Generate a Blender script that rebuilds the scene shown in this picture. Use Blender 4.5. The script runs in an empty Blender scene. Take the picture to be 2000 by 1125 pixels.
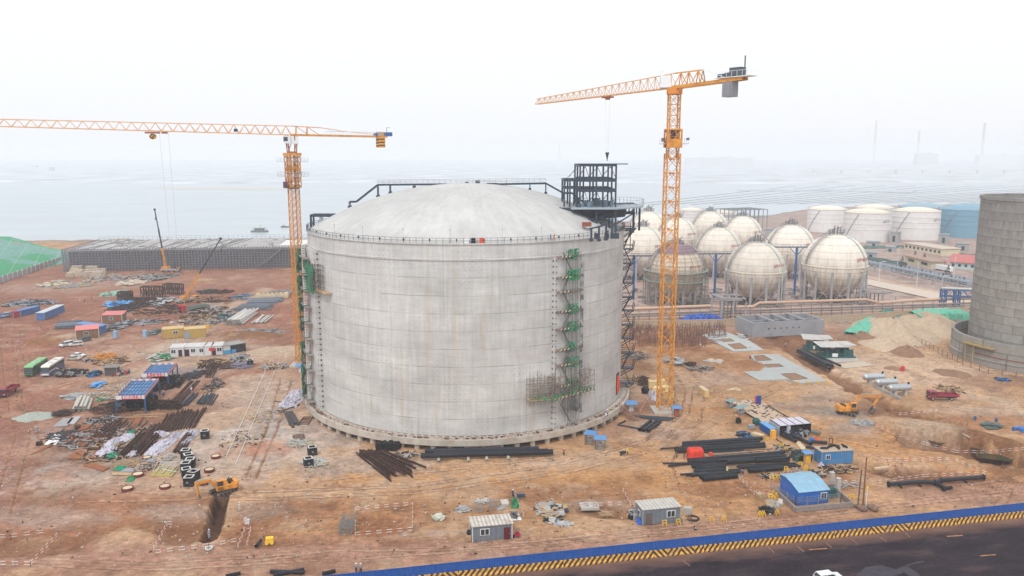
import bpy,math,random
import numpy as np
from mathutils import Vector,Matrix
random.seed(7);RNG=np.random.default_rng(11)
R=random.Random(5)
sc=bpy.context.scene
COL=sc.collection
rad,pi,sin,cos,tan=math.radians,math.pi,math.sin,math.cos,math.tan
FPX,PIT,ZC=1565.8,0.16667,68.1
def ray(px,py):
 dx=(px-1000)/FPX;dy=-(py-562.5)/FPX
 return Vector((dx,cos(PIT)+dy*sin(PIT),-sin(PIT)+dy*cos(PIT)))
def G(px,py,z=0.0):
 r=ray(px,py);return Vector((0,0,ZC))+r*((z-ZC)/r.z)
def U(px,py,Y):
 r=ray(px,py);return Vector((0,0,ZC))+r*(Y/r.y)
def ppm(p):
 return FPX/(p[1]*cos(PIT)-(p[2]-ZC)*sin(PIT))
def AX(a,b,z=0.0):
 A,B=G(a[0],a[1],z),G(b[0],b[1],z);d=B-A
 return A,math.atan2(d.y,d.x),d.length
MATS={}
class NT:
 def __init__(s,m):
  m.use_nodes=True;s.t=m.node_tree;s.n=s.t.nodes;s.l=s.t.links
  s.b=next(x for x in s.n if x.type=='BSDF_PRINCIPLED');s.c=None
 def new(s,ty,**k):
  x=s.n.new(ty)
  for a,v in k.items():setattr(x,a,v)
  return x
 def lk(s,a,b):s.l.new(a,b)
 def put(s,v,inp):
  if hasattr(v,'links')or hasattr(v,'is_output'):s.lk(v,inp)
  else:
   if inp.type=='RGBA' and len(v)==3:v=(*v,1)
   inp.default_value=v
 def math(s,op,a,b=0.0,c=None):
  x=s.new('ShaderNodeMath',operation=op);s.put(a,x.inputs[0]);s.put(b,x.inputs[1])
  if c is not None:s.put(c,x.inputs[2])
  return x.outputs[0]
 def co(s):
  if s.c is None:s.c=s.new('ShaderNodeTexCoord').outputs['Object']
  return s.c
 def sep(s,v=None):
  x=s.new('ShaderNodeSeparateXYZ');s.lk(v or s.co(),x.inputs[0]);return x.outputs
 def comb(s,a,b,c=0.0):
  x=s.new('ShaderNodeCombineXYZ');s.put(a,x.inputs[0]);s.put(b,x.inputs[1]);s.put(c,x.inputs[2]);return x.outputs[0]
 def scale(s,v,sc_):
  x=s.new('ShaderNodeMapping');s.lk(v,x.inputs[0]);x.inputs['Scale'].default_value=sc_;return x.outputs[0]
 def noise(s,v,scale,detail=4,rough=.6):
  x=s.new('ShaderNodeTexNoise');s.lk(v,x.inputs['Vector']);x.inputs['Scale'].default_value=scale
  x.inputs['Detail'].default_value=detail;x.inputs['Roughness'].default_value=rough;return x.outputs['Fac']
 def white(s,v):
  x=s.new('ShaderNodeTexWhiteNoise');s.lk(v,x.inputs['Vector']);return x.outputs['Value']
 def rng(s,f,a,b,c,d):
  x=s.new('ShaderNodeMapRange');s.lk(f,x.inputs[0])
  for i,v in enumerate((a,b,c,d)):s.put(v,x.inputs[1+i])
  return x.outputs[0]
 def mix(s,f,a,b,mode='MIX'):
  x=s.new('ShaderNodeMix',data_type='RGBA',blend_type=mode)
  s.put(f,x.inputs[0]);s.put(a,x.inputs[6]);s.put(b,x.inputs[7]);return x.outputs[2]
 def mul(s,col,f):
  x=s.new('ShaderNodeVectorMath',operation='SCALE');s.put(col if hasattr(col,'links')else col[:3],x.inputs[0]);s.put(f,x.inputs[3]);return x.outputs[0]
 def bump(s,h,st=.3,d=.1):
  x=s.new('ShaderNodeBump');s.lk(h,x.inputs['Height']);x.inputs['Strength'].default_value=st
  x.inputs['Distance'].default_value=d;s.lk(x.outputs[0],s.b.inputs['Normal'])
def mat(name,col,rough=.75,metal=0.0,var=.12,sc_=1.5,dirt=None,damt=.5,dsc=.8,spec=.2,bump=0,rnd=.08):
 if name in MATS:return MATS[name]
 m=bpy.data.materials.new(name);t=NT(m)
 f=t.noise(t.co(),sc_,5);f=t.rng(f,.3,.7,1-var,1+var)
 f=t.math('MULTIPLY',f,t.rng(t.new('ShaderNodeObjectInfo').outputs['Random'],0,1,1-rnd,1+rnd))
 c=t.mul(col,f)
 if dirt:
  g=t.noise(t.co(),dsc,6,.7);g=t.rng(g,.48,.66,0,damt);c=t.mix(g,c,dirt)
 t.put(c,t.b.inputs['Base Color']);t.b.inputs['Roughness'].default_value=rough
 t.b.inputs['Metallic'].default_value=metal;t.b.inputs['Specular IOR Level'].default_value=spec
 if bump:t.bump(t.noise(t.co(),sc_*6,4),bump,.05)
 MATS[name]=m;return m
def wave_mat(name,col,axis,period,depth=.25,rough=.5,dirt=(.35,.25,.17),damt=.35):
 """profiled sheet: ribs along one local axis, as a bump and a shade tint, plus dust"""
 m=bpy.data.materials.new(name);t=NT(m);o=t.sep()
 w=t.math('SINE',t.math('MULTIPLY',o[axis],2*pi/period))
 f=t.rng(w,-1,1,1-depth,1+depth*.4)  # troughs tinted darker: shade of the ribs put into the colour
 f=t.math('MULTIPLY',f,t.rng(t.noise(t.co(),.9,5),.3,.7,.88,1.12))
 c=t.mul(col,f);g=t.rng(t.noise(t.co(),.7,6,.7),.46,.7,0,damt);c=t.mix(g,c,dirt)
 t.put(c,t.b.inputs['Base Color']);t.b.inputs['Roughness'].default_value=rough
 t.bump(w,.5,.04);MATS[name]=m;return m
class MB:
 def __init__(s):s.v=[];s.f=[];s.m=[];s.cm=0
 def add(s,vs,fs):
  n=len(s.v);s.v+=[tuple(v)for v in vs];s.f+=[tuple(i+n for i in f)for f in fs];s.m+=[s.cm]*len(fs);return s
 def box(s,c,sz,rz=0.0,tilt=None):
  a,b,h=sz[0]/2,sz[1]/2,sz[2]/2
  M_=Matrix.Rotation(rz,3,'Z')
  if tilt:M_=M_@Matrix.Rotation(tilt[0],3,'X')@Matrix.Rotation(tilt[1],3,'Y')
  c=Vector(c)
  vs=[c+M_@Vector((x*a,y*b,z*h))for z in(-1,1)for x,y in((-1,-1),(1,-1),(1,1),(-1,1))]
  return s.add(vs,[(3,2,1,0),(4,5,6,7),(0,1,5,4),(1,2,6,5),(2,3,7,6),(3,0,4,7)])
 def b0(s,x,y,z,sx,sy,sz,rz=0.0):
  return s.box((x,y,z+sz/2),(sx,sy,sz),rz)
 def bar(s,p,q,w,h=None):
  h=h or w;p,q=Vector(p),Vector(q);d=q-p
  if d.length<1e-6:return s
  d.normalize();up=Vector((0,0,1))if abs(d.z)<.95 else Vector((0,1,0))
  a=d.cross(up).normalized()*w/2;b=a.cross(d).normalized()*h/2
  vs=[e+x*a+y*b for e in(p,q)for x,y in((-1,-1),(1,-1),(1,1),(-1,1))]
  return s.add(vs,[(0,1,2,3),(7,6,5,4),(0,4,5,1),(1,5,6,2),(2,6,7,3),(3,7,4,0)])
 def tube(s,p,q,r,n=8,r2=None,cap=True):
  r2=r if r2 is None else r2;p,q=Vector(p),Vector(q);d=(q-p).normalized()
  up=Vector((0,0,1))if abs(d.z)<.95 else Vector((0,1,0))
  a=d.cross(up).normalized();b=a.cross(d).normalized()
  vs=[e+(a*cos(2*pi*i/n)+b*sin(2*pi*i/n))*rr for e,rr in((p,r),(q,r2))for i in range(n)]
  fs=[(i,(i+1)%n,n+(i+1)%n,n+i)for i in range(n)]
  if cap:fs+=[tuple(range(n-1,-1,-1)),tuple(range(n,2*n))]
  return s.add(vs,fs)
 def hollow(s,p,q,r,n=10,t=.12):
  p,q=Vector(p),Vector(q);ri=r*(1-t);d=(q-p).normalized()
  s.tube(p,q,r,n,cap=False)
  up=Vector((0,0,1))if abs(d.z)<.95 else Vector((0,1,0))
  a=d.cross(up).normalized();b=a.cross(d).normalized()
  for e,sg in((p,1),(q,-1)):
   vs=[e+(a*cos(2*pi*i/n)+b*sin(2*pi*i/n))*rr for rr in(r,ri)for i in range(n)]
   vs+=[e+d*sg*r*1.5+(a*cos(2*pi*i/n)+b*sin(2*pi*i/n))*ri for i in range(n)]
   fs=[]
   for k in(0,n):fs+=[(k+i,k+n+i,k+n+(i+1)%n,k+(i+1)%n)for i in range(n)]
   fs.append(tuple(range(2*n,3*n)));s.add(vs,fs)
  return s
 def lathe(s,prof,n=48,a0=0.0,a1=2*pi,c=(0,0,0)):
  full=abs(a1-a0-2*pi)<1e-6;m=n if full else n+1;vs=[]
  for i in range(m):
   a=a0+(a1-a0)*i/n
   vs+=[(c[0]+r*cos(a),c[1]+r*sin(a),c[2]+z)for r,z in prof]
  k=len(prof);fs=[]
  for i in range(n):
   j=(i+1)%m
   for q in range(k-1):fs.append((i*k+q,j*k+q,j*k+q+1,i*k+q+1))
  return s.add(vs,fs)
 def prism(s,poly,z0,z1):
  n=len(poly);vs=[(x,y,z0)for x,y in poly]+[(x,y,z1)for x,y in poly]
  return s.add(vs,[tuple(range(n-1,-1,-1)),tuple(range(n,2*n))]+[(i,(i+1)%n,n+(i+1)%n,n+i)for i in range(n)])
 def extr(s,poly,x0,x1):
  n=len(poly);vs=[(x0,y,z)for y,z in poly]+[(x1,y,z)for y,z in poly]
  return s.add(vs,[tuple(range(n)),tuple(range(2*n-1,n-1,-1))]+[(i,n+i,n+(i+1)%n,(i+1)%n)for i in range(n)])
 def poly(s,pts):return s.add(pts,[tuple(range(len(pts)))])
 def sphere(s,c,r,n=12,m=8,sz=(1,1,1)):
  prof=[(max(r*sin(pi*i/m),1e-4),-r*cos(pi*i/m))for i in range(m+1)]
  vs0=len(s.v);s.lathe(prof,n)
  for i in range(vs0,len(s.v)):
   x,y,z=s.v[i];s.v[i]=(c[0]+x*sz[0],c[1]+y*sz[1],c[2]+z*sz[2])
  return s
 def grid(s,nx,ny,fn):
  vs=[fn(i/nx,j/ny)for j in range(ny+1)for i in range(nx+1)];w=nx+1
  return s.add(vs,[(j*w+i,j*w+i+1,(j+1)*w+i+1,(j+1)*w+i)for j in range(ny)for i in range(nx)])
def put(mb,name,mats,parent=None,loc=None,rz=0.0,smooth=False):
 me=bpy.data.meshes.new(name);me.from_pydata(mb.v,[],mb.f)
 mats=mats if isinstance(mats,(list,tuple))else[mats]
 for m in mats:me.materials.append(m)
 if len(mats)>1:me.polygons.foreach_set('material_index',mb.m)
 if smooth:
  me.polygons.foreach_set('use_smooth',[True]*len(me.polygons))
  if smooth!='all':me.set_sharp_from_angle(angle=rad(35))
 me.validate();me.update()
 o=bpy.data.objects.new(name,me);COL.objects.link(o)
 if parent:o.parent=parent
 if loc is not None:o.location=loc
 if rz:o.rotation_euler=(0,0,rz)
 return o
def tag(o,label,cat,group=None):
 o['label']=label;o['category']=cat
 if 'kind' not in o:o['kind']='thing'
 if group:o['group']=group
 return o
def thing(name,label,cat,loc=(0,0,0),rz=0.0,group=None):
 o=bpy.data.objects.new(name,None);COL.objects.link(o);o.location=loc;o.rotation_euler=(0,0,rz)
 o.empty_display_size=.5;return tag(o,label,cat,group)
def solo(mb,name,m,label,cat,loc=None,rz=0.0,group=None,smooth=False):
 return tag(put(mb,name,m,None,loc,rz,smooth),label,cat,group)
def struct(mb,name,m,loc=None,rz=0.0,smooth=False,kind='structure'):
 o=put(mb,name,m,None,loc,rz,smooth);o['kind']=kind;return o
def dup(root,loc,rz,label=None,group=None,scale=None):
 def cp(o,par):
  c=o.copy();COL.objects.link(c);c.parent=par
  for ch in o.children:cp(ch,c)
  return c
 r=cp(root,None);r.location=loc;r.rotation_euler=(0,0,rz)
 if scale:r.scale=(scale,)*3 if not isinstance(scale,(tuple,list))else scale
 if label:r['label']=label
 if group:r['group']=group
 return r
def text_mesh(s,size,name,m,parent,loc,rot,label=None):
 cu=bpy.data.curves.new('writing','FONT');cu.body=s;cu.size=size;cu.align_x='CENTER';cu.align_y='CENTER';cu.extrude=.01;cu.offset=size*.012
 o=bpy.data.objects.new('tmp',cu);COL.objects.link(o)
 dg=bpy.context.evaluated_depsgraph_get();me=bpy.data.meshes.new_from_object(o.evaluated_get(dg))
 bpy.data.objects.remove(o);me.materials.clear();me.materials.append(m)
 q=bpy.data.objects.new(name,me);COL.objects.link(q);q.parent=parent;q.location=loc;q.rotation_euler=rot
 return q
def vnoise(x,y,s,seed):
 g=np.random.default_rng(seed).random((257,257)).astype(np.float32)
 x=x/s+1000.;y=y/s+1000.;xi=np.floor(x).astype(int);yi=np.floor(y).astype(int)
 fx=x-xi;fy=y-yi;fx=fx*fx*(3-2*fx);fy=fy*fy*(3-2*fy)
 a=g[xi%256,yi%256];b=g[(xi+1)%256,yi%256];c=g[xi%256,(yi+1)%256];d=g[(xi+1)%256,(yi+1)%256]
 return(a*(1-fx)+b*fx)*(1-fy)+(c*(1-fx)+d*fx)*fy
def fbm(x,y,s,seed,o=4):
 r=0;a=1;t=0
 for i in range(o):
  r=r+a*vnoise(x,y,s/2**i,seed+i*7);t+=a;a*=.55
 return r/t
cam=bpy.data.cameras.new('camera');co=bpy.data.objects.new('camera',cam);COL.objects.link(co)
cam.sensor_width=36;cam.lens=FPX/2000*36;cam.clip_start=1;cam.clip_end=20000
co.location=(0,0,ZC);co.rotation_euler=(pi/2-PIT,0,0);sc.camera=co
w=bpy.data.worlds.new('World');sc.world=w;w.use_nodes=True
nt=w.node_tree;nt.nodes.clear()
sky=nt.nodes.new('ShaderNodeTexSky');sky.sky_type='NISHITA';sky.sun_disc=False
SUN_EL,SUN_AZ=rad(52),rad(200)
sky.sun_elevation=SUN_EL;sky.sun_rotation=SUN_AZ;sky.air_density=1.0;sky.dust_density=6.0;sky.ozone_density=1.0
hs=nt.nodes.new('ShaderNodeHueSaturation');hs.inputs['Saturation'].default_value=.25
nt.links.new(sky.outputs[0],hs.inputs['Color'])
mx=nt.nodes.new('ShaderNodeMix');mx.data_type='RGBA';mx.inputs[0].default_value=.82
mx.inputs[7].default_value=(11.2,11.45,11.8,1)
nt.links.new(hs.outputs[0],mx.inputs[6])
bg=nt.nodes.new('ShaderNodeBackground');bg.inputs['Strength'].default_value=.096
wo=nt.nodes.new('ShaderNodeOutputWorld')
nt.links.new(mx.outputs[2],bg.inputs['Color']);nt.links.new(bg.outputs[0],wo.inputs['Surface'])
sl=bpy.data.lights.new('sun','SUN');sl.energy=1.5;sl.angle=rad(12);sl.color=(1,.975,.94)
so=bpy.data.objects.new('sun',sl);COL.objects.link(so)
sd=Vector((sin(SUN_AZ)*cos(SUN_EL),cos(SUN_AZ)*cos(SUN_EL),sin(SUN_EL)))
so.rotation_euler=sd.to_track_quat('Z','Y').to_euler()
sc.view_settings.view_transform='Standard';sc.view_settings.look='None';sc.view_settings.exposure=.13;sc.view_settings.gamma=1
sc.cycles.volume_bounces=2;sc.cycles.max_bounces=6;sc.cycles.diffuse_bounces=3;sc.cycles.transparent_max_bounces=12
sc.cycles.use_denoising=True
HAZE_D=.00027
hz=MB();hz.box((0,3900,52),(9000,8400,116))
hm=bpy.data.materials.new('haze');hm.use_nodes=True;hn=hm.node_tree;hn.nodes.clear()
pv=hn.nodes.new('ShaderNodeVolumePrincipled');pv.inputs['Color'].default_value=(.93,.955,1,1);pv.inputs['Density'].default_value=HAZE_D
pv.inputs['Anisotropy'].default_value=.15
mo=hn.nodes.new('ShaderNodeOutputMaterial');hn.links.new(pv.outputs[0],mo.inputs['Volume'])
o=put(hz,'haze',hm);o['kind']='stuff'
def ground():
 ys=[92.0]
 while ys[-1]<1500:ys.append(ys[-1]*1.0026)
 ys=np.array(ys);us=np.linspace(-1.1,1.1,960)
 Y,Uu=np.meshgrid(ys,us,indexing='ij');X=Uu*Y
 z=np.zeros_like(X)
 tan_=np.array((.42,.255,.135));red=np.array((.255,.115,.074));brown=np.array((.215,.095,.042));pale=np.array((.52,.39,.28))
 grey=np.array((.40,.365,.33));dark=np.array((.13,.062,.033));ochre=np.array((.38,.20,.08));pinky=np.array((.33,.19,.135));slab=np.array((.42,.33,.29))
 n1=fbm(X,Y,26,1);n2=fbm(X,Y,7,2);n3=fbm(X,Y,2.2,3,3);nw=fbm(X*.45,Y,5,4)
 C=np.empty(X.shape+(3,));C[:]=tan_
 def lay(m,c):C[:]=C*(1-m[...,None])+c*m[...,None]
 def ss(a,b,v):t=np.clip((v-a)/(b-a),0,1);return t*t*(3-2*t)
 def blob(px,py,rx,ry,c,a=1.0,rot=0.0,soft=.45,nz=.5):
  p=G(px,py);k=ppm(p);wx=rx/k;wy=(G(px,py-ry).y-G(px,py+ry).y)/2
  dx=X-p.x;dy=Y-p.y
  if rot:dx,dy=dx*cos(rot)+dy*sin(rot),-dx*sin(rot)+dy*cos(rot)
  d=np.sqrt((dx/wx)**2+(dy/wy)**2)+(n2-.5)*nz*2
  m=(1-ss(1-soft,1+soft,d))*a
  if c is not None:lay(m,c)
  return m
 def line(pts,wid,c,a=1.0,nz=.6,gap=None):
  P=[G(*p)for p in pts];m=np.zeros_like(X);run=0
  for A,B in zip(P,P[1:]):
   dx,dy=B.x-A.x,B.y-A.y;L2=dx*dx+dy*dy
   t=((X-A.x)*dx+(Y-A.y)*dy)/L2;tc=np.clip(t,0,1)
   d=np.hypot(X-A.x-tc*dx,Y-A.y-tc*dy)+(n3-.5)*nz*wid*2
   m=np.maximum(m,1-ss(wid*.35,wid*.75,d))
  m=m*a
  if c is not None:lay(m,c)
  return m
 blob(60,760,560,230,red,.92);blob(100,600,600,130,red,.8);blob(300,560,500,60,red,.75)
 blob(560,660,120,90,red,.7);blob(520,740,60,60,red*1.05,.7)
 blob(120,900,330,110,pinky*.93,.7);blob(520,820,140,110,pale,.55);blob(420,1090,500,45,pinky*.86,.8)
 blob(1050,1075,420,26,pinky*.95,.8);blob(1500,1030,300,20,pinky*.9,.7);blob(1900,960,170,30,pinky*.9,.8)
 blob(500,880,170,60,grey,.5,nz=1.2);blob(430,790,60,60,pale,.6,nz=1);blob(480,840,50,20,grey,.8,nz=1.4);blob(520,800,30,20,grey,.8,nz=1.4)
 blob(180,870,150,60,grey*.85,.55,nz=1.3);blob(60,950,120,30,grey*.9,.5,nz=1.4);blob(240,950,200,22,pale*.9,.45,nz=1.3)
 blob(600,985,170,22,tan_*1.05,.8);blob(900,925,420,22,ochre*1.22,.7);blob(700,900,150,22,pale*.95,.6)
 blob(250,1000,330,46,brown*1.15,.65,nz=.9);blob(700,1010,330,40,brown*1.2,.55,nz=.9);blob(850,950,150,14,brown*1.15,.55)
 blob(1130,965,190,24,brown*1.15,.7,nz=.9);blob(1230,940,200,12,ochre,.6);blob(1400,975,150,22,ochre*.95,.6,nz=.9)
 blob(1130,880,140,30,tan_*1.1,.6);blob(1300,880,240,36,tan_*1.15,.6);blob(1500,940,170,30,brown*1.2,.5,nz=1)
 blob(1330,700,160,46,brown*1.25,.6,nz=1);blob(1330,660,140,22,brown*1.1,.75,nz=.8);blob(1430,760,190,44,tan_*.95,.5,nz=1)
 blob(1700,850,210,36,ochre*.95,.75,rot=-.2);blob(1620,800,100,24,grey*.62,.5,nz=1.3);blob(1660,835,50,14,grey*.6,.6,nz=1.3)
 blob(1900,780,220,46,tan_*.92,.6,nz=1);blob(1750,720,190,40,pale*.98,.7,nz=.9);blob(1900,830,160,22,brown*1.3,.6,nz=1)
 blob(1830,930,160,18,brown*1.15,.7);blob(1560,640,240,26,pinky*.9,.6);blob(1650,655,80,16,brown,.6);blob(1560,672,90,14,dark*1.6,.65)
 blob(1950,745,100,14,dark*1.6,.6)
 blob(1750,425,900,24,slab*.8,.95,nz=.2);blob(1350,440,300,16,slab*.75,.95,nz=.2)
 blob(1500,590,560,24,slab,.9,nz=.2);blob(1550,540,600,60,slab*.92,.9,nz=.2);blob(1700,480,700,60,slab*.85,.9,nz=.2)
 line([(1250,618),(1900,598)],3,slab*1.1,.8)
 line([(1690,540),(1960,600)],4.5,pale*1.02,.9,nz=.1)
 blob(1250,762,40,18,pale*.9,.6);blob(1260,790,60,20,pinky*.85,.6)
 blob(1230,840,130,20,pinky*.85,.5);blob(1620,700,60,6,pale,.5)
 blob(330,700,180,60,pale*.9,.6,nz=1);line([(300,690),(400,640),(470,590),(520,565)],7,pale*.85,.65)
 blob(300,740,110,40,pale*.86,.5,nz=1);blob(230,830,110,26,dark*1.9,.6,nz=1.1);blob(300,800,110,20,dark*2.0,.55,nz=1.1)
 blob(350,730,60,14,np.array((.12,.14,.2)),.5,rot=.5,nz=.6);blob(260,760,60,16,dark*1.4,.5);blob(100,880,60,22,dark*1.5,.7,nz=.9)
 blob(230,560,130,14,brown*1.2,.5);blob(470,545,130,12,pinky,.6);blob(170,660,40,14,pale*.8,.6);blob(90,668,30,7,brown,.8)
 blob(470,880,40,14,red*1.15,.7,nz=1.2);blob(540,850,40,16,grey,.6,nz=1.3);blob(530,870,40,14,np.array((.42,.16,.09)),.7,nz=1.2)
 blob(1560,660,60,10,brown*.9,.8)
 for pts,wd,cc,aa in(([(455,975),(700,955),(1000,925),(1180,885),(1300,830),(1345,780),(1330,735),(1280,705)],5.5,pale*np.array((.92,.82,.70)),.75),([(-20,1098),(400,1096),(700,1085),(1100,1060),(1500,1015),(2000,955)],3.2,pinky*1.12,.7),([(1345,800),(1450,800),(1560,842),(1700,872),(1880,915),(2000,930)],4.5,ochre*1.2,.7),([(15,1010),(40,900),(25,780),(0,680)],7,red*1.15,.6),([(30,700),(90,640),(240,600),(420,545)],7,red*1.25,.5),([(60,770),(200,735),(300,700)],5,red*1.2,.5),([(1660,700),(1800,740),(2000,800)],6,pale*.9,.6),([(1220,870),(1290,905),(1280,960),(1360,1000)],4,ochre*1.25,.6),([(560,690),(530,760),(470,850),(440,930)],7,pale*.85,.5)):
  line(pts,wd,cc,aa,nz=.7)
 tr=[([(590,1080),(300,1100),(-50,1085)],.5),([(620,1092),(330,1112),(-50,1100)],.5),([(470,960),(800,950),(1100,905),(1260,860),(1330,810),(1340,760),(1310,720)],.6),([(480,975),(820,962),(1120,920),(1290,875),(1370,820),(1375,765),(1345,715)],.5),([(1260,860),(1310,800),(1320,750)],.5),([(1380,1000),(1330,960),(1310,900),(1360,850),(1420,810)],.5),([(500,1095),(640,1075),(900,1072),(1150,1052)],.5),([(640,935),(900,915),(1090,890)],.5),([(500,930),(540,840),(570,740)],.6),([(480,930),(520,840),(548,740)],.6),([(1600,720),(1500,770),(1440,800)],.5),([(1700,705),(1850,745),(2000,770)],.5),([(1690,712),(1850,754),(2000,780)],.5),([(100,640),(60,700),(30,780),(80,860)],.8),([(150,980),(350,975),(500,965)],.5),([(1290,868),(1345,810),(1355,755)],.5),([(1000,1060),(1400,1020),(1990,955)],.4),([(1000,1068),(1400,1028),(1990,962)],.4),([(700,1090),(1100,1062),(1500,1022)],.4),([(1660,880),(1800,920),(1900,945),(1990,930)],.5),([(1450,800),(1560,840),(1700,870),(1850,905)],.6),([(20,1000),(60,850),(40,760),(20,640)],.7),([(-10,980),(30,850),(10,760),(0,660)],.7),([(60,740),(40,680),(150,620),(330,560)],.8),([(90,760),(180,735),(300,690)],.7),([(1940,930),(1960,960),(1940,985)],.4),([(1955,925),(1980,955),(1965,985)],.4)]
 for px,py,rx,ry in((1290,840,50,20),(1100,905,120,10),(760,915,120,12),(640,860,60,18),(1180,985,60,10),(1450,900,80,12),(900,1040,120,8),(560,920,80,16),(1620,760,60,14),(1900,800,90,10),(1400,740,60,16),(380,680,90,12),(520,760,50,26),(120,560,110,10),(400,1000,120,14),(90,1010,120,16)):blob(px,py,rx,ry,grey*np.array((1.05,.98,.92)),.42,nz=1.5,soft=.7)
 rut=0
 for pts,wd in tr:
  q=[tuple(p)for p in pts];rut=rut-.09*line(q,wd*.8,None);line(q,wd*.9,pale*.85,.55,nz=.6);line([(a,b+2.5)for a,b in q],wd*.6,brown*.9,.75,nz=.5);line([(a,b-2.5)for a,b in q],wd*.5,brown*1.0,.65,nz=.5)
 for i in range(9):line([(1915+i*9,910),(1935+i*9,940),(1925+i*8,965)],.22,brown*.8,.5,nz=.3)
 C*=np.array((.93,.895,.90));C*=(.90+.24*n1[...,None]);C*=(.88+.28*nw[...,None]);C*=(.70+.64*n3[...,None])
 m=ss(.58,.70,n2)*.22;lay(m,pale*.95);m=(1-ss(.28,.40,n2))*.3;lay(m,brown*.75)
 z=z+rut
 def dig(m,h):
  nonlocal z;z=z+m*h
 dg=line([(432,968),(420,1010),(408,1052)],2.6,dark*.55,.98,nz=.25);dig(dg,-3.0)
 s_=blob(375,1035,60,26,brown*.9,.8,nz=.5);dig(s_,-1.3)
 s_=blob(60,1065,110,20,brown*.9,.6);dig(s_,-1.2)
 s_=blob(735,1022,66,20,brown*1.15,.8,nz=.15,soft=.2);dig(s_,-1.0)
 s_=blob(500,1050,60,18,brown*1.1,.5);dig(s_,-.5)
 s_=blob(1200,1000,60,14,brown*.9,.7);dig(s_,-.8)
 s_=line([(1500,650),(1560,690),(1640,740),(1740,795),(1800,812)],5.5,brown*.85,.85,nz=.4);dig(s_,-1.6)
 s_=line([(1640,745),(1745,800)],3.0,dark*1.3,.8,nz=.5);dig(s_,-1.0)
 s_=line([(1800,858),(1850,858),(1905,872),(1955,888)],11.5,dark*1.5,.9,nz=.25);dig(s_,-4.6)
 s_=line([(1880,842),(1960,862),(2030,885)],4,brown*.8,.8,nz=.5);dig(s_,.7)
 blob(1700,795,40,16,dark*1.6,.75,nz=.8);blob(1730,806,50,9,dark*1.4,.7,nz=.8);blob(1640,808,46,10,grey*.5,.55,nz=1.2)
 blob(170,895,40,16,dark*1.1,.8,nz=.8);blob(300,825,70,10,dark*1.5,.6,nz=1);blob(120,790,60,24,red*.8,.5,nz=1);blob(30,830,40,90,red*.9,.5,nz=.6)
 blob(1985,915,50,16,brown*.8,.6);blob(1500,655,60,10,dark*1.6,.6,nz=.8);blob(1230,800,40,16,brown,.4,nz=1)
 for i in range(14):line([(1745+i*11,822+R.random()*3),(1750+i*11,838+R.random()*6)],.35,brown*.6,.6,nz=.2)
 s_=blob(1800,832,60,13,pale*.8,.7);dig(s_,.8)
 s_=blob(1770,922,62,14,dark*1.3,.9,nz=.2,soft=.25,rot=-.15);dig(s_,-2.2)
 s_=blob(1440,768,42,12,tan_*.85,.8,nz=.6);dig(s_,1.6)
 s_=blob(1460,715,28,9,brown*1.2,.8);dig(s_,1.4)
 s_=blob(1390,955,90,12,brown*1.1,.5);dig(s_,-.6)
 s_=blob(1520,905,60,8,brown*.9,.5)
 s_=blob(95,668,40,8,brown*1.1,.9);dig(s_,1.1)
 s_=blob(128,660,22,8,pale*.85,.9);dig(s_,1.0)
 s_=blob(485,657,62,8,brown*.9,.9);dig(s_,1.5)
 s_=blob(540,690,55,12,pale*.85,.9);dig(s_,1.2)
 s_=blob(1520,1000,60,7,dark*1.5,.6);s_=blob(1385,988,30,4,dark*1.6,.6)
 z=z+(n3-.62)*.28*np.clip(1.4-Y/500,0,1)+(n2-.6)*.35*np.clip(1.3-Y/600,0,1)*(Y<420)
 z=np.minimum(z,np.where(z>.35,9,0.02))
 pts=[(-1400,470),(0,468),(570,467),(1000,452),(1230,432),(1500,421),(1600,405),(2000,396),(3400,392)]
 W=[G(*p)for p in pts]
 uc=np.array([p.x/p.y for p in W]);yc=np.array([p.y for p in W])
 lim=np.interp(Uu,uc,yc)+(n1-.5)*30
 z=np.where(Y>lim,-np.clip((Y-lim)*.3,0,6),z)
 cm=ss(-26,-4,Y-lim);lay(cm*.7,grey*.5)
 nr,nc=X.shape
 me=bpy.data.meshes.new('ground');vs=np.stack([X,Y,z],-1).reshape(-1,3).astype(np.float32)
 idx=np.arange(nr*nc).reshape(nr,nc);q=np.stack([idx[:-1,:-1],idx[:-1,1:],idx[1:,1:],idx[1:,:-1]],-1).reshape(-1,4)
 me.vertices.add(len(vs));me.vertices.foreach_set('co',vs.ravel())
 me.loops.add(q.size);me.loops.foreach_set('vertex_index',q.ravel().astype(np.int32))
 me.polygons.add(len(q));me.polygons.foreach_set('loop_start',np.arange(0,q.size,4,dtype=np.int32));me.polygons.foreach_set('loop_total',np.full(len(q),4,np.int32))
 me.polygons.foreach_set('use_smooth',np.ones(len(q),bool));me.update()
 ca=me.color_attributes.new('soil','FLOAT_COLOR','POINT')
 ca.data.foreach_set('color',np.concatenate([np.clip(C,0,1),np.ones(C.shape[:2]+(1,))],-1).astype(np.float32).ravel())
 m=bpy.data.materials.new('site_soil');t=NT(m)
 a=t.new('ShaderNodeVertexColor',layer_name='soil').outputs['Color']
 f=t.rng(t.noise(t.co(),.9,6,.7),.3,.7,.70,1.32);c=t.mul(a,f)
 f2=t.rng(t.noise(t.scale(t.co(),(.35,1.3,1)),1.1,5,.7),.3,.7,.78,1.22);c=t.mul(c,f2);f3=t.rng(t.noise(t.co(),3.5,4,.8),.3,.7,.80,1.2);c=t.mul(c,f3)
 v=t.new('ShaderNodeTexVoronoi');t.lk(t.co(),v.inputs['Vector']);v.inputs['Scale'].default_value=.75
 st=t.math('MULTIPLY',t.math('LESS_THAN',v.outputs['Distance'],.13),t.math('GREATER_THAN',t.noise(t.co(),.16,3),.53))
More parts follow.
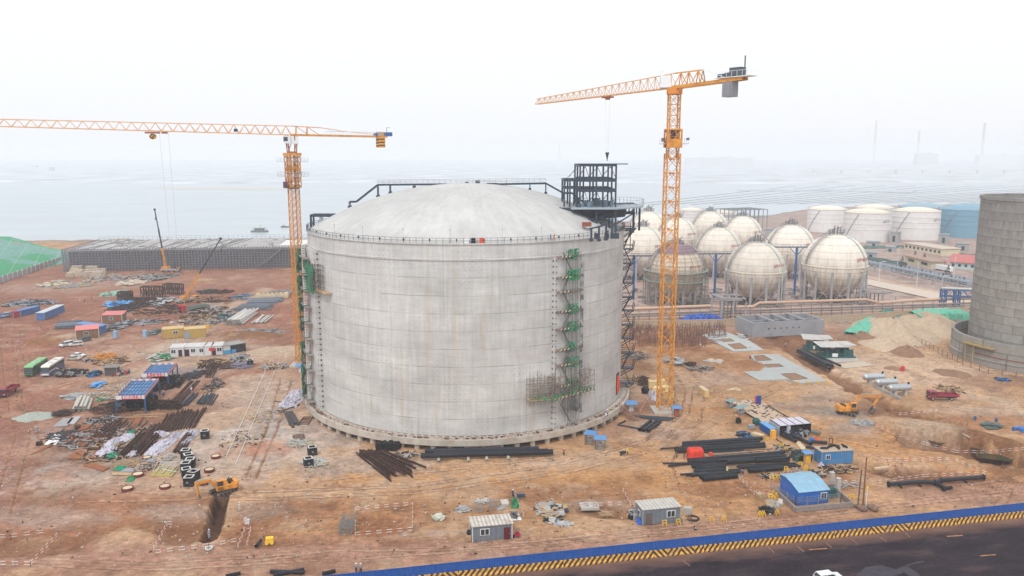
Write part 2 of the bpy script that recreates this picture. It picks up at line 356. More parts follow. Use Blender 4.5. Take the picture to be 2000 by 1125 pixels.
 c=t.mix(t.math('MULTIPLY',st,.6),c,(.55,.47,.40))
 t.put(c,t.b.inputs['Base Color']);t.b.inputs['Roughness'].default_value=.95;t.b.inputs['Specular IOR Level'].default_value=.15
 t.bump(t.noise(t.co(),2.2,6,.7),.55,.35)
 me.materials.append(m)
 o=bpy.data.objects.new('ground',me);COL.objects.link(o);o['kind']='structure'
ground()
wm=bpy.data.materials.new('sea_water');t=NT(wm)
f=t.rng(t.noise(t.scale(t.co(),(.6,1.6,1)),.012,5),.3,.7,.9,1.1)
t.put(t.mul((.40,.46,.50),f),t.b.inputs['Base Color']);t.b.inputs['Roughness'].default_value=.3;t.bump(t.noise(t.co(),.12,4),.25,.4)  # light base colour stands in for the white sky mirrored in the water
struct(MB().grid(8,8,lambda a,b:(-4300+8600*a,385+1700*b if b<1 else 2085,-1.4)),'sea_water',wm)
fm=mat('far_land_hazed',(.50,.53,.56),.95,var=.3,sc_=.01)  # paled base colour: haze over the far land put into the albedo
fs=MB();nf=60;top=[]
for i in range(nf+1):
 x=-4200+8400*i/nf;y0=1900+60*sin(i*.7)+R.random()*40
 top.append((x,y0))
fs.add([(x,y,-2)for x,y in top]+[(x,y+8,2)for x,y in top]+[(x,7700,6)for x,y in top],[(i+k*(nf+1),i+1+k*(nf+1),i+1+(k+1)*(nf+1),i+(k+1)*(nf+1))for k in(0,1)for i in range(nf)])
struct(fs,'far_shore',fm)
struct(MB().prism([(-640,1560),(-420,1540),(-470,1640),(-760,1660)],-1.39,-.9),'sandbank',mat('sand',(.5,.48,.44)))
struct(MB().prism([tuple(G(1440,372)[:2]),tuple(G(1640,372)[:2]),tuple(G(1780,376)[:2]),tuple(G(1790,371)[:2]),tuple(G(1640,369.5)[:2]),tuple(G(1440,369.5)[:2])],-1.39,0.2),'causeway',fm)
M_conc=mat('concrete',(.46,.44,.41),.85,dirt=(.30,.27,.24),damt=.4,dsc=.4,sc_=.8)
M_steel=mat('dark_blue_steel',(.045,.06,.085),.5,.2,var=.2)
M_black=mat('black_plastic',(.014,.015,.018),.6,var=.25,dirt=(.16,.12,.09),damt=.2,rnd=.3)
M_pipe=mat('black_pipe',(.014,.017,.024),.45,var=.25,dirt=(.10,.075,.06),damt=.12,sc_=.6,dsc=.5,rnd=.5)
M_pale=mat('pale_scrap',(.42,.40,.38),.8,var=.2,sc_=3)
M_rust=mat('rusty_steel',(.065,.034,.026),.85,var=.3,dirt=(.17,.07,.035),damt=.6,dsc=1.5,rnd=.5)
M_rust2=mat('orange_rust',(.30,.11,.04),.85,var=.3,dirt=(.13,.08,.07),damt=.6,dsc=.8)
M_white=mat('white_paint',(.75,.75,.74),.5,var=.06,dirt=(.45,.38,.3),damt=.3)
M_grey=mat('grey_paint',(.30,.32,.34),.5,var=.1)
M_blue=mat('blue_roof_sheet',(.10,.27,.55),.5,var=.12,dirt=(.35,.3,.27),damt=.25)
M_bluesteel=mat('blue_steel',(.035,.125,.31),.5,var=.15)
M_yel=mat('crane_yellow',(.68,.29,.045),.6,var=.18,dirt=(.25,.10,.04),damt=.65,dsc=.6)
M_wood=mat('timber',(.48,.33,.19),.85,var=.25,dirt=(.25,.16,.1),damt=.5)
M_ply=mat('pale_boards',(.62,.50,.34),.8,var=.15,dirt=(.35,.25,.16),damt=.4)
M_red=mat('red_paint',(.55,.04,.04),.5,var=.12)
M_orange=mat('orange_sheet',(.75,.10,.035),.6,var=.15)
M_glass=mat('dark_glass',(.03,.04,.05),.15,var=.1,spec=.6)
M_galv=mat('galvanised',(.45,.47,.49),.35,.5,var=.15)
M_green=mat('dark_green',(.02,.10,.09),.5,var=.2)
M_tread=mat('track_steel',(.14,.11,.09),.8,var=.3)
M_tyre=mat('tyre_rubber',(.03,.03,.03),.8)
M_sheet=mat('white_sheeting',(.52,.50,.58),.7,var=.1,dirt=(.35,.3,.3),damt=.4,dsc=1.2)
M_bag=mat('blue_sheeting',(.04,.18,.5),.6,var=.2)
def net_mat(name,col,cover,sc_):
 m=bpy.data.materials.new(name);t=NT(m);f=t.noise(t.co(),sc_,5,.7)
 t.put(t.mul(col,t.rng(f,.3,.7,.7,1.3)),t.b.inputs['Base Color'])
 a=t.rng(t.noise(t.co(),sc_*1.7,4),.5-cover*.25,.62-cover*.2,0,1)
 t.put(t.math('MAXIMUM',a,cover*.55),t.b.inputs['Alpha']);t.b.inputs['Roughness'].default_value=.9
 MATS[name]=m;return m
M_net=net_mat('green_net',(.03,.22,.11),.28,.8)
M_netd=net_mat('dark_green_net',(.02,.15,.075),.6,.5)
M_netbr=net_mat('bright_green_net',(.02,.24,.10),.5,.9)
M_netgrey=net_mat('grey_scaffold_net',(.10,.10,.10),.2,.3)
TC=Vector((-12.4,221.9,0));TR,TB,TT=43.0,2.9,48.1
def tank_mat():
 m=bpy.data.materials.new('cast_concrete_wall');t=NT(m);o=t.sep()
 u=t.math('MULTIPLY',t.math('ARCTAN2',o[1],o[0]),TR);z=o[2]
 lift=t.math('DIVIDE',t.math('SUBTRACT',z,TB),4.16);pan=t.math('DIVIDE',u,6.43)
 li=t.math('FLOOR',lift);pi_=t.math('FLOOR',pan)
 cell=t.white(t.comb(li,pi_));row=t.white(t.comb(li,7.0))
 f=t.math('MULTIPLY',t.rng(cell,0,1,.965,1.035),t.rng(row,0,1,.985,1.015))
 uv=t.comb(u,z)
 f=t.math('MULTIPLY',f,t.rng(t.noise(t.scale(uv,(.05,.11,1)),1,6,.65),.3,.7,.72,1.18))
 f=t.math('MULTIPLY',f,t.rng(t.noise(t.scale(uv,(1.1,.10,1)),1,5,.65),.3,.7,.88,1.10))
 f=t.math('MULTIPLY',f,t.rng(t.noise(t.scale(uv,(.25,2.4,1)),1,4,.6),.3,.7,.95,1.05))
 fr=t.math('FRACT',t.math('ADD',lift,t.math('MULTIPLY',t.noise(t.scale(uv,(.08,.05,1)),1,2),.07)))
 lk=t.math('MULTIPLY',t.math('LESS_THAN',fr,.045),t.rng(t.noise(uv,.18,3),.40,.58,.10,.6))
 pf=t.math('FRACT',pan);vl=t.math('MULTIPLY',t.math('LESS_THAN',pf,.022),t.rng(t.noise(uv,.12,3),.44,.62,.04,.45))
 hx=t.math('SUBTRACT',t.math('FRACT',t.math('DIVIDE',u,1.28)),.5);hz_=t.math('SUBTRACT',t.math('FRACT',t.math('DIVIDE',z,1.38)),.5)
 dd=t.math('ADD',t.math('POWER',hx,2),t.math('POWER',hz_,2))
 ho=t.math('MULTIPLY',t.math('LESS_THAN',dd,.010),t.rng(t.noise(uv,.1,3),.45,.62,.0,.55))
 s=t.math('MAXIMUM',t.math('MAXIMUM',lk,vl),ho)
 c=t.mul((.545,.532,.512),f);c=t.mix(s,c,(.20,.18,.16))
 rn=t.math('MULTIPLY',t.rng(t.noise(t.scale(uv,(.45,.02,1)),1,3,.5),.60,.70,0,.5),t.rng(t.noise(t.scale(uv,(.9,.06,1)),1,3),.4,.6,.2,1))
 c=t.mix(rn,c,(.46,.33,.17))
 pk=t.rng(t.noise(t.scale(uv,(.035,.06,1)),1.3,4),.6,.72,0,.35);c=t.mix(pk,c,(.42,.36,.37))
 t.put(c,t.b.inputs['Base Color']);t.b.inputs['Roughness'].default_value=.85
 t.bump(t.noise(uv,1.5,5),.25,.08);return m
M_tank=tank_mat()
def dome_mat():
 m=bpy.data.materials.new('dome_concrete');t=NT(m);o=t.sep()
 a=t.math('ARCTAN2',o[1],o[0]);r=t.math('SQRT',t.math('ADD',t.math('POWER',o[0],2),t.math('POWER',o[1],2)))
 uv=t.comb(t.math('MULTIPLY',a,22),t.math('MULTIPLY',r,.12))
 f=t.rng(t.noise(uv,1,5,.6),.3,.7,.90,1.07);f=t.math('MULTIPLY',f,t.rng(t.noise(t.co(),.08,5,.6),.3,.7,.88,1.1))
 f=t.math('MULTIPLY',f,t.rng(t.noise(t.co(),.6,4,.6),.3,.7,.95,1.05))
 c=t.mul((.49,.485,.475),f)
 ed=t.rng(r,38,43,0,.35);c=t.mix(t.math('MULTIPLY',ed,t.noise(t.co(),.3,4)),c,(.45,.4,.36))
 t.put(c,t.b.inputs['Base Color']);t.b.inputs['Roughness'].default_value=.8;return m
tank=thing('storage_tank','huge round grey concrete gas storage tank with a white domed roof, under construction','storage tank',TC)
AF=-pi/2
def ca(a,r,z=0):a=AF+rad(a);return(r*cos(a),r*sin(a),z)
mb=MB();prof=[(TR,TB),(TR,44.2),(TR+.28,44.25),(TR+.28,44.5),(TR+.02,44.6),(TR+.02,TT-.25),(TR+.35,TT-.2),(TR+.35,TT),(TR-1.0,TT)]
mb.lathe(prof,180);wall_o=put(mb,'wall',M_tank,tank,smooth=True)
Rc=82.;dome=[(42.,TT-.6)];zc_=60.0-Rc
for i in range(25):
 r=42*(1-i/24);dome.append((max(r,.01),zc_+math.sqrt(Rc*Rc-r*r)))
put(MB().lathe(dome,120),'domed_roof',dome_mat(),tank,smooth='all')
M_ledge=mat('ledge_concrete',(.50,.45,.39),.9,var=.14,sc_=.5,dirt=(.33,.22,.14),damt=.55,dsc=.3)
put(MB().lathe([(38,1.35),(45.55,1.35),(45.55,2.75),(42.5,2.75)],180),'base_ledge',M_ledge,tank,smooth=True)
pb=MB().lathe([(.01,-1),(.68,-1),(.68,1.38),(.01,1.38)],16);pm=None
for ring,(rr,n_)in enumerate(((44.4,71),(40.5,60))):
 for i in range(n_):
  a=360*i/n_-180
  if abs(a)>(88 if ring==0 else 50):continue
  if pm is None:pm=put(pb,'pile',M_ledge,tank,loc=ca(a,rr),smooth=True)
  else:c_=pm.copy();COL.objects.link(c_);c_.parent=tank;c_.location=ca(a,rr)
mb=MB();mw=MB()
for i in range(0,150):
 a=-82+i*1.1;p=Vector(ca(a,44.9,2.75));q=Vector(ca(a+1.1,44.9,2.75));h=Vector((0,0,.9))
 if i%2==0:mb.bar(p,p+h,.08)
 for k,zz in enumerate((.5,.88)):
  mb.bar(p+Vector((0,0,zz)),q+Vector((0,0,zz)),.07)
 if i%2==0:
  p2=Vector(ca(a,43.9,2.76));q2=Vector(ca(a+.75,43.9,2.76));mw.bar(p2+h*.35,q2+h*.35,.06,.22)
put(mb,'ledge_railing',mat('rusty_rail',(.28,.16,.12),.8),tank);put(mw,'barrier_tape',M_white,tank)
mb=MB()
for i in range(60):
 a=-75+R.random()*150;p=ca(a,44.3+R.random()*.4,2.85);mb.b0(p[0],p[1],2.75,.2+R.random()*1.2,.2+R.random()*.3,.12+R.random()*.2,R.random()*3)
put(mb,'ledge_debris',mat('brown_scrap',(.16,.09,.07)),tank)['kind']='stuff'
for a0,wd in((-62.0,8.6),(36.2,8.6),(125,8.6)):
 mb=MB();hw=wd/2;N=6
 pts=[(-hw,-1.0),(-hw,.9),(hw,.9),(hw,-1.0)]
 Mr=Matrix.Rotation(AF+rad(a0)-(-pi/2),3,'Z')
 def loc_(x,d,z):v=Mr@Vector((x,-(TR*cos(math.asin(min(1,abs(x)/TR)))+d),z));return v
 vs=[]
 for z in(TB-.1,44.2):
  vs+=[loc_(x,d,z)for x,d in pts]
 mb.add(vs,[(3,2,1,0),(4,5,6,7),(0,1,5,4),(1,2,6,5),(2,3,7,6)])
 b_=put(mb,'buttress',M_tank,tank)
 hb=MB()
 for i in range(30):
  z=4+i*1.36
  for sx in(-1,1):
   p=loc_(sx*(hw+.01),.35,z);q=loc_(sx*(hw+.07),.35,z);hb.tube(p,q,.26,8)
   if sx*(1 if a0>0 else-1)<0:p=loc_(sx*(hw-.45),.91,z);q=loc_(sx*(hw-.45),.98,z);hb.tube(p,q,.17,8)
 put(hb,'anchor_caps',mat('anchor_cap',(.12,.11,.10)),b_)
dm=MB();a1,a2=69.0,73.0
fr=[Vector(ca(a,TR+.12,z))for a,z in((a1,TB+1.3),(a2,TB+1.3),(a2,TB+7.2),(a1,TB+7.2))]
dk=mat('dark_opening',(.03,.03,.035));dm.add(fr+[v*.985 for v in fr],[(0,1,2,3),(0,4,5,1),(1,5,6,2),(2,6,7,3),(3,7,4,0)])
do=put(dm,'doorway',dk,tank)
om=MB();vs=[]
for j in range(7):
 zz=TB+1.6+j*.85;wv=.6*sin(pi*(j+.5)/7)
 vs+=[Vector(ca(a1+.35,TR+.2,zz)),Vector(ca((a1+a2)/2-.3,TR+.25+wv,zz)),Vector(ca(a2-.5+.2*sin(j),TR+.2,zz))]
om.add(vs,[(3*j+k,3*j+k+1,3*j+k+4,3*j+k+3)for j in range(6)for k in(0,1)])
put(om,'door_sheet',M_orange,do,smooth='all')
mb=MB();lb=MB();n_=176
for i in range(n_):
 a=360*i/n_;p=Vector(ca(a,TR+.2,TT));q=Vector(ca(a+360/n_,TR+.2,TT))
 mb.bar(p,p+Vector((0,0,1.25)),.085)
 for zz in(.62,1.22):mb.bar(p+Vector((0,0,zz)),q+Vector((0,0,zz)),.07)
 if i%4==0:p2=Vector(ca(a,TR+.05,TT));lb.box(p2+Vector((0,0,.75)),(.3,.3,.5),rad(a))
put(mb,'rim_railing',mat('railing_steel',(.10,.11,.13),.6),tank);put(lb,'lamp_boxes',M_steel,tank)
for a in(-58,-46,-32,-17,-2,14,27):
 p=Vector(ca(a,TR-.8,TT-.3));mb=MB().bar((0,0,0),(0,0,3.3),.09).box((0,0,3.35),(.3,.3,.25))
 put(mb,'roof_lamp',M_galv,tank,loc=p)
Yw=TC.y+1.0
def UT(px,py,Y=None):return U(px,py,Y or Yw)-TC
wk=thing('roof_walkway','dark blue steel walkway beam running over the white dome of the big tank','walkway',TC)
def domez(x,y):r2=x*x+y*y;return zc_+math.sqrt(max(Rc*Rc-r2,0))
path=[(683,394),(696,394),(738,361),(850,360),(960,360),(1066,358),(1100,377),(1117,377),(1143,398)]
P3=[UT(*p)for p in path];bm_=MB()
for A,B in zip(P3,P3[1:]):
 for dy in(-.9,.9):bm_.bar(A+Vector((0,dy,0)),B+Vector((0,dy,0)),.22,.45)
 n_=max(1,int((B-A).length/2))
 for i in range(n_):c_=A+(B-A)*(i/n_);bm_.bar(c_+Vector((0,-.9,0)),c_+Vector((0,.9,0)),.12)
put(bm_,'beam',M_steel,wk)
for px in(683,738,762,809,856,1035,1066,1100):
 t_=(px-1000)/1;A=None
 for(x0,y0),(x1,y1)in zip(path,path[1:]):
  if x0<=px<=x1:A=UT(px,y0+(y1-y0)*(px-x0)/(x1-x0));break
 if A is None:continue
 z0=domez(A.x,A.y)
 if z0<A.z-.2:
  mb=MB()
  for dy in(-.9,.9):mb.bar((A.x,A.y+dy,z0-.3),(A.x,A.y+dy,A.z),.24);mb.box((A.x,A.y+dy,z0+.2),(.7,.7,.5))
  put(mb,'leg',M_steel,wk)
rb=MB()
for dy in(-.95,.95):
 A,B=P3[2]+Vector((0,dy,.2)),P3[5]+Vector((0,dy,.2));n_=30
 for i in range(n_+1):c_=A+(B-A)*(i/n_);rb.bar(c_,c_+Vector((0,0,1.15)),.07)
 for zz in(.4,.78,1.15):rb.bar(A+Vector((0,0,zz)),B+Vector((0,0,zz)),.06)
put(rb,'handrail',mat('pale_rail',(.45,.47,.5),.5),wk)
cb=MB();c_=UT(933,357);cb.box(c_,(1.2,1.5,1.4));cb.box(c_+Vector((-3,0,-.2)),(1,1,1));cb.box(c_+Vector((4,0,-.3)),(3,.6,.5));put(cb,'junction_box',M_steel,wk)
pf=thing('pipe_support','small dark blue steel frame standing on the left rim of the dome','pipe support',TC)
Yp=TC.y-4;A,B=UT(607,421,Yp),UT(651,421,Yp);A2=UT(609,446,Yp);B2=UT(645,432,Yp)
put(MB().bar(A,B,.5,.7).bar(A+Vector((0,3,0)),B+Vector((0,3,0)),.5,.7).bar(A,A+Vector((0,3,0)),.5),'beam',M_steel,pf)
put(MB().bar(A,(A.x,A.y,TT-.5),.5),'leg',M_steel,pf);put(MB().bar(A+Vector((0,3,0)),(A.x,A.y+3,TT-.5),.45),'leg',M_steel,pf)
put(MB().bar(B+Vector((-1.2,0,0)),(B.x-1.2,B.y,domez(B.x,B.y)-.5),.7,1),'leg',M_steel,pf)
put(MB().bar(B+Vector((-1.2,3,0)),(B.x-1.2,B.y+3,domez(B.x,B.y+3)-.5),.7,1),'leg',M_steel,pf)
c_=UT(626,432,Yp);put(MB().bar((c_.x,c_.y+1,A.z),(c_.x,c_.y+1,TT-.5),.9),'pump_column',M_galv,pf)
st=thing('steel_platform','dark blue multi storey steel frame platform on the right edge of the tank roof','steel platform',TC)
yf,yb=205.0,222.0
def S(px,py,Y):return U(px,py,Y)-TC
zd=S(1165,404,yf).z;ztop=S(1170,323,yf).z;zm1=S(1160,352,yf).z;zm2=S(1160,372,yf).z
xs_main=[S(p,350,yf).x for p in(1133,1151,1165,1178,1203)];xs_left=[S(p,380,yf).x for p in(1102,1113,1126)]
ysl=[yf-TC.y,(yf+yb)/2-TC.y,yb-TC.y]
for i,x in enumerate(xs_main):
 for y in(ysl if i in(0,2,4)else ysl[:1]if i==3 else ysl[2:]):put(MB().box((x,y,(zd+ztop)/2),(.42,.42,ztop-zd)),'column',M_steel,st)
for x in xs_left:
 for y in ysl[:2]:put(MB().box((x,y,(zd+zm1)/2),(.42,.42,zm1-zd)),'column',M_steel,st)
def floor_frame(z,xs,ys,h=.6):
 m_=MB()
 for y in ys:m_.bar((xs[0]-.2,y,z),(xs[-1]+.2,y,z),.35,h)
 for x in xs:m_.bar((x,ys[0],z-.05),(x,ys[-1],z-.05),.3,h)
 return put(m_,'floor_frame',M_steel,st)
for z in(ztop,zm1,zm2):floor_frame(z,xs_main,ysl,.8 if z<ztop else .5)
floor_frame(zm1,xs_left+[xs_main[0]],ysl[:2]);floor_frame(zm2+.6,xs_left+[xs_main[0]],ysl[:2],.4)
m_=MB().box(((xs_main[0]+xs_main[-1])/2+1.2,ysl[0],ztop+.35),(xs_main[-1]-xs_main[0]+3.5,.5,.25))
for x0,x1 in((0,1),(1,3),(3,4)):
 for z0,z1 in((zm1,ztop),(zd,zm2)):
  m_.bar((xs_main[x0],ysl[1],z0),(xs_main[x1],ysl[1],z1),.16);m_.bar((xs_main[x1],ysl[0],z0+.5),((xs_main[x0]+xs_main[x1])/2,ysl[0],z1),.14)
for i,x in enumerate(xs_left[:2]):m_.bar((x,ysl[i],zm1),(xs_main[0],ysl[i],ztop),.09)
m_.bar((xs_left[0],ysl[0],zm2),(xs_left[1]-1,ysl[0],zm1),.14)
put(m_,'bracing',M_steel,st)
pl=S(1148,402,yf);xc=(xs_main[0]+xs_main[-1])/2
deck=MB()
xa=xs_main[0]-2.3;xb=xs_main[-1]+.3
deck.prism([(xa,ysl[0]-2.5),(xb,ysl[0]-2.5),(xb+7,ysl[0]+3),(xb+8.5,ysl[0]+10),(xb+6,ysl[2]+2),(xa,ysl[2]+2)],zd-.5,zd-.12)
put(deck,'deck',mat('deck_plate',(.36,.42,.46),.6,var=.1),st)
sk=MB().prism([(xa+3,ysl[0]+1),(xb-1,ysl[0]+1),(xb+3,ysl[0]+6),(xb+5,ysl[2]),(xa+3,ysl[2])],zd-3.0,zd-.55)
put(sk,'deck_support',mat('recess_shaded_steel',(.035,.045,.06),.6),st)  # coloured darker: shade of the recess below the deck put into the steel
m_=MB();xl=xs_left[0]-1
for y in(ysl[0],ysl[1]):m_.bar((xl-.5,y,zd-.6),(xs_main[0],y,zd-.6),.5,.8)
m_.bar((xl,ysl[0],zd-.3),(xl,ysl[1],zd-.3),.4);put(m_,'edge_beam',M_steel,st)
for x,y in((xs_left[0],ysl[0]),(xs_left[2],ysl[0]),(xs_left[0],ysl[1]),(xs_main[0],ysl[0]),(xs_main[2],ysl[0]-1),(xs_main[4],ysl[0]-1),(xb+5,ysl[0]+4),(xb+7.5,ysl[0]+10)):
 r_=math.hypot(x,y);z0=domez(x,y)-.5 if r_<41 else TT-.5
 put(MB().bar((x,y,z0),(x,y,zd-.5),.5),'leg',M_steel,st)
m_=MB();pr=S(1240,405,219);p0=S(1207,405,216)
for zz in(0,-2.4):m_.bar((p0.x-1,p0.y,zd-.2+zz),(pr.x,pr.y,zd-.2+zz),.4,.5);m_.bar((p0.x-1,p0.y+4,zd-.2+zz),(pr.x,pr.y+4,zd-.2+zz),.4,.5)
for k in range(4):
 x=p0.x-1+(pr.x-p0.x+1)*k/3;m_.bar((x,p0.y,zd-.2),(x,p0.y,zd-2.6),.3);m_.bar((x,p0.y,zd-.2),(x,p0.y+4,zd-.2),.3)
 if k<3:m_.bar((x,p0.y,zd-2.6),(x+(pr.x-p0.x+1)/3,p0.y,zd-.2),.2)
m_.bar((pr.x-1,p0.y,zd-2.6),(p0.x-1.5,p0.y,TT+.5),.3);put(m_,'outrigger',M_steel,st)
m_=MB()
for k in range(15):
 a=-.6+k*.14;p=Vector((xb+.5+8*cos(a),ysl[1]+2+9*sin(a),zd-.1));q=Vector((xb+.5+8*cos(a+.14),ysl[1]+2+9*sin(a+.14),zd-.1))
 m_.bar(p,p+Vector((0,0,1.6)),.09)
 for zz in(.8,1.6):m_.bar(p+Vector((0,0,zz)),q+Vector((0,0,zz)),.08)
for x in[xl+i*1.6 for i in range(12)]:
 m_.bar((x,ysl[2]+1.5,zd-.2),(x,ysl[2]+1.5,zd+1.2),.07)
m_.bar((xl,ysl[2]+1.5,zd+1.2),(xl+18,ysl[2]+1.5,zd+1.2),.07);put(m_,'handrail',mat('pale_rail',(.4,.4,.4)),st)
m_=MB();rr=random.Random(3)
for k in range(22):
 x=xs_main[0]+rr.random()*(xb-xs_main[0]);y=ysl[0]+rr.random()*12;m_.b0(x,y,zd-.12,.4+rr.random()*1.4,.4+rr.random(),.3+rr.random()*1.6,rr.random())
put(m_,'deck_equipment',mat('blue_grey_kit',(.14,.19,.24)),st)['kind']='stuff'
lw=thing('roof_pipework','cluster of dark pipes and steel stands below the platform near the dome edge','pipework',TC)
m_=MB();q=[S(1143,431,204),S(1158,427,204),S(1195,418,206)]
for A,B in zip(q,q[1:]):
 for d in(0,1.2,2.2):m_.bar(A+Vector((0,d,0)),B+Vector((0,d,0)),.4,.3)
q=[S(1150,447,186),S(1165,444,186),S(1176,441,188),S(1186,437,188)]
for A,B in zip(q,q[1:]):m_.bar(A,B,.35)
q2=S(1110,419,205)
m_.bar(q2,S(1156,429,205),.3);put(m_,'pipe_run',M_steel,lw)
for px,py,Y in((1143,434,204),(1158,430,204),(1175,424,205),(1190,420,206),(1155,446,186),(1170,443,186),(1184,438,188),(1196,425,200)):
 A=S(px,py,Y);r_=math.hypot(A.x,A.y);z0=(domez(A.x,A.y)if r_<41.5 else TT)-.3
 if z0<A.z:put(MB().bar((A.x,A.y,z0),A,.45).box((A.x,A.y,z0+.35),(.9,.9,.5)),'stand',M_steel,lw)
A=S(1146,438,196);put(MB().box(A,(2.2,1.5,1)),'crate',mat('brown_box',(.28,.09,.06)),lw)
for px,py in((1185,447),(1165,455),(1197,446),(1205,440)):
 A=S(px,py,190);A.z=TT+.6;put(MB().box(A,(1.0,.9,1.3)),'valve_box',M_steel,lw)
def sheet(mb,p,q,h,wob=.25,n=8,k=3,seed=0):
 r=random.Random(seed);p,q=Vector(p),Vector(q);d=(q-p);nn=Vector((-d.y,d.x,0)).normalized()
 vs=[p+d*(i/n)+Vector((0,0,-h*j/k))+nn*(r.random()-.5)*2*wob+Vector((0,0,(r.random()-.5)*wob))for j in range(k+1)for i in range(n+1)]
 return mb.add(vs,[(j*(n+1)+i,j*(n+1)+i+1,(j+1)*(n+1)+i+1,(j+1)*(n+1)+i)for j in range(k)for i in range(n)])
M_hazard=None
def hazard_mat(name,per,c1=(.02,.02,.02),c2=(.85,.38,.03),chev=None,dirt=True,ax=0):
 m=bpy.data.materials.new(name);t=NT(m);o=t.sep();x=o[ax]
 if chev:
  x=t.math('ABSOLUTE',t.math('SUBTRACT',t.math('MODULO',t.math('ADD',x,chev*50),chev),chev/2))
 s=t.math('FRACT',t.math('DIVIDE',t.math('SUBTRACT',x,t.math('MULTIPLY',o[2],.9)),per))
 c=t.mix(t.math('LESS_THAN',s,.5),c1,c2)
 if dirt:c=t.mix(t.rng(t.noise(t.co(),.5,6,.7),.48,.72,.0,.45),c,(.22,.13,.09))
 t.put(c,t.b.inputs['Base Color']);t.b.inputs['Roughness'].default_value=.8;return m
M_hazard=hazard_mat('hazard_board',.9,c2=(.55,.50,.36),dirt=False)
ss_=thing('wall_scaffold','column of timber landings with green netting climbing the front of the big tank','scaffold',TC)
am,hwid=35.5,6.6
def W(a,d,z):return Vector(ca(a,TR+.9+d,z))
a_l,a_r=31.2,40.6
pyl=[500,540,568,606,640,680,710,750]
def zat(px,py):
 A=W(am,.5,0)+TC;return U(px,py,A.y).z
for i,py in enumerate(pyl):
 z=zat(1103,py)
 m_=MB();A,B=W(a_l,.7,z),W(a_r,.7,z)
 m_.bar(A,B,1.3,.14);m_.bar(W(a_l,0,z-.1),W(a_r,0,z-.1),.2,.2)
 for k in range(5):a=a_l+(a_r-a_l)*k/4;m_.bar(W(a,-.2,z-.8),W(a,1.4,z-.05),.1)
 o_=put(m_,'landing',mat('dusty_plank',(.26,.19,.14),.9),ss_)
 put(MB().bar(W(a_l+.3,1.42,z+.05),W(a_l+4.2,1.42,z+.05),.06,.35),'toe_board',M_hazard,o_)
 if i not in(2,):
  m_=MB();sheet(m_,W(a_l+3.2,1.3,z+1.7),W(a_r-1.8,1.3,z+1.7),1.9 if i in(0,5)else 2.5,.45,seed=i);sheet(m_,W(a_l+3.8,.4,z+1.5),W(a_r-3,1.3,z+1.5),2.4,.5,seed=i+50)
  put(m_,'netting',M_netbr if i==1 else M_net,ss_)
m_=MB();z0,z1=4.0,zat(1103,488)
for a in(a_l+3.5,a_l+6,a_r-1.4):
 for d in(.3,1.35):m_.bar(W(a,d,z0),W(a,d,z1),.09)
zz=z0;k=0
while zz<z1-4:
 for d in(.5,.9):m_.bar(W(a_l+(1.5 if k%2 else 5.2),d,zz),W(a_l+(5.2 if k%2 else 1.8),d,zz+4.6),.1)
 for j in range(9):f=j/9;a=a_l+(1.5+3.6*f if k%2 else 5.2-3.5*f);m_.bar(W(a,.5,zz+4.6*f),W(a,.9,zz+4.6*f),.07)
 zz+=4.6;k+=1
put(m_,'stair_frame',mat('scaffold_tube',(.13,.12,.11),.7),ss_)
m_=MB();sheet(m_,W(a_r-1.6,1.5,z1-3),W(a_r-.2,1.5,z1-3),z1-9,.15,2,20,4);sheet(m_,W(a_l+3,1.5,12),W(a_r-2,1.5,12),8.5,.4,6,8,5);put(m_,'netting',M_netgrey,ss_)
ws=thing('working_scaffold','wide tangle of scaffold tubes and boards low on the front of the big tank','scaffold',TC)
rr=random.Random(8)
def wp(px,py,d=.5):
 lo,hi=0.0,80.0
 for _ in range(30):
  a=(lo+hi)/2;p=Vector(ca(a,TR+.9+d,0))+TC
  q=U(px,py,p.y)
  if q.x>p.x:lo=a
  else:hi=a
 return a,U(px,py,p.y).z
segs=[((1030,780),(1085,776),735),((1075,776),(1152,756),728)]
tb,bd,nb=MB(),MB(),MB()
for(x0,y0),(x1,y1),yt in segs:
 a0,z0=wp(x0,y0);a1_,z1=wp(x1,y1)
 for d in(.2,1.6):bd.bar(W(a0,d,z0),W(a1_,d,z1),.9,.15)
 _,zt=wp((x0+x1)/2,yt)
 for k in range(9):
  a=a0+(a1_-a0)*k/8
  for d in(.1,1.9):tb.bar(W(a,d,z0-1.2),W(a,d,zt-.6+rr.random()*2),.1)
 for j in range(4):
  z=z0+.9+j*(zt-z0)/4;zb=z1+.9+j*(zt-z0)/4
  for d in(.1,1.9):tb.bar(W(a0-.3,d,z),W(a1_+.3,d,zb),.09)
 for k in range(8):a=a0+(a1_-a0)*k/8;tb.bar(W(a,1.9,z0),W(a+(a1_-a0)/8,1.9,zt),.08)
 for k in range(26):a=a0+(a1_-a0)*rr.random();z=z0+rr.random()*(zt-z0);tb.bar(W(a,rr.random()*2,z),W(a+(rr.random()-.5)*3,rr.random()*2,z+(rr.random()-.5)*2.6),.09)
 sheet(nb,W(a0,2.1,z0+1.1),W(a1_,2.1,z1+1.1),1.4,.3,12,2,3)
put(tb,'tube_frame',mat('scaffold_rust',(.22,.17,.14),.8),ws);put(bd,'boards',M_wood,ws);put(nb,'netting',M_net,ws)
a0,z0=wp(1078,778);a1_,z1=wp(1150,757);put(MB().bar(W(a0,2.1,z0+.1),W(a1_,2.1,z1+.1),.06,.4),'toe_board',M_hazard,ws)
ls=thing('left_stair_tower','narrow stair tower wrapped in green net on the left side of the big tank','stair tower',TC)
aL0,aL1=-72.5,-64.5
def WL(a,d,z):return Vector(ca(a,TR+1.0+d,z))
tb=MB();nb=MB();cage=MB()
for a in(aL0-3,aL0,aL1):
 for d in(.2,1.6):tb.bar(WL(a,d,2.8),WL(a,d,43.5),.1)
z=4.0;i=0
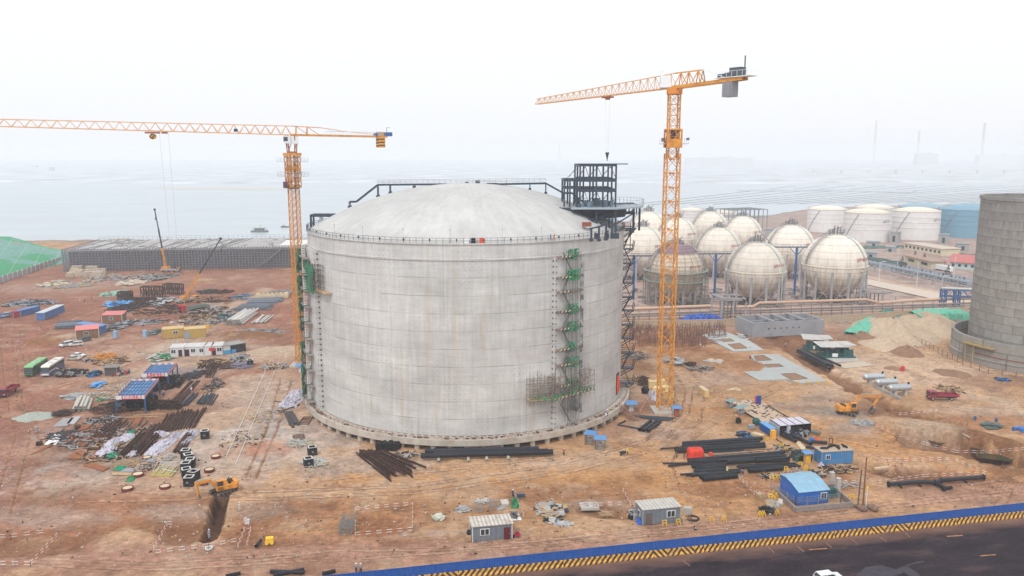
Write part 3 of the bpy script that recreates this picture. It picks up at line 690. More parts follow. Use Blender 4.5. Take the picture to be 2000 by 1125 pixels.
while z<42:
 for a,b in((aL0-3,aL0),(aL0,aL1)):
  for d in(.2,1.6):tb.bar(WL(a,d,z),WL(b,d,z),.1)
 m_=MB();m_.bar(WL(aL0,.9,z),WL(aL1+2.5,.9,z),1.5,.15);m_.bar(WL(aL1,.2,z-.8),WL(aL1+2.5,1.5,z),.12)
 put(m_,'landing',mat('dusty_deck',(.28,.25,.22)),ls)
 tb.bar(WL(aL0,1.6,z),WL(aL1,1.6,z+3.4),.08)
 for k in range(8):
  c_=WL(aL1-1+.0*k,.9,z+.4+k*.42);cage.box(c_,(.9,.9,.1))
 for sx in(-.4,.4):c_=WL(aL1-1,.9,z+.3);cage.bar(c_+Vector((sx,0,0)),c_+Vector((sx,0,3.4)),.09)
 i+=1;z+=4.2
nbs=[(43.0,6),(36,5),(30,4),(25,4),(18,5),(12,5),(7,4)]
for k,(zt,h)in enumerate(nbs):sheet(nb,WL(aL0-4.2,1.9,zt),WL(aL0+.6,1.9,zt),h,.4,5,4,k);sheet(nb,WL(aL0-4.4,.6,zt),WL(aL0-3.8,1.9,zt),h,.4,3,4,k+9)
put(tb,'tube_frame',mat('scaffold_tube',(.13,.12,.11)),ls);put(cage,'ladder_cage',M_white,ls);put(nb,'netting',M_netd,ls)
hs_=thing('hanging_scaffold','small platform with dark green netting hanging high on the left of the big tank wall','scaffold',TC)
tb=MB();nb=MB();za=34.4
def WH(a,d,z):return Vector(ca(a,TR+.2+d,z))
for a in range(-58,-50,2):
 for d in(.2,1.5):tb.bar(WH(a,d,za-.5),WH(a+.2,d,za+6+R.random()*2),.1)
for zz in(1,2.4,3.8,5.2,6.4):
 for d in(.2,1.5):tb.bar(WH(-59,d,za+zz),WH(-51,d,za+zz),.1)
for k in range(20):a=-59+R.random()*7;tb.bar(WH(a,R.random()*1.5,za+R.random()*6),WH(a+R.random()*2,R.random()*1.5,za+R.random()*6),.09)
sheet(nb,WH(-66,1.7,za+7),WH(-56,1.7,za+6),6,.5,8,4,2);sheet(nb,WH(-62,1.8,za+1.5),WH(-55,1.8,za+1),2.0,.3,8,2,12)
put(tb,'tube_frame',MATS['scaffold_tube'],hs_);put(nb,'netting',M_netd,hs_);put(MB().bar(WH(-64,.8,za),WH(-47,.8,za),1.6,.25),'boards',M_wood,hs_)
rs=thing('side_stair','black steel stair with bracketed landings down the right side of the big tank','stair',TC)
Yr=TC.y-2;fr_=MB();xw=TR-.3
py_l=[486,514,552,578,590,633,658,688,703,744]
prev=None
for i,py in enumerate([450,486,514,552,580,606,634,660,688,718,748]):
 z=U(1228,py,Yr).z;x1=U(1236,py,Yr).x-TC.x
 m_=MB().box(((xw+x1)/2,-2,z),(x1-xw,2.4,.22))
 for yy in(-3.1,-.9):
  m_.bar((x1,yy,z),(x1+.3,yy,z+2.3),.2);m_.bar((xw+.3,yy,z),(xw+.3,yy,z+1.2),.15);m_.bar((xw,yy,z+1.1),(x1+.15,yy,z+1.1),.12)
  m_.bar((xw-.2,yy,z-2.2),(x1-.2,yy,z-.1),.2)
 put(m_,'landing',M_steel,rs)
 if prev is not None:
  sg=1 if i%2 else-1;xm=(xw+x1)/2
  for yy in(-2.4,-1.6):fr_.bar((xm-sg*1.1,yy,z),(xm+sg*.9,yy,prev),.2)
  for k in range(6):f=k/6;fr_.bar((xm-sg*1.1+sg*2*f,-2.4,z+(prev-z)*f),(xm-sg*1.1+sg*2*f,-1.6,z+(prev-z)*f),.14)
  fr_.bar((xw+.2,-3.1,z),(xw+.2,-3.1,prev),.18)
 prev=z
put(fr_,'flights',M_steel,rs)
m_=MB();c_=U(1224,468,Yr)-TC
m_.bar(c_+Vector((-1.5,0,3)),c_+Vector((2.5,0,3)),.4);m_.bar(c_+Vector((2.3,0,3)),c_+Vector((-.8,0,-1)),.3);m_.bar(c_+Vector((1,0,4.5)),c_+Vector((1,0,-3)),.2);put(m_,'top_bracket',M_steel,rs)
A=TC+Vector(ca(64,45.8,2.75));B=A+Vector((3.2,-3.4,-2.9));m_=MB()
for s in(-.7,.7):
 m_.bar(A+Vector((s,0,0)),B+Vector((s,0,0)),.16,.2);m_.bar(A+Vector((s,0,1)),B+Vector((s,0,1)),.1)
 for k in range(5):c_=A+(B-A)*k/4+Vector((s,0,0));m_.bar(c_,c_+Vector((0,0,1)),.1)
for k in range(12):c_=A+(B-A)*k/12;m_.bar(c_+Vector((-.7,0,0)),c_+Vector((.7,0,0)),.3,.06)
solo(m_,'access_stair',mat('rusty_rail',(.28,.12,.08)),'rusty steel stair with handrails leading up to the tank ledge','stair')
def lattice4(mb,P,Q,wd,bay,chord,brace,rz=0.0,xb=True,hz=True):
 P,Q=Vector(P),Vector(Q);n=max(1,round((Q-P).length/bay));h=wd/2
 cs=[Matrix.Rotation(rz,3,'Z')@Vector((x*h,y*h,0))for x,y in((-1,-1),(1,-1),(1,1),(-1,1))]
 for c in cs:mb.bar(P+c,Q+c,chord)
 for i in range(n):
  a=P+(Q-P)*(i/n);b=P+(Q-P)*((i+1)/n)
  for k in range(4):
   c,d=cs[k],cs[(k+1)%4]
   mb.bar(a+c,b+d,brace)
   if xb:mb.bar(a+d,b+c,brace)
   if hz:mb.bar(a+c,a+d,brace)
 return mb
def jib3(mb,P,Q,w,h,w2,h2,bay,ch,br):
 P,Q=Vector(P),Vector(Q);d=(Q-P);n=max(1,round(d.length/bay));s=Vector((-d.y,d.x,0)).normalized();up=Vector((0,0,1))
 def st(f):
  c=P+d*f;ww=(w+(w2-w)*f)/2;hh=h+(h2-h)*f;return c-s*ww,c+s*ww,c+up*hh
 pr=st(0)
 for i in range(1,n+1):
  cu=st(i/n);mi=st((i-.5)/n)
  for k in range(3):mb.bar(pr[k],cu[k],ch)
  for k in(0,1):mb.bar(pr[k],mi[2],br);mb.bar(mi[2],cu[k],br)
  mb.bar(cu[0],cu[1],br);mb.bar(pr[0],cu[1],br);pr=cu
 return mb
def winch_hook(par,top,bot,jd):
 m_=MB();s=Vector((jd.x,jd.y,0)).normalized()
 for k in(-1,1):m_.bar(top+s*k*.9,bot+s*k*.35,.025)
 put(m_,'hoist_rope',mat('rope',(.2,.2,.22)),par)
M_cw=hazard_mat('counterweight_paint',.9,chev=1.8,dirt=False)
M_cabw=mat('crane_cab_white',(.72,.73,.74),.5,var=.05)
def counterweight(par,p,jd,n,w,h,m):
 a=math.atan2(jd.y,jd.x)
 for k in range(n):
  o_=put(MB().box((0,0,0),(w/n*.9,w*(.8 if n==4 else 1.25),h)),'counterweight',m,par,loc=p+jd*(k*w/n),rz=a)
b1=G(589,713);c1=thing('tower_crane','yellow tower crane left of the tank, jib reaching out of the left frame edge','tower crane',b1)
def L1(px,py,Y=None):return U(px,py,Y or b1.y)-b1
rz1=rad(42);zt=L1(571,300).z
m_=MB();lattice4(m_,(0,0,0),(0,0,L1(578,362).z),2.55,2.1,.27,.11,rz1);put(m_,'mast',M_yel,c1)
z_a,z_b=L1(577,366).z,L1(573,304).z
m_=MB();lattice4(m_,(0,0,z_a),(0,0,z_b),3.5,2.6,.24,.16,rz1);lattice4(m_,(0,0,z_a),(0,0,z_b),2.3,2.6,.28,.14,rz1)
m_.box((0,0,z_b+.4),(4.2,4.2,.9),rz1);m_.box((0,0,(z_a+z_b)/2+1),(3.4,3.4,.8),rz1);put(m_,'climbing_frame',M_yel,c1)
for py in(316,344):
 z=L1(573,py).z;m_=MB();hw=4.6
 for sx,sy in((-1,-1),(1,-1),(1,1),(-1,1)):
  pass
 for k in range(4):
  a=rz1+k*pi/2;u_,v_=Vector((cos(a),sin(a),0)),Vector((-sin(a),cos(a),0));A=u_*hw*.75-v_*hw*.75;B=u_*hw*.75+v_*hw*.75
  m_.bar(A+Vector((0,0,z))-u_*.4,B+Vector((0,0,z))-u_*.4,.9,.12)
  for hh in(.6,1.2):m_.bar(A+Vector((0,0,z+hh)),B+Vector((0,0,z+hh)),.07)
  for j in range(4):c_=A+(B-A)*j/3+Vector((0,0,z));m_.bar(c_,c_+Vector((0,0,1.2)),.07)
 put(m_,'work_platform',M_galv,c1)
z=L1(578,367).z;put(MB().box((0,0,z),(2.8,2.8,.5),rz1).box((-2,-2,z+1),(.5,2,2),rz1),'climbing_jack',mat('jack',(.12,.06,.08)),c1)
z_c=L1(570,288).z;z_d=L1(568,264).z
m_=MB()
for x,y in((-1,-1),(1,-1),(1,1),(-1,1)):m_.bar((x*1.1,y*1.1,z_b+.8),(x*1.5,y*1.5,z_d),.28)
for x,y,x2,y2 in((-1,-1,1,-1),(1,-1,1,1),(-1,1,-1,-1)):m_.bar((x*1.1,y*1.1,z_b+.8),(x2*1.5,y2*1.5,z_d),.16)
m_.tube((0,0,z_b+.3),(0,0,z_b+1.3),1.5,14);put(m_,'slewing_unit',mat('slew_brown',(.35,.14,.05)),c1)
jA=L1(600,263.5);jroot=Vector((0,0,jA.z))
tip=U(-260,239.5,205)-b1;jd=Vector((tip.x,tip.y,0)).normalized()
cj=U(742,267,b1.y+15)-b1;cjd=Vector((cj.x,cj.y,0)).normalized()
m_=MB();jib3(m_,jroot,tip,1.9,2.7,1.4,1.6,3.1,.24,.13);put(m_,'jib',mat('jib_paint',(.66,.33,.12),.5,var=.1),c1)
m_=MB();s=Vector((-cjd.y,cjd.x,0))
ce=jroot+cjd*31.5+Vector((0,0,cj.z-jroot.z))
for k in(-1,1):m_.bar(jroot+s*k*.9,ce+s*k*.9,.35,.6)
for i in range(16):c_=jroot+(ce-jroot)*i/15;m_.bar(c_-s*.9,c_+s*.9,.16)
top=jroot+Vector((0,0,2.7));t2=top+(ce-jroot)*.30+Vector((0,0,-.3));t3=t2+(ce-jroot)*.22+Vector((0,0,-.9));t4=jroot+(ce-jroot)*.85+Vector((0,0,.7))
m_.bar(top,t2,.25);m_.bar(t2,t3,.2)
m_.bar(t3,t4,.12)
for f in(.05,.16):c_=jroot+(ce-jroot)*f;m_.bar(c_+s*.8,c_+Vector((0,0,2.7))-s*0,.2);m_.bar(c_-s*.8,c_+Vector((0,0,2.6)),.2);m_.bar(c_+Vector((0,0,2.6)),c_+(ce-jroot)*.13,.16)
put(m_,'counter_jib',M_yel,c1)
m_=MB()
for k in(-1,1):
 for i in range(12):c_=jroot+(ce-jroot)*(.35+.62*i/11)+s*k*1.2;m_.bar(c_,c_+Vector((0,0,1.3)),.06)
 m_.bar(jroot+(ce-jroot)*.35+s*k*1.2+Vector((0,0,1.3)),ce+s*k*1.2+Vector((0,0,1.3)),.06)
put(m_,'handrail',M_galv,c1)
m_=MB();c_=jroot+(ce-jroot)*.93;az=math.atan2(cjd.y,cjd.x)
m_.box(c_+Vector((0,0,.9)),(2.2,1.8,1.3),az);put(m_,'winch',mat('winch_tan',(.5,.36,.25)),c1)
put(MB().box(c_+cjd*2.6+Vector((0,0,.8)),(2.6,2.2,1.3),az).box(c_-cjd*1.6+Vector((0,0,.5)),(.6,2.2,1.2),az).bar(c_+cjd*2.4,c_+cjd*2.4+Vector((0,0,3)),.12).bar(c_+cjd*2.4+Vector((0,0,2.9)),c_+cjd*3.6+Vector((0,0,3)),.1),'control_box',M_bluesteel,c1)
counterweight(c1,c_-cjd*.6+Vector((0,0,-1.9)),cjd,3,2.2,3.3,M_cw)
cab=put(MB().box((-.9,-1.6,jroot.z-1.5),(2.0,1.5,2.2),.2).box((1.3,-1.4,jroot.z-1.6),(2.4,.25,2.2),.1),'cab',M_cabw,c1);put(MB().box((-1.15,-2.38,jroot.z-1.3),(1.3,.1,1.3),.2),'window',M_glass,cab)
tr=jroot+(tip-jroot)*((566-232)/(566+260))*.93
m_=MB();a=math.atan2(jd.y,jd.x);m_.box(tr+Vector((0,0,-.5)),(4,1.8,.5),a).box(tr-jd*3.2+Vector((0,0,-.5)),(1.6,1.6,.5),a);put(m_,'trolley',mat('trolley_brown',(.35,.12,.06)),c1)
put(MB().sphere(tr+Vector((0,0,-1.6)),.9,10,6,(1.2,.6,.9)),'hook_block',M_cw,c1)
g1=U(267,474,b1.y-18)-b1
m_=MB()
for k in(-1,1):m_.bar(tr+jd*k*1.2-jd*3,Vector((tr.x-jd.x*4,tr.y-jd.y*4,12))+jd*k*.7,.035)
put(m_,'hoist_rope',mat('rope',(.3,.3,.33)),c1)
lx=jroot+(tip-jroot)*.155;put(MB().box(lx+Vector((0,-.6,.9)),(1,.4,.9)),'lamp',M_steel,c1)
b2=G(1297,802);c2=thing('tower_crane','yellow tower crane right of the tank with grey counterweights, standing clear of it','tower crane',b2)
def L2(px,py,Y=None):return U(px,py,Y or b2.y)-b2
rz2=rad(3);zl=L2(1310,300).z
m_=MB();lattice4(m_,(0,0,0),(0,0,zl),3.3,3.6,.32,.12,rz2,hz=False)
for i in range(0,40):
 z=i*1.8
 if z<zl:
  for k in range(4):a=rz2+k*pi/2;c_=Vector((cos(a)*1.62,sin(a)*1.62,z));m_.box(c_,(.12,.75,.45),a)if i%2 else None
put(m_,'mast',M_yel,c2)
m_=MB();zt2=L2(1316,183).z;lattice4(m_,(0,0,zl-1),(0,0,zt2),2.55,2.8,.28,.12,rz2);put(m_,'upper_mast',M_yel,c2)
z_a,z_b=L2(1311,288).z,L2(1313,253).z
m_=MB();lattice4(m_,(0,0,z_a),(0,0,z_b),3.5,5,.4,.2,rz2,False)
m_.box((0,-1.9,z_a+1),(3.9,.3,2.2),rz2).box((0,1.9,z_a+1),(3.9,.3,2.2),rz2).box((0,0,z_b),(3.8,3.8,.35),rz2).box((0,0,(z_a+z_b)/2-.5),(3.8,3.8,.4),rz2);put(m_,'climbing_frame',M_yel,c2)
m_=MB();z=L2(1313,281).z;m_.box((2.9,0,z),(1.2,4.6,.15),rz2);m_.box((-2.6,0,z),(.8,4.6,.15),rz2)
for x in(3.4,-2.9):
 for y in(-2.2,0,2.2):m_.bar((x,y,z),(x,y,z+1.3),.07)
 m_.bar((x,-2.2,z+1.3),(x,2.2,z+1.3),.07)
put(m_,'work_platform',M_galv,c2)
for q_ in(((0,0,(z_a+z_b)/2+.6),(1.2,1.2,3)),((-2.7,-1.2,z+1),(.7,.7,.9)),((3.6,-1,z+1.2),(.6,.6,.6))):put(MB().box(*q_),'climbing_jack',mat('jack',(.06,.06,.08)),c2)
m_=MB();zj=L2(1316,172).z;m_.tube((0,0,zt2-.1),(0,0,zj),2.0,16).box((0,0,zt2+.1),(3,3,.7),rz2);put(m_,'slewing_unit',mat('slew_orange',(.60,.22,.04)),c2)
jr=Vector((0,0,zj+.1));tip2=U(1048,203.5,b2.y+44)-b2;jd2=Vector((tip2.x,tip2.y,0)).normalized()
L_=20.5;ce2=None
for Yo in[b2.y-k*.5 for k in range(0,70)]:
 q=U(1455,153,Yo)-b2
 cr=jd2.x*q.y-jd2.y*q.x
 if ce2 is None or abs(cr)<best:best,ce2=abs(cr),q
cd2=Vector((ce2.x,ce2.y,0)).normalized()
m_=MB();jib3(m_,jr,tip2,1.9,3.5,1.3,1.5,2.6,.22,.12);put(m_,'jib',mat('jib_paint',(.66,.33,.12)),c2)
m_=MB();s=Vector((-cd2.y,cd2.x,0))
for k in(-1,1):m_.bar(jr+s*k*1.0,ce2+s*k*1.0,.4,.75)
m_.bar(jr-s,ce2-s,.3,.3)
T0=jr+Vector((0,0,3.5));T1=jr+(ce2-jr)*.42+Vector((0,0,3.3));T2=jr+(ce2-jr)*.75+Vector((0,0,.9))
m_.bar(T0,T1,.3)
for f in(.02,.14,.28,.42):
 c_=jr+(ce2-jr)*f;f2=min(.42,f+.07);t_=T0+(T1-T0)*(f2/.42)
 for k in(-1,1):m_.bar(c_+s*k,t_,.2);m_.bar(t_,jr+(ce2-jr)*min(.42,f+.14)+s*k,.2)
put(m_,'counter_jib',M_yel,c2)
put(MB().bar(T1,T2,.12).bar(T1+s*.5,T2+s,.1).bar(T1-s*.5,T2-s,.1),'tie_bar',M_white,c2)
m_=MB();az=math.atan2(cd2.y,cd2.x);c_=jr+(ce2-jr)*.86
m_.box(c_+Vector((0,0,.55)),(9.6,3.0,.16),az)
for k in(-1,1):
 for i in range(7):p=c_+cd2*(-4+i*1.5)+s*k*1.7+Vector((0,0,.6));m_.bar(p,p+Vector((0,0,1.3)),.07)
 m_.bar(c_-cd2*4+s*k*1.7+Vector((0,0,1.9)),c_+cd2*5+s*k*1.7+Vector((0,0,1.9)),.07)
m_.box(c_+cd2*4.6+Vector((0,0,.62)),(1.6,3.0,.14),az);put(m_,'rear_platform',M_white,c2)
m_=MB();m_.box(c_+cd2*.8+Vector((0,0,1.7)),(3.2,2,2.0),az).box(c_-cd2*1.6+Vector((0,0,1.2)),(1.4,1.6,1.0),az).box(c_-cd2*3.6+Vector((0,0,1.1)),(1.6,1.4,.9),az).bar(c_+cd2*2.8,c_+cd2*2.8+Vector((0,0,5.2)),.25).tube(c_+cd2*.8+s*1.2+Vector((0,0,1.7)),c_+cd2*.8-s*1.2+Vector((0,0,1.7)),.9,12)
put(m_,'winch',mat('dark_winch',(.08,.10,.12)),c2)
counterweight(c2,c_-cd2*2.2+Vector((0,0,-1.9)),cd2,4,2.9,3.9,mat('grey_counterweight',(.24,.24,.26),.8))
cw=MB()
for k in range(3):
 for j in range(2):cw.box(c_-cd2*2.7+Vector((0,0,-.6-1.2*k))-s*(j*1.0-.5),(.12,.7,.7),az)
put(cw,'weight_marking',mat('marking_orange',(.75,.3,.08)),c2)
cabp=jr-cd2*3.6-Vector((0,2.0,0));cab=put(MB().box(cabp+Vector((0,0,1.5)),(2.6,1.6,3.0),rad(-10)).box(cabp+Vector((1.8,0,.2)),(6.5,2.4,.15),rad(-10)).box(cabp+Vector((-1,0,3.6)),(.7,.3,1)),'cab',M_cabw,c2)
put(MB().box(cabp+Vector((.9,-.85,1.9)),(.6,.08,1.2),rad(-10)).box(cabp+Vector((-1.35,.1,1.8)),(.08,1.2,1.4),rad(-10)),'window',M_glass,cab)
tr2=U(1187,190,b2.y+44*.47)-b2
m_=MB().box(tr2,(3.4,1.6,.4),math.atan2(jd2.y,jd2.x)).box(tr2+Vector((0,0,-.4)),(1.2,1.2,.5));put(m_,'trolley',mat('trolley_brown',(.3,.1,.06)),c2)
hk=U(1186,300,b2.y+44*.47)-b2;winch_hook(c2,tr2,hk,jd2)
put(MB().tube(hk+Vector((0,0,.2)),hk+Vector((0,0,-1.1)),.5,8,.25).tube(hk+Vector((0,0,-1.1)),hk+Vector((0,0,-2.0)),.2,6,.1).box(hk+Vector((0,0,.1)),(1.0,.5,.5)),'hook_block',mat('hook_dark',(.05,.05,.07)),c2)
for c_,b_ in((c1,b1),(c2,b2)):put(MB().box((0,0,.1),(6.5,6.5,.6),.05),'footing',M_conc,c_)
def sphere_mat(name,base,dirt,amt):
 m=bpy.data.materials.new(name);t=NT(m);o=t.sep();z=o[2]
 f=t.rng(t.noise(t.co(),.25,5,.6),.3,.7,.88,1.08)
 band=t.math('FRACT',t.math('DIVIDE',z,2.75));ln=t.math('MULTIPLY',t.math('LESS_THAN',band,.06),.6)
 an=t.math('MULTIPLY',t.math('ARCTAN2',o[1],o[0]),3.2);vl=t.math('MULTIPLY',t.math('LESS_THAN',t.math('FRACT',an),.03),.28)
 f=t.math('MULTIPLY',f,t.rng(t.new('ShaderNodeObjectInfo').outputs['Random'],0,1,.86,1.04));c=t.mul(base,f)
 low=t.rng(z,3,22,1,.25)
 st=t.math('MULTIPLY',t.rng(t.noise(t.scale(t.comb(t.math('MULTIPLY',an,3.0),z),(1,.12,1)),1.2,5,.65),.42,.66,0,amt),low)
 c=t.mix(st,c,dirt);c=t.mix(t.math('MAXIMUM',ln,vl),c,(.22,.18,.15))
 t.put(c,t.b.inputs['Base Color']);t.b.inputs['Roughness'].default_value=.55;return m
M_sph=sphere_mat('cream_steel_shell',(.80,.74,.65),(.36,.23,.14),.9)
M_sphr=sphere_mat('weathered_shell',(.66,.56,.44),(.30,.16,.10),.9)
M_col=mat('column_grey',(.36,.35,.36),.7,var=.15,dirt=(.25,.18,.15),damt=.4)
def sphere_body(scaff=False):
 t=thing('gas_sphere','x','gas sphere')
 mb=MB();prof=[(max(13*sin(pi*i/32),.01),16-13*cos(pi*i/32))for i in range(33)]
 mb.lathe(prof,56);put(mb,'shell',M_sphr if scaff else M_sph,t,smooth='all')
 mb=MB().lathe([(12.9,15.8),(13.25,15.8),(13.25,16.15),(12.9,16.15)],48);put(mb,'girth_ring',mat('cream_ring',(.74,.69,.6)),t)
 n=12
 for i in range(n):
  a=2*pi*i/n+.1;x,y=12.7*cos(a),12.7*sin(a)
  put(MB().tube((x,y,0),(x,y,14.2),.55,10).box((x,y,.3),(1.8,1.8,.6),a),'column',M_col,t,smooth=True)
 mb=MB()
 for i in range(n):
  a=2*pi*i/n+.1;b=a+2*pi/n
  mb.bar((12.7*cos(a),12.7*sin(a),1),(12.7*cos(b),12.7*sin(b),9.5),.18);mb.bar((12.7*cos(b),12.7*sin(b),1),(12.7*cos(a),12.7*sin(a),9.5),.18)
 put(mb,'cross_brace',M_col,t)
 mb=MB().lathe([(2.6,29.3),(3.2,29.3),(3.2,29.45),(2.6,29.45)],20)
 for k in range(16):
  a=2*pi*k/16;p=Vector((3.2*cos(a),3.2*sin(a),29.4));q=Vector((3.2*cos(a+pi/8),3.2*sin(a+pi/8),29.4));mb.bar(p,p+Vector((0,0,1.2)),.12)
  for zz in(.6,1.2):mb.bar(p+Vector((0,0,zz)),q+Vector((0,0,zz)),.1)
 for k in range(7):a=k*.9;mb.tube((1.5*cos(a),1.5*sin(a),28.8),(1.5*cos(a),1.5*sin(a),31+k%3*.7),.22,6)
 for k in range(3):mb.bar((-1+k,-1,31),(1.6+k*.5,1,31.4+k*.3),.25)
 put(mb,'top_platform',mat('platform_steel',(.20,.20,.21),.6),t)
 mb=MB();pr=None
 for k in range(15):
  th=rad(88-5.6*k);a=pi+.25+.02*k;r_=13.9;p=Vector((r_*sin(th)*cos(a),r_*sin(th)*sin(a),16+r_*cos(th)))
  s=Vector((-sin(a),cos(a),0))*.45
  if pr:
   for sg in(-1,1):mb.bar(pr+s*sg,p+s*sg,.18);mb.bar(pr+s*sg+Vector((0,0,1.1)),p+s*sg+Vector((0,0,1.1)),.1)
   mb.bar(p-s,p+s,.3,.08);mb.bar(p-s,p-s+Vector((0,0,1.1)),.1)
  pr=p
 put(mb,'stair',MATS['platform_steel'],t)
 mb=MB();pr=None
 for k in range(11):
  th=rad(8*k+4);a=-pi/2+.55+.02*k;r_=13.25;p=Vector((r_*sin(th)*cos(a),r_*sin(th)*sin(a),16+r_*cos(th)))
  if pr and not scaff:mb.bar(pr,p,.32)
  pr=p
 if mb.v:mb.bar(pr,(pr.x,pr.y,1),.3)
 if mb.v:put(mb,'down_pipe',mat('pipe_pale_green',(.45,.55,.52)),t)
 mb=MB();rr=random.Random(4)
 for k in range(10):a=rr.random()*6.3;r_=rr.random()*10;mb.b0(r_*cos(a),r_*sin(a),0,1+rr.random()*3,.6+rr.random(),.8+rr.random()*1.6,a)
 mb.tube((0,0,0),(0,0,3.5),.5,8);put(mb,'valve_group',mat('valve_grey',(.16,.15,.16)),t)['kind']='stuff'
 return t
SC_=mat('old_scaffold_tube',(.22,.20,.18),.8)
def scaffold_cage(t):
 mb=MB()
 for rr_ in(14.2,15.4):
  n=34
  for i in range(n):
   a=2*pi*i/n;mb.bar((rr_*cos(a),rr_*sin(a),0),(rr_*cos(a),rr_*sin(a),17.5 if rr_>15 else 20),.12)
   for z in(2,4,6,8,10,12,14,16):b=2*pi*(i+1)/n;mb.bar((rr_*cos(a),rr_*sin(a),z),(rr_*cos(b),rr_*sin(b),z),.1)
 put(mb,'lower_scaffold',SC_,t)
 mb=MB();n=22
 for i in range(n):
  a=2*pi*i/n;pr=None
  for k in range(9):
   th=rad(90-8.2*k);p=Vector((13.5*sin(th)*cos(a),13.5*sin(th)*sin(a),16+13.5*cos(th)));q=Vector((13.5*sin(th)*cos(a+2*pi/n),13.5*sin(th)*sin(a+2*pi/n),p.z))
   if pr:mb.bar(pr,p,.11)
   mb.bar(p,q,.11);pr=p
 put(mb,'dome_scaffold',SC_,t)
 mb=MB().lathe([(14,12),(15.6,12.1),(15.6,12.3),(14,12.4)],40).lathe([(14,16.6),(15.4,16.6),(15.4,16.8),(14,16.9)],40);put(mb,'walk_ring',mat('green_grey_ring',(.22,.28,.24)),t)
 put(MB().lathe([(9.2,26.0),(9.5,25.2),(6.5,27.6),(3.4,29.1)],40),'primer_cap',mat('mauve_primer',(.28,.19,.23)),t,smooth=True)
def solve_sphere(cx,cy,r):
 dy=-(cy-562.5)/FPX;q=sin(PIT)-dy*cos(PIT)
 d=ZC/(q+16/13*r/FPX);s=r*d/FPX/13
 rr_=ray(cx,cy);return Vector((rr_.x*d,rr_.y*d,0)),s
SPH=[(1320,529,53,'front',1,'gas sphere wrapped in scaffold with a mauve cap, nearest behind the right tower crane'),(1476,527,56,'front',0,'cream gas sphere with number V103 in red, in the middle of the front row'),(1630,516,60,'front',0,'largest cream gas sphere with number V104, at the right end of the front row'),(1256,488,47,'mid',0,'cream gas sphere half hidden behind the right edge of the concrete tank'),(1403,487,44,'mid',0,'grey cream gas sphere seen in the gap between the scaffolded and V103 spheres'),(1543,485,47,'mid',0,'cream gas sphere with rusty streaks in the gap between V103 and V104'),(1266,454,42,'back',0,'farthest left gas sphere, top showing just above the half hidden one'),(1322,464,40,'back',0,'gas sphere whose cream top shows directly behind the right crane mast'),(1386,449,37,'back',0,'smallest far gas sphere right of the crane mast in the back row'),(1449,460,39,'back',0,'gas sphere at the right end of the back row, above the V103 sphere')]
base_s=sphere_body();base_sc=sphere_body(True);scaffold_cage(base_sc)
M_txt=mat('red_lettering',(.45,.10,.07),.7)
for i,(cx,cy,r,row,sc2,lab)in enumerate(SPH):
 p,s=solve_sphere(cx,cy,r)
 if sc2:o_=base_sc;o_.location=p;o_.scale=(s,)*3;o_['label']=lab;o_['group']='gas spheres on columns'
 elif i==1:o_=base_s;o_.location=p;o_.scale=(s,)*3;o_['label']=lab;o_['group']='gas spheres on columns'
 else:
  o_=dup(base_s,p,0,lab,'gas spheres on columns',s)
 num={0:'V101',1:'V103',2:'V104'}.get(i)
 if num:
  for k,ch in enumerate('齐港'+num):
   a=-pi/2+rad((22 if i==1 else 38 if i==2 else 20)+k*5.4+(1.5 if k>1 else 0));th=rad(76);r_=13.12
   text_mesh(ch,1.75 if k>1 else 1.5,'number',M_txt,o_,(r_*sin(th)*cos(a),r_*sin(th)*sin(a),16+r_*cos(th)),(th,0,a+pi/2))
  for ln,th in(('第一氧',92),('danger',98)):
   a=-pi/2+rad(33 if i!=2 else 50);th=rad(th);text_mesh(ln if ln=='danger' else '丙 烷',.75,'notice',M_txt,o_,(13.2*sin(th)*cos(a),13.2*sin(th)*sin(a),16+13.2*cos(th)),(th,0,a+pi/2))
for j,(px,y0,yt)in enumerate(((1237,585,500),(1395,582,496),(1551,577,483))):
 b=G(px,y0);z=U(px,yt,b.y).z;t_=thing('bridge_support',['blue steel post carrying a walkway just right of the concrete tank','blue steel post with bridge between the scaffolded and V103 spheres','blue steel post with bridge between the V103 and V104 spheres'][j],'steel post',b,0,'blue walkway posts')
 put(MB().box((0,0,z/2),(.9,.9,z)),'post',M_bluesteel,t_)
 m_=MB();m_.bar((-11,0,z),(11,0,z),.3,.5);m_.bar((-11,1.4,z),(11,1.4,z),.3,.5);m_.bar((-11,0,z+1.2),(11,0,z+1.2),.12)
 for k in range(13):m_.bar((-11+k*22/12,0,z),(-11+k*22/12,0,z+1.2),.1);m_.bar((-11+k*22/12,0,z),(-11+k*22/12,1.4,z),.15)
 m_.bar((-11,0,z+.2),(-17,2,z+7),.25);m_.bar((11,0,z+.2),(16.5,2,z+7),.25);put(m_,'bridge',mat('bridge_steel',(.13,.15,.2)),t_)
 put(MB().bar((0,0,z-4),(-3.2,0,z-.3),.3).bar((0,0,z-4),(3.2,0,z-.3),.3),'strut',M_bluesteel,t_)
TK=[(1614,37,411,455,'w','white round storage tank, leftmost of the far row behind the V104 sphere'),(1690,42.5,418,474,'w','white storage tank second from left, front of the far row'),(1706,36,408,448,'w','white storage tank partly hidden behind the second front one'),(1786,42.5,415,470,'w','white storage tank nearest left of the light blue tank'),(1878,45,412,466,'b','light blue storage tank beside the concrete silo'),(1800,44,407,446,'g','grey blue tank top peeping out behind the white tank by the blue one'),(1893,40,406,444,'g','grey blue tank barely visible behind the light blue tank'),(1348,24,412,446,'w','pale domed tank seen behind the gas spheres right of the crane'),(1412,22,417,446,'w','pale domed tank top between two back row gas spheres')]
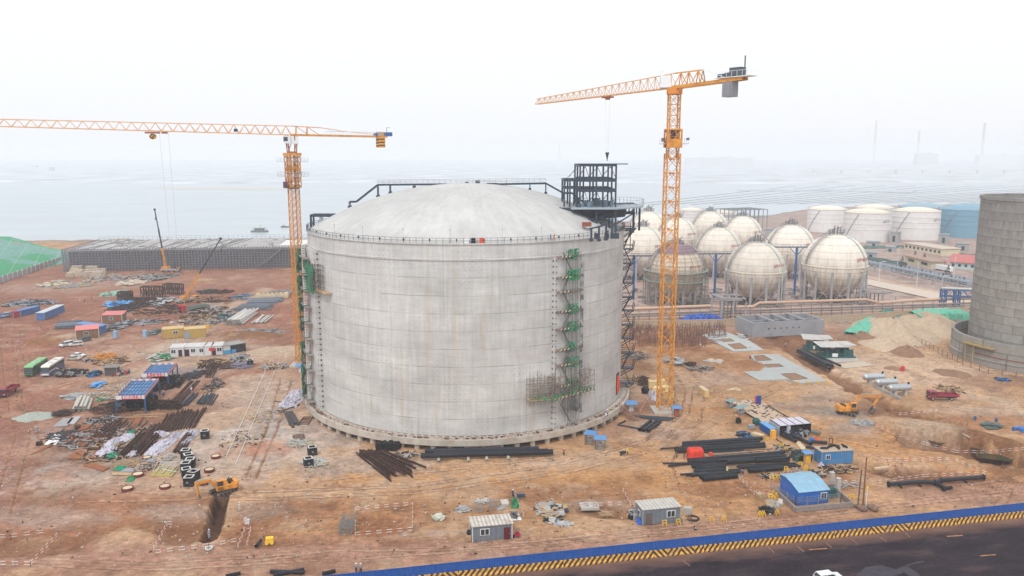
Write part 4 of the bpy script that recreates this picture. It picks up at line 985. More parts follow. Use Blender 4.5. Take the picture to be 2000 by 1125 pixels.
MT={'w':mat('tank_white',(.74,.73,.72),.5,var=.04,sc_=.3,dirt=(.55,.42,.3),damt=.15,dsc=.1),'b':mat('tank_blue',(.14,.30,.41),.5,var=.06),'g':mat('tank_grey_blue',(.22,.36,.44),.5,var=.06)}
M_cream=mat('cream_roof',(.78,.70,.58),.6,var=.05)
for j,(cx,rp,yt,yb_,kd,lab)in enumerate(TK):
 f_=G(cx,yb_);d=ppm(f_);r_=rp/d;r_=r_*(1+r_*d/FPX*.9);c_=Vector((f_.x*(1+r_/f_.y),f_.y+r_,0));h=U(cx,yt,f_.y).z
 t_=thing('oil_tank',lab,'oil tank',c_,0,'storage tanks by the water')
 prof=[(r_,0),(r_,h*.25)]
 for k in(.42,.62,.8):prof+=[(r_,h*k),(r_+.25,h*k+.05),(r_+.25,h*k+.5),(r_,h*k+.55)]
 prof+=[(r_,h)];put(MB().lathe(prof,56),'shell',MT[kd],t_,smooth=True)
 dp=[(r_+.3,h),(r_+.3,h+.4)]+[(r_*(1-k/8)+.01,h+.4+r_*.16*(1-(1-k/8)**2))for k in range(9)];put(MB().lathe(dp,56),'roof',M_cream if kd=='w' else MT[kd],t_,smooth=True)
 m_=MB()
 for k in range(60):a=2*pi*k/60;b=2*pi*(k+1)/60;m_.bar((r_*cos(a),r_*sin(a),h),(r_*cos(a),r_*sin(a),h+1.6),.15);m_.bar((r_*cos(a),r_*sin(a),h+1.5),(r_*cos(b),r_*sin(b),h+1.5),.15)
 put(m_,'railing',M_galv,t_)
 m_=MB();pr=None
 for k in range(16):a=-pi/2-1.5+k*.05;p=Vector(((r_+.5)*cos(a),(r_+.5)*sin(a),h*k/15));pr and m_.bar(pr,p,.35,.4);pr=p
 put(m_,'stair',M_galv,t_)
 if kd=='w' and j in(1,3):
  for ci,ch in enumerate('齐港V20'+str(j)):a=-pi/2+rad(20+ci*5);text_mesh(ch,2.0,'number',MATS['platform_steel'],t_,((r_+.3)*cos(a),(r_+.3)*sin(a),h*.72),(pi/2,0,a+pi/2))
def silo_mat(name,rowh,bw,strk):
 m=bpy.data.materials.new(name);t=NT(m);o=t.sep()
 u=t.math('MULTIPLY',t.math('ARCTAN2',o[1],o[0]),21.);z=o[2]
 row=t.math('DIVIDE',z,rowh);ri=t.math('FLOOR',row);uu=t.math('ADD',t.math('DIVIDE',u,bw),t.math('MULTIPLY',t.math('MODULO',ri,2),.5));ui=t.math('FLOOR',uu)
 uv=t.comb(u,z)
 f=t.math('MULTIPLY',t.rng(t.white(t.comb(ri,ui)),0,1,.86,1.12),t.rng(t.noise(uv,.5,6,.7),.3,.7,.82,1.15))
 c=t.mul((.30,.285,.26),f)
 frz=t.math('FRACT',row);fu=t.math('FRACT',uu)
 ln=t.math('MAXIMUM',t.math('GREATER_THAN',frz,.93),t.math('LESS_THAN',fu,.035))
 dr=t.rng(t.noise(t.scale(t.comb(u,t.math('MULTIPLY',ri,3.7)),(.55,1,1)),1.1,4,.6),.42,.62,0,1)
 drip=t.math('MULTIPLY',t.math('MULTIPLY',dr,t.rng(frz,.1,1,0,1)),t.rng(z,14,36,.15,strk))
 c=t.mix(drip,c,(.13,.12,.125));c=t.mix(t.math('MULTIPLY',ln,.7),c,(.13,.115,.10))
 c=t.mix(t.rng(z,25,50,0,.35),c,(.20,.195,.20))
 t.put(c,t.b.inputs['Base Color']);t.b.inputs['Roughness'].default_value=.9;t.bump(t.noise(uv,2,4),.3,.1);return m
sf=G(2010,741);RS,RR=20.6,25.6;scn=Vector((sf.x*(1+RR/sf.y)+1.5,sf.y+RR,0))
silo=thing('concrete_silo','tall block patterned grey concrete silo in a ring wall at the right frame edge','silo',scn)
hS=U(1950,387,scn.y-10).z
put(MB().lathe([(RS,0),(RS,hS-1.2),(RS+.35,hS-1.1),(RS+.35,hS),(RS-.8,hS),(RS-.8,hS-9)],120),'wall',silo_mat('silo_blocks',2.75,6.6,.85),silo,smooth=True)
zr=U(1858,652,scn.y).z
put(MB().lathe([(RR,-.5),(RR,1.9),(RR+.25,2.0),(RR+.25,2.3),(RR,2.4),(RR,zr),(RR-.9,zr),(RR-.9,0)],120),'ring_wall',silo_mat('ring_concrete',5.5,13,.1),silo,smooth=True)
m_=MB()
for k in range(9):a=-pi/2-1.42+k*.045;m_.bar((RR*cos(a),RR*sin(a),zr-2),((RR+1.8)*cos(a),(RR+1.8)*sin(a),zr-2),.25);m_.bar(((RR+1.8)*cos(a),(RR+1.8)*sin(a),zr-2),((RR+1.8)*cos(a),(RR+1.8)*sin(a),zr-.8),.12);m_.box(((RR+.9)*cos(a),(RR+.9)*sin(a),zr-2),(1.8,1.3,.2),a)
for a in(-pi/2-1.42,-pi/2-1.3):m_.bar(((RR+1)*cos(a),(RR+1)*sin(a),zr-2),((RR+1)*cos(a),(RR+1)*sin(a),0),.3)
put(m_,'access_platform',mat('ochre_paint',(.42,.30,.10)),silo)
a=-pi/2-.45;put(MB().tube((RR*cos(a),RR*sin(a),3),((RR+1)*cos(a),(RR+1)*sin(a),3),.9,14),'hatch',M_bluesteel,silo)
m_=MB();k0=44
for k in range(k0):a=-pi/2-1.3+k*.045;p=Vector(((RR+.1)*cos(a),(RR+.1)*sin(a),3.6));q=Vector(((RR+.1)*cos(a+.045),(RR+.1)*sin(a+.045),3.6));m_.tube(p,q,.13,6)
put(m_,'red_pipe',mat('red_pipe',(.3,.06,.05)),silo)
fn=thing('site_fence','low rusty wire fence with thin posts curving in front of the silo','fence')
pts=[G(*p)for p in((1770,662),(1800,672),(1840,694),(1880,712),(1930,730),(2040,742))];m_=MB();pw=MB()
for A,B in zip(pts,pts[1:]):
 n_=max(1,int((B-A).length/3))
 for k in range(n_):p=A+(B-A)*k/n_;pw.bar(p,p+Vector((0,0,2)),.14)
 for zz in(.3,1.1,1.9):m_.bar(A+Vector((0,0,zz)),B+Vector((0,0,zz)),.07)
put(m_,'wire',mat('rusty_rail',(.2,.12,.1)),fn);put(pw,'posts',mat('fence_post',(.16,.11,.09)),fn)
def wall_run(pts,h,th,m,name,lab,cat='wall'):
 mb=MB()
 for(a,b)in zip(pts,pts[1:]):
  A,B=G(*a),G(*b);mb.bar(A+Vector((0,0,h/2)),B+Vector((0,0,h/2)),th,h);mb.bar(A+Vector((0,0,h+.08)),B+Vector((0,0,h+.08)),th+.2,.16)
 return solo(mb,name,m,lab,cat)
M_bw=mat('tan_render',(.52,.40,.29),.9,var=.12,dirt=(.36,.25,.18),damt=.4,dsc=.15)
wall_run([(1225,640),(1450,636),(1620,630),(1890,611)],2.6,.4,M_bw,'boundary_wall','long low tan boundary wall between the site and the gas sphere yard')
rk=thing('pipe_rack','long low pipe rack with tan pipes running along the boundary wall below the spheres','pipe rack')
M_pt=mat('tan_pipe',(.56,.38,.27),.6,var=.08);M_pd=mat('grey_pipe',(.24,.21,.20),.6)
def run(pp,z,r,m,name='pipe',par=rk):
 mb=MB();P_=[G(px,py)+Vector((0,0,z+dz))for px,py,dz in pp]
 for A,B in zip(P_,P_[1:]):mb.tube(A,B,r,8)
 return put(mb,name,m,par,smooth=True)
y_=lambda x,off:628-off+(606-628)*((x-1225)/665)-(4 if x<1400 else 0)*0
run([(1222,y_(1222,9),3.2),(1385,y_(1385,10),3.2),(1405,y_(1405,6),3.2),(1470,y_(1470,6),3.2),(1482,y_(1482,13),3.2),(1690,y_(1690,13),3.2),(1715,y_(1715,6),3.2),(1735,y_(1735,6),3.2),(1790,y_(1790,9),3.2),(1895,y_(1895,9),3.2)],.2,.62,M_pt)
for off,z,r in((6,2.2,.25),(4,2.2,.3),(2,1.6,.3),(0,1.2,.28),(11,2.4,.22)):run([(1222,y_(1222,off),0),(1895,y_(1895,off),0)],z,r,M_pt if off in(6,0)else M_pd)
for i in range(34):
 x=1228+i*19.8;A,B=G(x,y_(x,-1)),G(x,y_(x,12));mb=MB()
 for q in(A,B):mb.bar(q,q+Vector((0,0,2.7)),.26)
 mb.bar(A+Vector((0,0,2.4)),B+Vector((0,0,2.4)),.24);put(mb,'trestle',MATS['bridge_steel'],rk)
for j,(x0,x1,y0,yt)in enumerate(((1408,1455,628,582),(1695,1748,600,570))):
 t_=thing('pipe_portal',['grey pipe portal over the rack between two front gas spheres','grey pipe portal over the rack right of the V104 sphere'][j],'pipe portal',G(x0,y0),0,'pipe portals')
 A,rz,L=AX((x0,y0),(x1,y0-2));h=U(x0,yt,A.y).z;t_.rotation_euler.z=rz;mb=MB()
 for k in range(3):
  for dy in(0,9):mb.tube((L*k/2,dy,0),(L*k/2,dy,h-k*1.2),.35,8)
 for dy in(0,9):mb.bar((0,dy,h),(L,dy,h-.6),.5)
 mb.bar((0,0,h),(0,9,h),.5)
 put(mb,'frame',M_col,t_);mb=MB()
 for k in range(5):mb.tube((L*k/5+1,3+k,0),(L*k/5+1,3+k,h*.8),.28,8);mb.tube((L*k/5+1,3+k,h*.8),(L,3+k,h*.8),.28,8)
 put(mb,'riser_pipes',M_pd,t_)
A,rz,L=AX((1838,600),(1905,600));h=U(1838,566,A.y).z;t_=thing('blue_gantry','bright blue steel pipe gantry just left of the silo','gantry',A,rz-.25)
mb=MB()
for x in(0,1.8,5.5,7.3):
 for dy in(0,3):mb.bar((x,dy,0),(x,dy,h),.55)
put(mb,'legs',M_bluesteel,t_);mb=MB()
for dy in(0,3):
 for z in(h,h-3):mb.bar((0,dy,z),(26,dy,z),.4)
 for k in range(12):mb.bar((k*2.2,dy,h-3 if k%2 else h),(k*2.2+2.2,dy,h if k%2 else h-3),.22)
put(mb,'truss',M_bluesteel,t_);put(MB().tube((0,1,h+.6),(26,1,h+.6),.5,8).tube((0,2.2,h+.5),(26,2.2,h+.5),.4,8),'pipes',mat('pale_pipe',(.55,.55,.52)),t_)
M_road=mat('far_asphalt',(.22,.22,.26),.9,var=.12,sc_=.2)
def strip(pa,pb,name,m,z=.008):
 n=len(pa);v=[G(*p)+Vector((0,0,z))for p in pa]+[G(*p)+Vector((0,0,z))for p in pb]
 mb=MB();mb.add(v,[(i,i+1,n+i+1,n+i)for i in range(n-1)]);return struct(mb,name,m)
strip([(1640,498),(1760,517),(1900,545),(2100,590)],[(1640,507),(1740,528),(1880,556),(2100,606)],'road',M_road,.3)
strip([(1690,545),(1800,567),(1960,603)],[(1690,556),(1800,580),(1945,616)],'service_road',mat('pale_road',(.52,.44,.36)),.3)
t_=thing('pipe_trestle','long grey pipe trestle beside the far road, lined with small dark shrubs','pipe trestle');mb=MB();m2=MB()
A,B=G(1600,508),G(1960,586)
for k in range(20):
 mb=MB();p=A+(B-A)*k/19;mb.bar(p,p+Vector((0,0,5)),.4);mb.bar(p+Vector((0,-2,0)),p+Vector((0,-2,5)),.4);mb.bar(p+Vector((0,-2,5)),p+Vector((0,0,5)),.3);put(mb,'trestle',M_col,t_)
for dz,dy,r in((5,0,.3),(5.6,-.8,.35),(5.1,-1.6,.3),(3,-1,.25)):m2.tube(A+Vector((0,dy,dz)),B+Vector((0,dy,dz)),r,8)
put(m2,'pipes',mat('blue_grey_pipe',(.32,.38,.42)),t_)
M_con=mat('conifer',(.025,.05,.045),.9,var=.4,sc_=3);M_trk=mat('bark',(.1,.07,.05))
def conifer():
 t=thing('conifer','x','tree');put(MB().tube((0,0,0),(0,0,1.2),.15,6,.1),'trunk',M_trk,t)
 mb=MB();r=random.Random(2)
 for k in range(150):
  f=r.random();z=.6+f*3.6;rr_=(1-f)*1.25*math.sqrt(r.random());a=r.random()*6.3;c=Vector((rr_*cos(a),rr_*sin(a),z));d=Vector((cos(a),sin(a),-.3))*(.35+.3*(1-f));s=Vector((-sin(a),cos(a),.3))*.22
  mb.add([c-s,c+s,c+d],[(0,1,2)])
 put(mb,'crown',M_con,t);return t
cf=conifer();first=True
TR_=[(1742+i*8.2,531+i*8.2*.215)for i in range(18)]+[(1640+i*9,508+i*9*.215)for i in range(9)]
for i,(px,py)in enumerate(TR_):
 p=G(px,py);lb='small dark conifer in the row lining the far road beside the pipe trestle'
 if first:o_=cf;o_.location=p;o_['label']=lb;o_['group']='conifers along the far road';first=False
 else:o_=dup(cf,p,i,lb,'conifers along the far road')
 s=.9+.25*((i*7)%5)/5;o_.scale=(s,s,s*1.15)
for px,py,lb in((1786,512,'larger conifer against the middle of the cream wall of the long red roofed building'),(1804,517,'larger conifer against the cream wall, nearer the white tanker'),(1761,524,'round dark shrub on the verge left of the far road lamp'),(1850,543,'round dark shrub on the verge below the white tanker')):
 o_=dup(cf,G(px,py),1,lb,'larger roadside conifers');o_.scale=(1.6,1.6,1.7)
def block(name,lab,cat,a,b,depth,h,wallm,roofm,nwin,over=.6,pitched=False,door=1):
 A,rz,L=AX(a,b);t=thing(name,lab,cat,A,rz)
 put(MB().box((L/2,depth/2,h/2),(L,depth,h)),'wall',wallm,t)
 if pitched:mb=MB().extr([(-over,h-.1),(depth+over,h-.1),(depth+over,h+.15),(depth/2,h+depth*.22),(-over,h+.15)],-over,L+over)
 else:mb=MB().box((L/2,depth/2,h+.2),(L+2*over,depth+2*over,.4))
 put(mb,'roof',roofm,t)
 for i in range(nwin):
  x=L*(i+.5)/nwin;w=put(MB().box((x,-.04,h*.55),(L/nwin*.45,.12,h*.38)),'window',M_glass,t)
 return t
M_crw=mat('cream_wall',(.62,.55,.40),.8);M_tan=mat('brown_roof',(.36,.24,.19),.8)
block('office_building','long low cream office building with a row of dark windows below the far tanks','building',(1766,487),(1838,500),14,4.5,M_crw,mat('pale_roof',(.5,.43,.36)),9)
block('gatehouse','cream building with brown red roof along the far road','building',(1767,513),(1818,526),8,4.5,M_crw,M_tan,2,1.2)
block('canteen','low building with a wide red roof beside the silo edge','building',(1855,524),(1930,530),18,4,mat('teal_white',(.45,.55,.56)),mat('pink_red_roof',(.45,.15,.14)),6,1,True)
A,rz,L=AX((1829,527),(1857,532));tk_=thing('tanker_truck','white tanker truck parked by the far road, red sign above it','truck',A,rz)
put(MB().box((L*.45,0,2.1),(L*.85,2.6,2.6)),'tank_body',M_white,tk_);put(MB().box((L*.95,0,1.7),(1.8,2.4,2.6)),'cab',M_white,tk_)
for x in(1.2,2.6,L*.7,L*.95):put(MB().tube((x,-1.25,.5),(x,1.25,.5),.5,10),'wheel',M_tyre,tk_)
put(MB().box((L*.95,-1.22,2.2),(1.0,.06,.9)),'window',M_glass,tk_)
A=G(1837,520);solo(MB().box((0,0,3.2),(8,.3,1.9)).bar((-3,0,0),(-3,0,3),.2).bar((3,0,0),(3,0,3),.2),'notice_board',mat('magenta_red',(.55,.03,.08)),'red notice board on posts above the white tanker truck','notice board',A,rz)
M_hedge=mat('teal_hedge',(.10,.17,.16),.95,var=.3,sc_=2)
for j,(a,b,h)in enumerate((((1650,487),(1766,485),2.2),((1640,500),(1767,520),2.6),((1850,497),(1930,505),2))):
 A,rz,L=AX(a,b);solo(MB().grid(int(L/2),3,lambda u,v:(u*L,R.random()*.5+v*1.6,h*(.8+.25*R.random())if 0<v<1 else 0)),'hedge',M_hedge,['clipped dark hedge under the left white tanks','dark hedge along the far road left of the cream building','dark hedge right of the cream office'][j],'hedge',A,rz)
def lamp():
 t=thing('street_lamp','x','street lamp');put(MB().tube((0,0,0),(0,0,11),.16,6,.1),'pole',mat('pole_white',(.62,.62,.62)),t)
 m=MB();pr=None
 for k in range(7):a=k/6*1.6;p=Vector((1.8*(1-cos(a)),0,11+1.4*sin(a)));pr and m.bar(pr,p,.16);pr=p
 m.box(pr+Vector((.5,0,-.1)),(1.4,.4,.2));put(m,'lamp_head',MATS['pole_white'],t);return t
lm=lamp()
for i,(px,py,lb)in enumerate(((1716,556,'white curved street lamp right of the V104 sphere'),(1837,590,'white curved street lamp behind the blue gantry'),(1752,524,'street lamp on the near side of the far road left of the red roofed building'),(1862,548,'street lamp by the road in front of the silo edge'),(1790,560,'street lamp behind the pipe trestle near the small conifers'))):
 o_=lm if i==0 else dup(lm,G(px,py),0);o_.location=G(px,py);o_['label']=lb;o_['group']='street lamps in the plant';o_.rotation_euler.z=i*.3
A,rz,L=AX((1430,455),(1497,452));t_=thing('loading_frame','grey steel frame structure at the water edge behind the gas spheres','steel frame',A,rz);h=U(1430,411,A.y).z;mb=MB()
for i in range(9):
 for dy in(0,12,24):mb.bar((L*i/8,dy,0),(L*i/8,dy,h),.5)
for z in(h,h*.66):
 for dy in(0,12,24):mb.bar((0,dy,z),(L,dy,z),.5)
for i in range(9):mb.bar((L*i/8,0,h),(L*i/8,24,h),.4)
put(mb,'frame',mat('far_steel',(.22,.25,.28)),t_)
rr=random.Random(12)
for i,(px,py,wpx,h)in enumerate(((1508,462,30,6),(1535,455,26,5),(1566,470,22,7),(1745,474,14,8),(1655,478,30,4),(1706,482,26,3.5),(1842,476,20,7),(1700,505,24,4),(1738,492,18,3.5),(1880,490,24,5))):
 A,rz,L=AX((px-wpx/2,py),(px+wpx/2,py+1));t_=thing('plant_shed',['grey shed behind the back row spheres','low shed by the shore left of the white tanks','pump house just left of the first white tank','pipe house between the two front white tanks','low shed at the foot of the second white tank','small shed under the white tanks','valve house between white and blue tanks','wagon like shed beside the far hedge','small shed near the cream office','shed beyond the cream office near the silo'][i],'shed',A,rz,'small sheds in the tank farm')
 put(MB().box((L/2,4,h/2),(L,8,h)),'wall',mat('shed_grey',(.33,.34,.35)),t_);put(MB().box((L/2,4,h+.15),(L+.8,9,.3)),'roof',mat('shed_roof',(.27,.3,.33)),t_)
 put(MB().box((L/2,-.05,h*.4),(2,.1,h*.6)),'door',M_glass,t_)
cl=MB()
for k in range(170):
 px=1235+rr.random()*460;py=560+rr.random()*36;p=G(px,py);cl.b0(p.x,p.y,0,.5+rr.random()*3,.4+rr.random(),.4+rr.random()*1.3,rr.random()*3)
for k in range(26):
 px=1240+rr.random()*450;py=565+rr.random()*30;p=G(px,py);L=6+rr.random()*14;cl.tube(p+Vector((0,0,.8)),p+Vector((L,rr.random()*2-1,.8)),.25,6)
struct(cl,'plant_pipework_clutter',mat('clutter_grey',(.28,.25,.24),var=.4,sc_=.1),kind='stuff')
M_pl=mat('haze_paled_concrete',(.62,.63,.64))  # haze fading of far chimneys, blocks and viaduct put into this pale colour
M_fl=mat('float_line',(.12,.14,.16))
k=0
for i in range(22):
 x0=1225+i*42;A,B=G(x0,399-i*.35 if i<18 else 392),G(x0+330+i*16,362-(i%3)*.7);A.z=B.z=-1.3
 if B.y<A.y+20:continue
 solo(MB().bar(A,B,1.6,.5),'float_line',M_fl,'one of the long thin lines of floats slanting across the water on the right','float line',group='lines of floats on the water')
for i in range(9):
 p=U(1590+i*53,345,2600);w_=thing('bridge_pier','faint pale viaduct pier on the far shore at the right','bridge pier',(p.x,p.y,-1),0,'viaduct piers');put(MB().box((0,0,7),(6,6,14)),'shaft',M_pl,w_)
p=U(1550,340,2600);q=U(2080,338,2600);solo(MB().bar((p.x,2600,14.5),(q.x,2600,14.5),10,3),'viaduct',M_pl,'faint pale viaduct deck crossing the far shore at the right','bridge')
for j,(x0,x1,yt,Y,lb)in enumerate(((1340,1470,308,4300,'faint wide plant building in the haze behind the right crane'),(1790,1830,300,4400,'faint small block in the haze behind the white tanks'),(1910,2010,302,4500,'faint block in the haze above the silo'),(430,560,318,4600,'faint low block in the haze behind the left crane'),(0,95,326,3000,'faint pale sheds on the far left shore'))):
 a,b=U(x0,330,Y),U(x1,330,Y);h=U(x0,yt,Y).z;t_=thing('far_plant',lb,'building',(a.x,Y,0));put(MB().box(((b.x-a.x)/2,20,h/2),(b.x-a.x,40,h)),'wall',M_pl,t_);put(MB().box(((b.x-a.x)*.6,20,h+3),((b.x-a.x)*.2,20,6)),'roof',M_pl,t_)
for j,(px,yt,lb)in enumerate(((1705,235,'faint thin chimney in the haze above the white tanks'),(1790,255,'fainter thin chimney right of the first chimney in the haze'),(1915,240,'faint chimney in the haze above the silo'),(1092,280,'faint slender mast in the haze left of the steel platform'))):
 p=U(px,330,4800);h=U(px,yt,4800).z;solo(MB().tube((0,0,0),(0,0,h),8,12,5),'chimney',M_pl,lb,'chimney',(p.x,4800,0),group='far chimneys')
def Zf(x0,y0,s):return lambda x,y:(x0+x/s,y0+y/s)
ZA,ZB,ZCc,ZD,ZE=Zf(0,400,3.308),Zf(0,700,2.647),Zf(500,820,3.333),Zf(1050,780,3.262),Zf(1500,780,3.26)
ZF,ZG,ZL,ZP,ZS,ZT=Zf(1200,560,3.75),Zf(1500,540,3.75),Zf(220,560,5.556),Zf(60,780,5.882),Zf(210,690,10.23),Zf(20,630,8.333)
ZX,ZY,ZW_,ZQ,ZN,ZH=Zf(1290,830,6.45),Zf(1400,740,8.036),Zf(1560,720,5.882),Zf(400,700,4.6875),Zf(900,940,7.143),Zf(1500,900,8.333)
def stack(a,b,c,n,r,m,name,label,cat,group,shape='tube',layers=1,z0=0.0,jit=.15,hollow=True,skip=()):
 """parallel bars: the first lies a->b, the last starts at c"""
 A,B,C=G(*a),G(*b),G(*c);d=B-A;L=d.length;rz=math.atan2(d.y,d.x);mb=MB()
 if shape=='tube':(mb.hollow if hollow else mb.tube)((0,0,r),(L,0,r),r,10)
 elif shape=='beam':mb.box((L/2,0,r*.15),(L,1.3*r,r*.3)).box((L/2,0,r),(L,r*.35,2*r)).box((L/2,0,1.85*r),(L,1.3*r,r*.3))
 else:mb.box((L/2,0,r),(L,2*r,2*r)if shape=='bar' else(L,5*r,r*2))
 me=None;k=0
 for ly in range(layers):
  nn=n-ly if layers>1 else n
  for i in range(nn):
   f=(i+.5*ly)/max(1,n-1);p=A+(C-A)*f+Vector((R.uniform(-1,1),R.uniform(-1,1),0))*jit
   p.z=z0+ly*r*1.75
   if me is None:o=put(mb,name,m,smooth=(shape=='tube'));me=o.data
   else:o=bpy.data.objects.new(name,me);COL.objects.link(o)
   o.location=p;o.rotation_euler=(0,0,rz+R.uniform(-1,1)*jit*.2);tag(o,label,cat,group);s=R.uniform(.84,1.06);o.scale=(s,1,1);k+=1
def lone(a,b,r,m,name,label,cat,group=None,z=0.0,z2=None,shape='tube',hollow=True):
 A,B=G(*a),G(*b);A.z=z;B.z=z if z2 is None else z2;mb=MB();D=B-A
 if shape=='tube':(mb.hollow if hollow else mb.tube)((0,0,r),D+Vector((0,0,r)),r,12)
 else:mb.bar((0,0,r),D+Vector((0,0,r)),2*r if shape=='bar' else 6*r,2*r)
 return solo(mb,name,m,label,cat,A,group=group,smooth=(shape=='tube'))
def plate(pts,th,m,name,label,cat,z=0.0,group=None,wob=0.0):
 P_=[G(*p)for p in pts];c=sum(P_,Vector())/len(P_);c.z=z;mb=MB()
 mb.prism([(p.x-c.x,p.y-c.y)for p in(P_ if(P_[1]-P_[0]).cross(P_[2]-P_[1]).z>0 else P_[::-1])],0.02,th)
 return solo(mb,name,m,label,cat,c,group=group)
def mound(px,py,rx,ry,h,m,name,label,seed=0,rot=0.0,n=26,cat='mound',z=0.0):
 """heap of loose material"""
 p=G(px,py,z);k=ppm(p);wx=rx/k;wy=(G(px,py-ry,z).y-G(px,py+ry,z).y)/2;r=random.Random(seed);ph=[r.random()*6 for _ in range(6)];vs=[];mb=MB()
 vs.append((0,0,h))
 rings=9
 for j in range(1,rings+1):
  f=j/rings
  for i in range(n):
   a=2*pi*i/n;w_=1+.13*sin(2*a+ph[0])+.08*sin(5*a+ph[1])+.05*sin(9*a+ph[2]);x,y=wx*f*w_*cos(a),wy*f*w_*sin(a)
   vs.append((x,y,-.1 if j==rings else h*(1-f)**.8*(1+.25*sin(3*a+ph[3]+f*4))+(r.random()-.5)*h*.10))
 fs=[(0,1+i,1+(i+1)%n)for i in range(n)]
 for j in range(rings-1):fs+=[(1+j*n+i,1+(j+1)*n+i,1+(j+1)*n+(i+1)%n,1+j*n+(i+1)%n)for i in range(n)]
 mb.add(vs,fs);return solo(mb,name,m,label,cat,p,rot,smooth='all')
def crumple(px,py,rx,ry,h,m,name,label,seed=0,n=14,cat='sheeting',z=0.0,group=None):
 p=G(px,py,z);k=ppm(p);wx=rx/k;wy=(G(px,py-ry,z).y-G(px,py+ry,z).y)/2;r=random.Random(seed);mb=MB()
 def fn(u,v):
  x,y=2*u-1,2*v-1;e=max(abs(x),abs(y));q=1-e**3
  return(x*wx*(1-.25*abs(y)*r.random())+(r.random()-.5)*wx*.2,y*wy*(1-.25*abs(x)*r.random())+(r.random()-.5)*wy*.2,max(.03,h*q*(.35+.9*r.random()))if e<.99 else .0)
 mb.grid(n,n,fn);return solo(mb,name,m,label,cat,p,0,group)
def pile(px,py,rx,ry,n,m,name,label,seed=0,size=(2.,.15),h=.6,shape='bar',cat='scrap pile',group=None):
 """tangle of scrap nobody could count: one heap"""
 p=G(px,py);k=ppm(p);wx=rx/k;wy=(G(px,py-ry).y-G(px,py+ry).y)/2;r=random.Random(seed);mb=MB();ms=[M_pale if q_ is M_white else q_ for q_ in(m if isinstance(m,list)else[m])];n=int(n*1.6)
 for i in range(n):
  a=r.random()*6.3;q=math.sqrt(r.random());x,y=wx*q*cos(a),wy*q*sin(a);z=r.random()*h*(1-q*.7)+.08;L=size[0]*r.uniform(.4,1.2);t=r.random()*6.3;d=Vector((cos(t),sin(t),r.uniform(-.12,.12)))*L/2;c=Vector((x,y,z));mb.cm=i%len(ms)
  if shape=='bar':mb.bar(c-d,c+d,size[1]*r.uniform(.6,1.5))
  elif shape=='sheet':mb.box(c,(L,L*r.uniform(.3,.8),.06),t,(r.uniform(-.2,.2),r.uniform(-.2,.2)))
  else:mb.box(c,(L*.5,L*.4,size[1]*3),t)
 o=solo(mb,name,ms,label,cat,p,group=group);o['kind']='stuff';return o
POSES={'stand':dict(hip=(0,0,.93),chest=(0,0,1.32),neck=(0,0,1.50),head=(.02,0,1.66),el=((.02,.27,1.15),(.02,-.27,1.15)),ha=((.12,.25,.88),(.12,-.25,.88)),kn=((.03,.1,.50),(.0,-.1,.50)),ft=((0,.11,.06),(0,-.11,.06))),'walk':dict(hip=(0,0,.92),chest=(.05,0,1.31),neck=(.08,0,1.49),head=(.12,0,1.64),el=((-.1,.27,1.14),(.18,-.27,1.15)),ha=((-.02,.26,.90),(.36,-.24,1.0)),kn=((.2,.1,.52),(-.06,-.1,.50)),ft=((.28,.11,.07),(-.34,-.11,.10))),'bend':dict(hip=(-.12,0,.88),chest=(.2,0,1.15),neck=(.34,0,1.26),head=(.46,0,1.34),el=((.36,.26,.95),(.36,-.26,.95)),ha=((.52,.16,.75),(.52,-.16,.75)),kn=((.02,.12,.48),(.0,-.12,.48)),ft=((-.04,.13,.06),(-.04,-.13,.06))),'crouch':dict(hip=(-.12,0,.38),chest=(.1,0,.74),neck=(.2,0,.90),head=(.28,0,1.04),el=((.3,.24,.62),(.3,-.24,.62)),ha=((.46,.12,.46),(.46,-.12,.46)),kn=((.26,.16,.50),(.26,-.16,.48)),ft=((.08,.16,.06),(.06,-.16,.06))),'carry':dict(hip=(0,0,.93),chest=(0,0,1.32),neck=(0,0,1.50),head=(.02,0,1.66),el=((.05,.34,1.30),(.05,-.3,1.2)),ha=((.08,.30,1.56),(.15,-.34,1.46)),kn=((.12,.1,.50),(-.05,-.1,.50)),ft=((.14,.11,.06),(-.2,-.11,.08)))}
PM={}
def skin_mesh(key,verts,edges,radii,root=0,ms=None):
 me=bpy.data.meshes.new(key);me.from_pydata(verts,edges,[]);o=bpy.data.objects.new('tmp',me);COL.objects.link(o)
 md=o.modifiers.new('s','SKIN');md.use_smooth_shade=True
 for i,sv in enumerate(me.skin_vertices[0].data):sv.radius=(radii[i],radii[i]);sv.use_root=(i==root)
 o.modifiers.new('u','SUBSURF').levels=1
 dg=bpy.context.evaluated_depsgraph_get();out=bpy.data.meshes.new_from_object(o.evaluated_get(dg));bpy.data.objects.remove(o);out.materials.clear();out.materials.append(None)
 out.polygons.foreach_set('use_smooth',[True]*len(out.polygons));return out
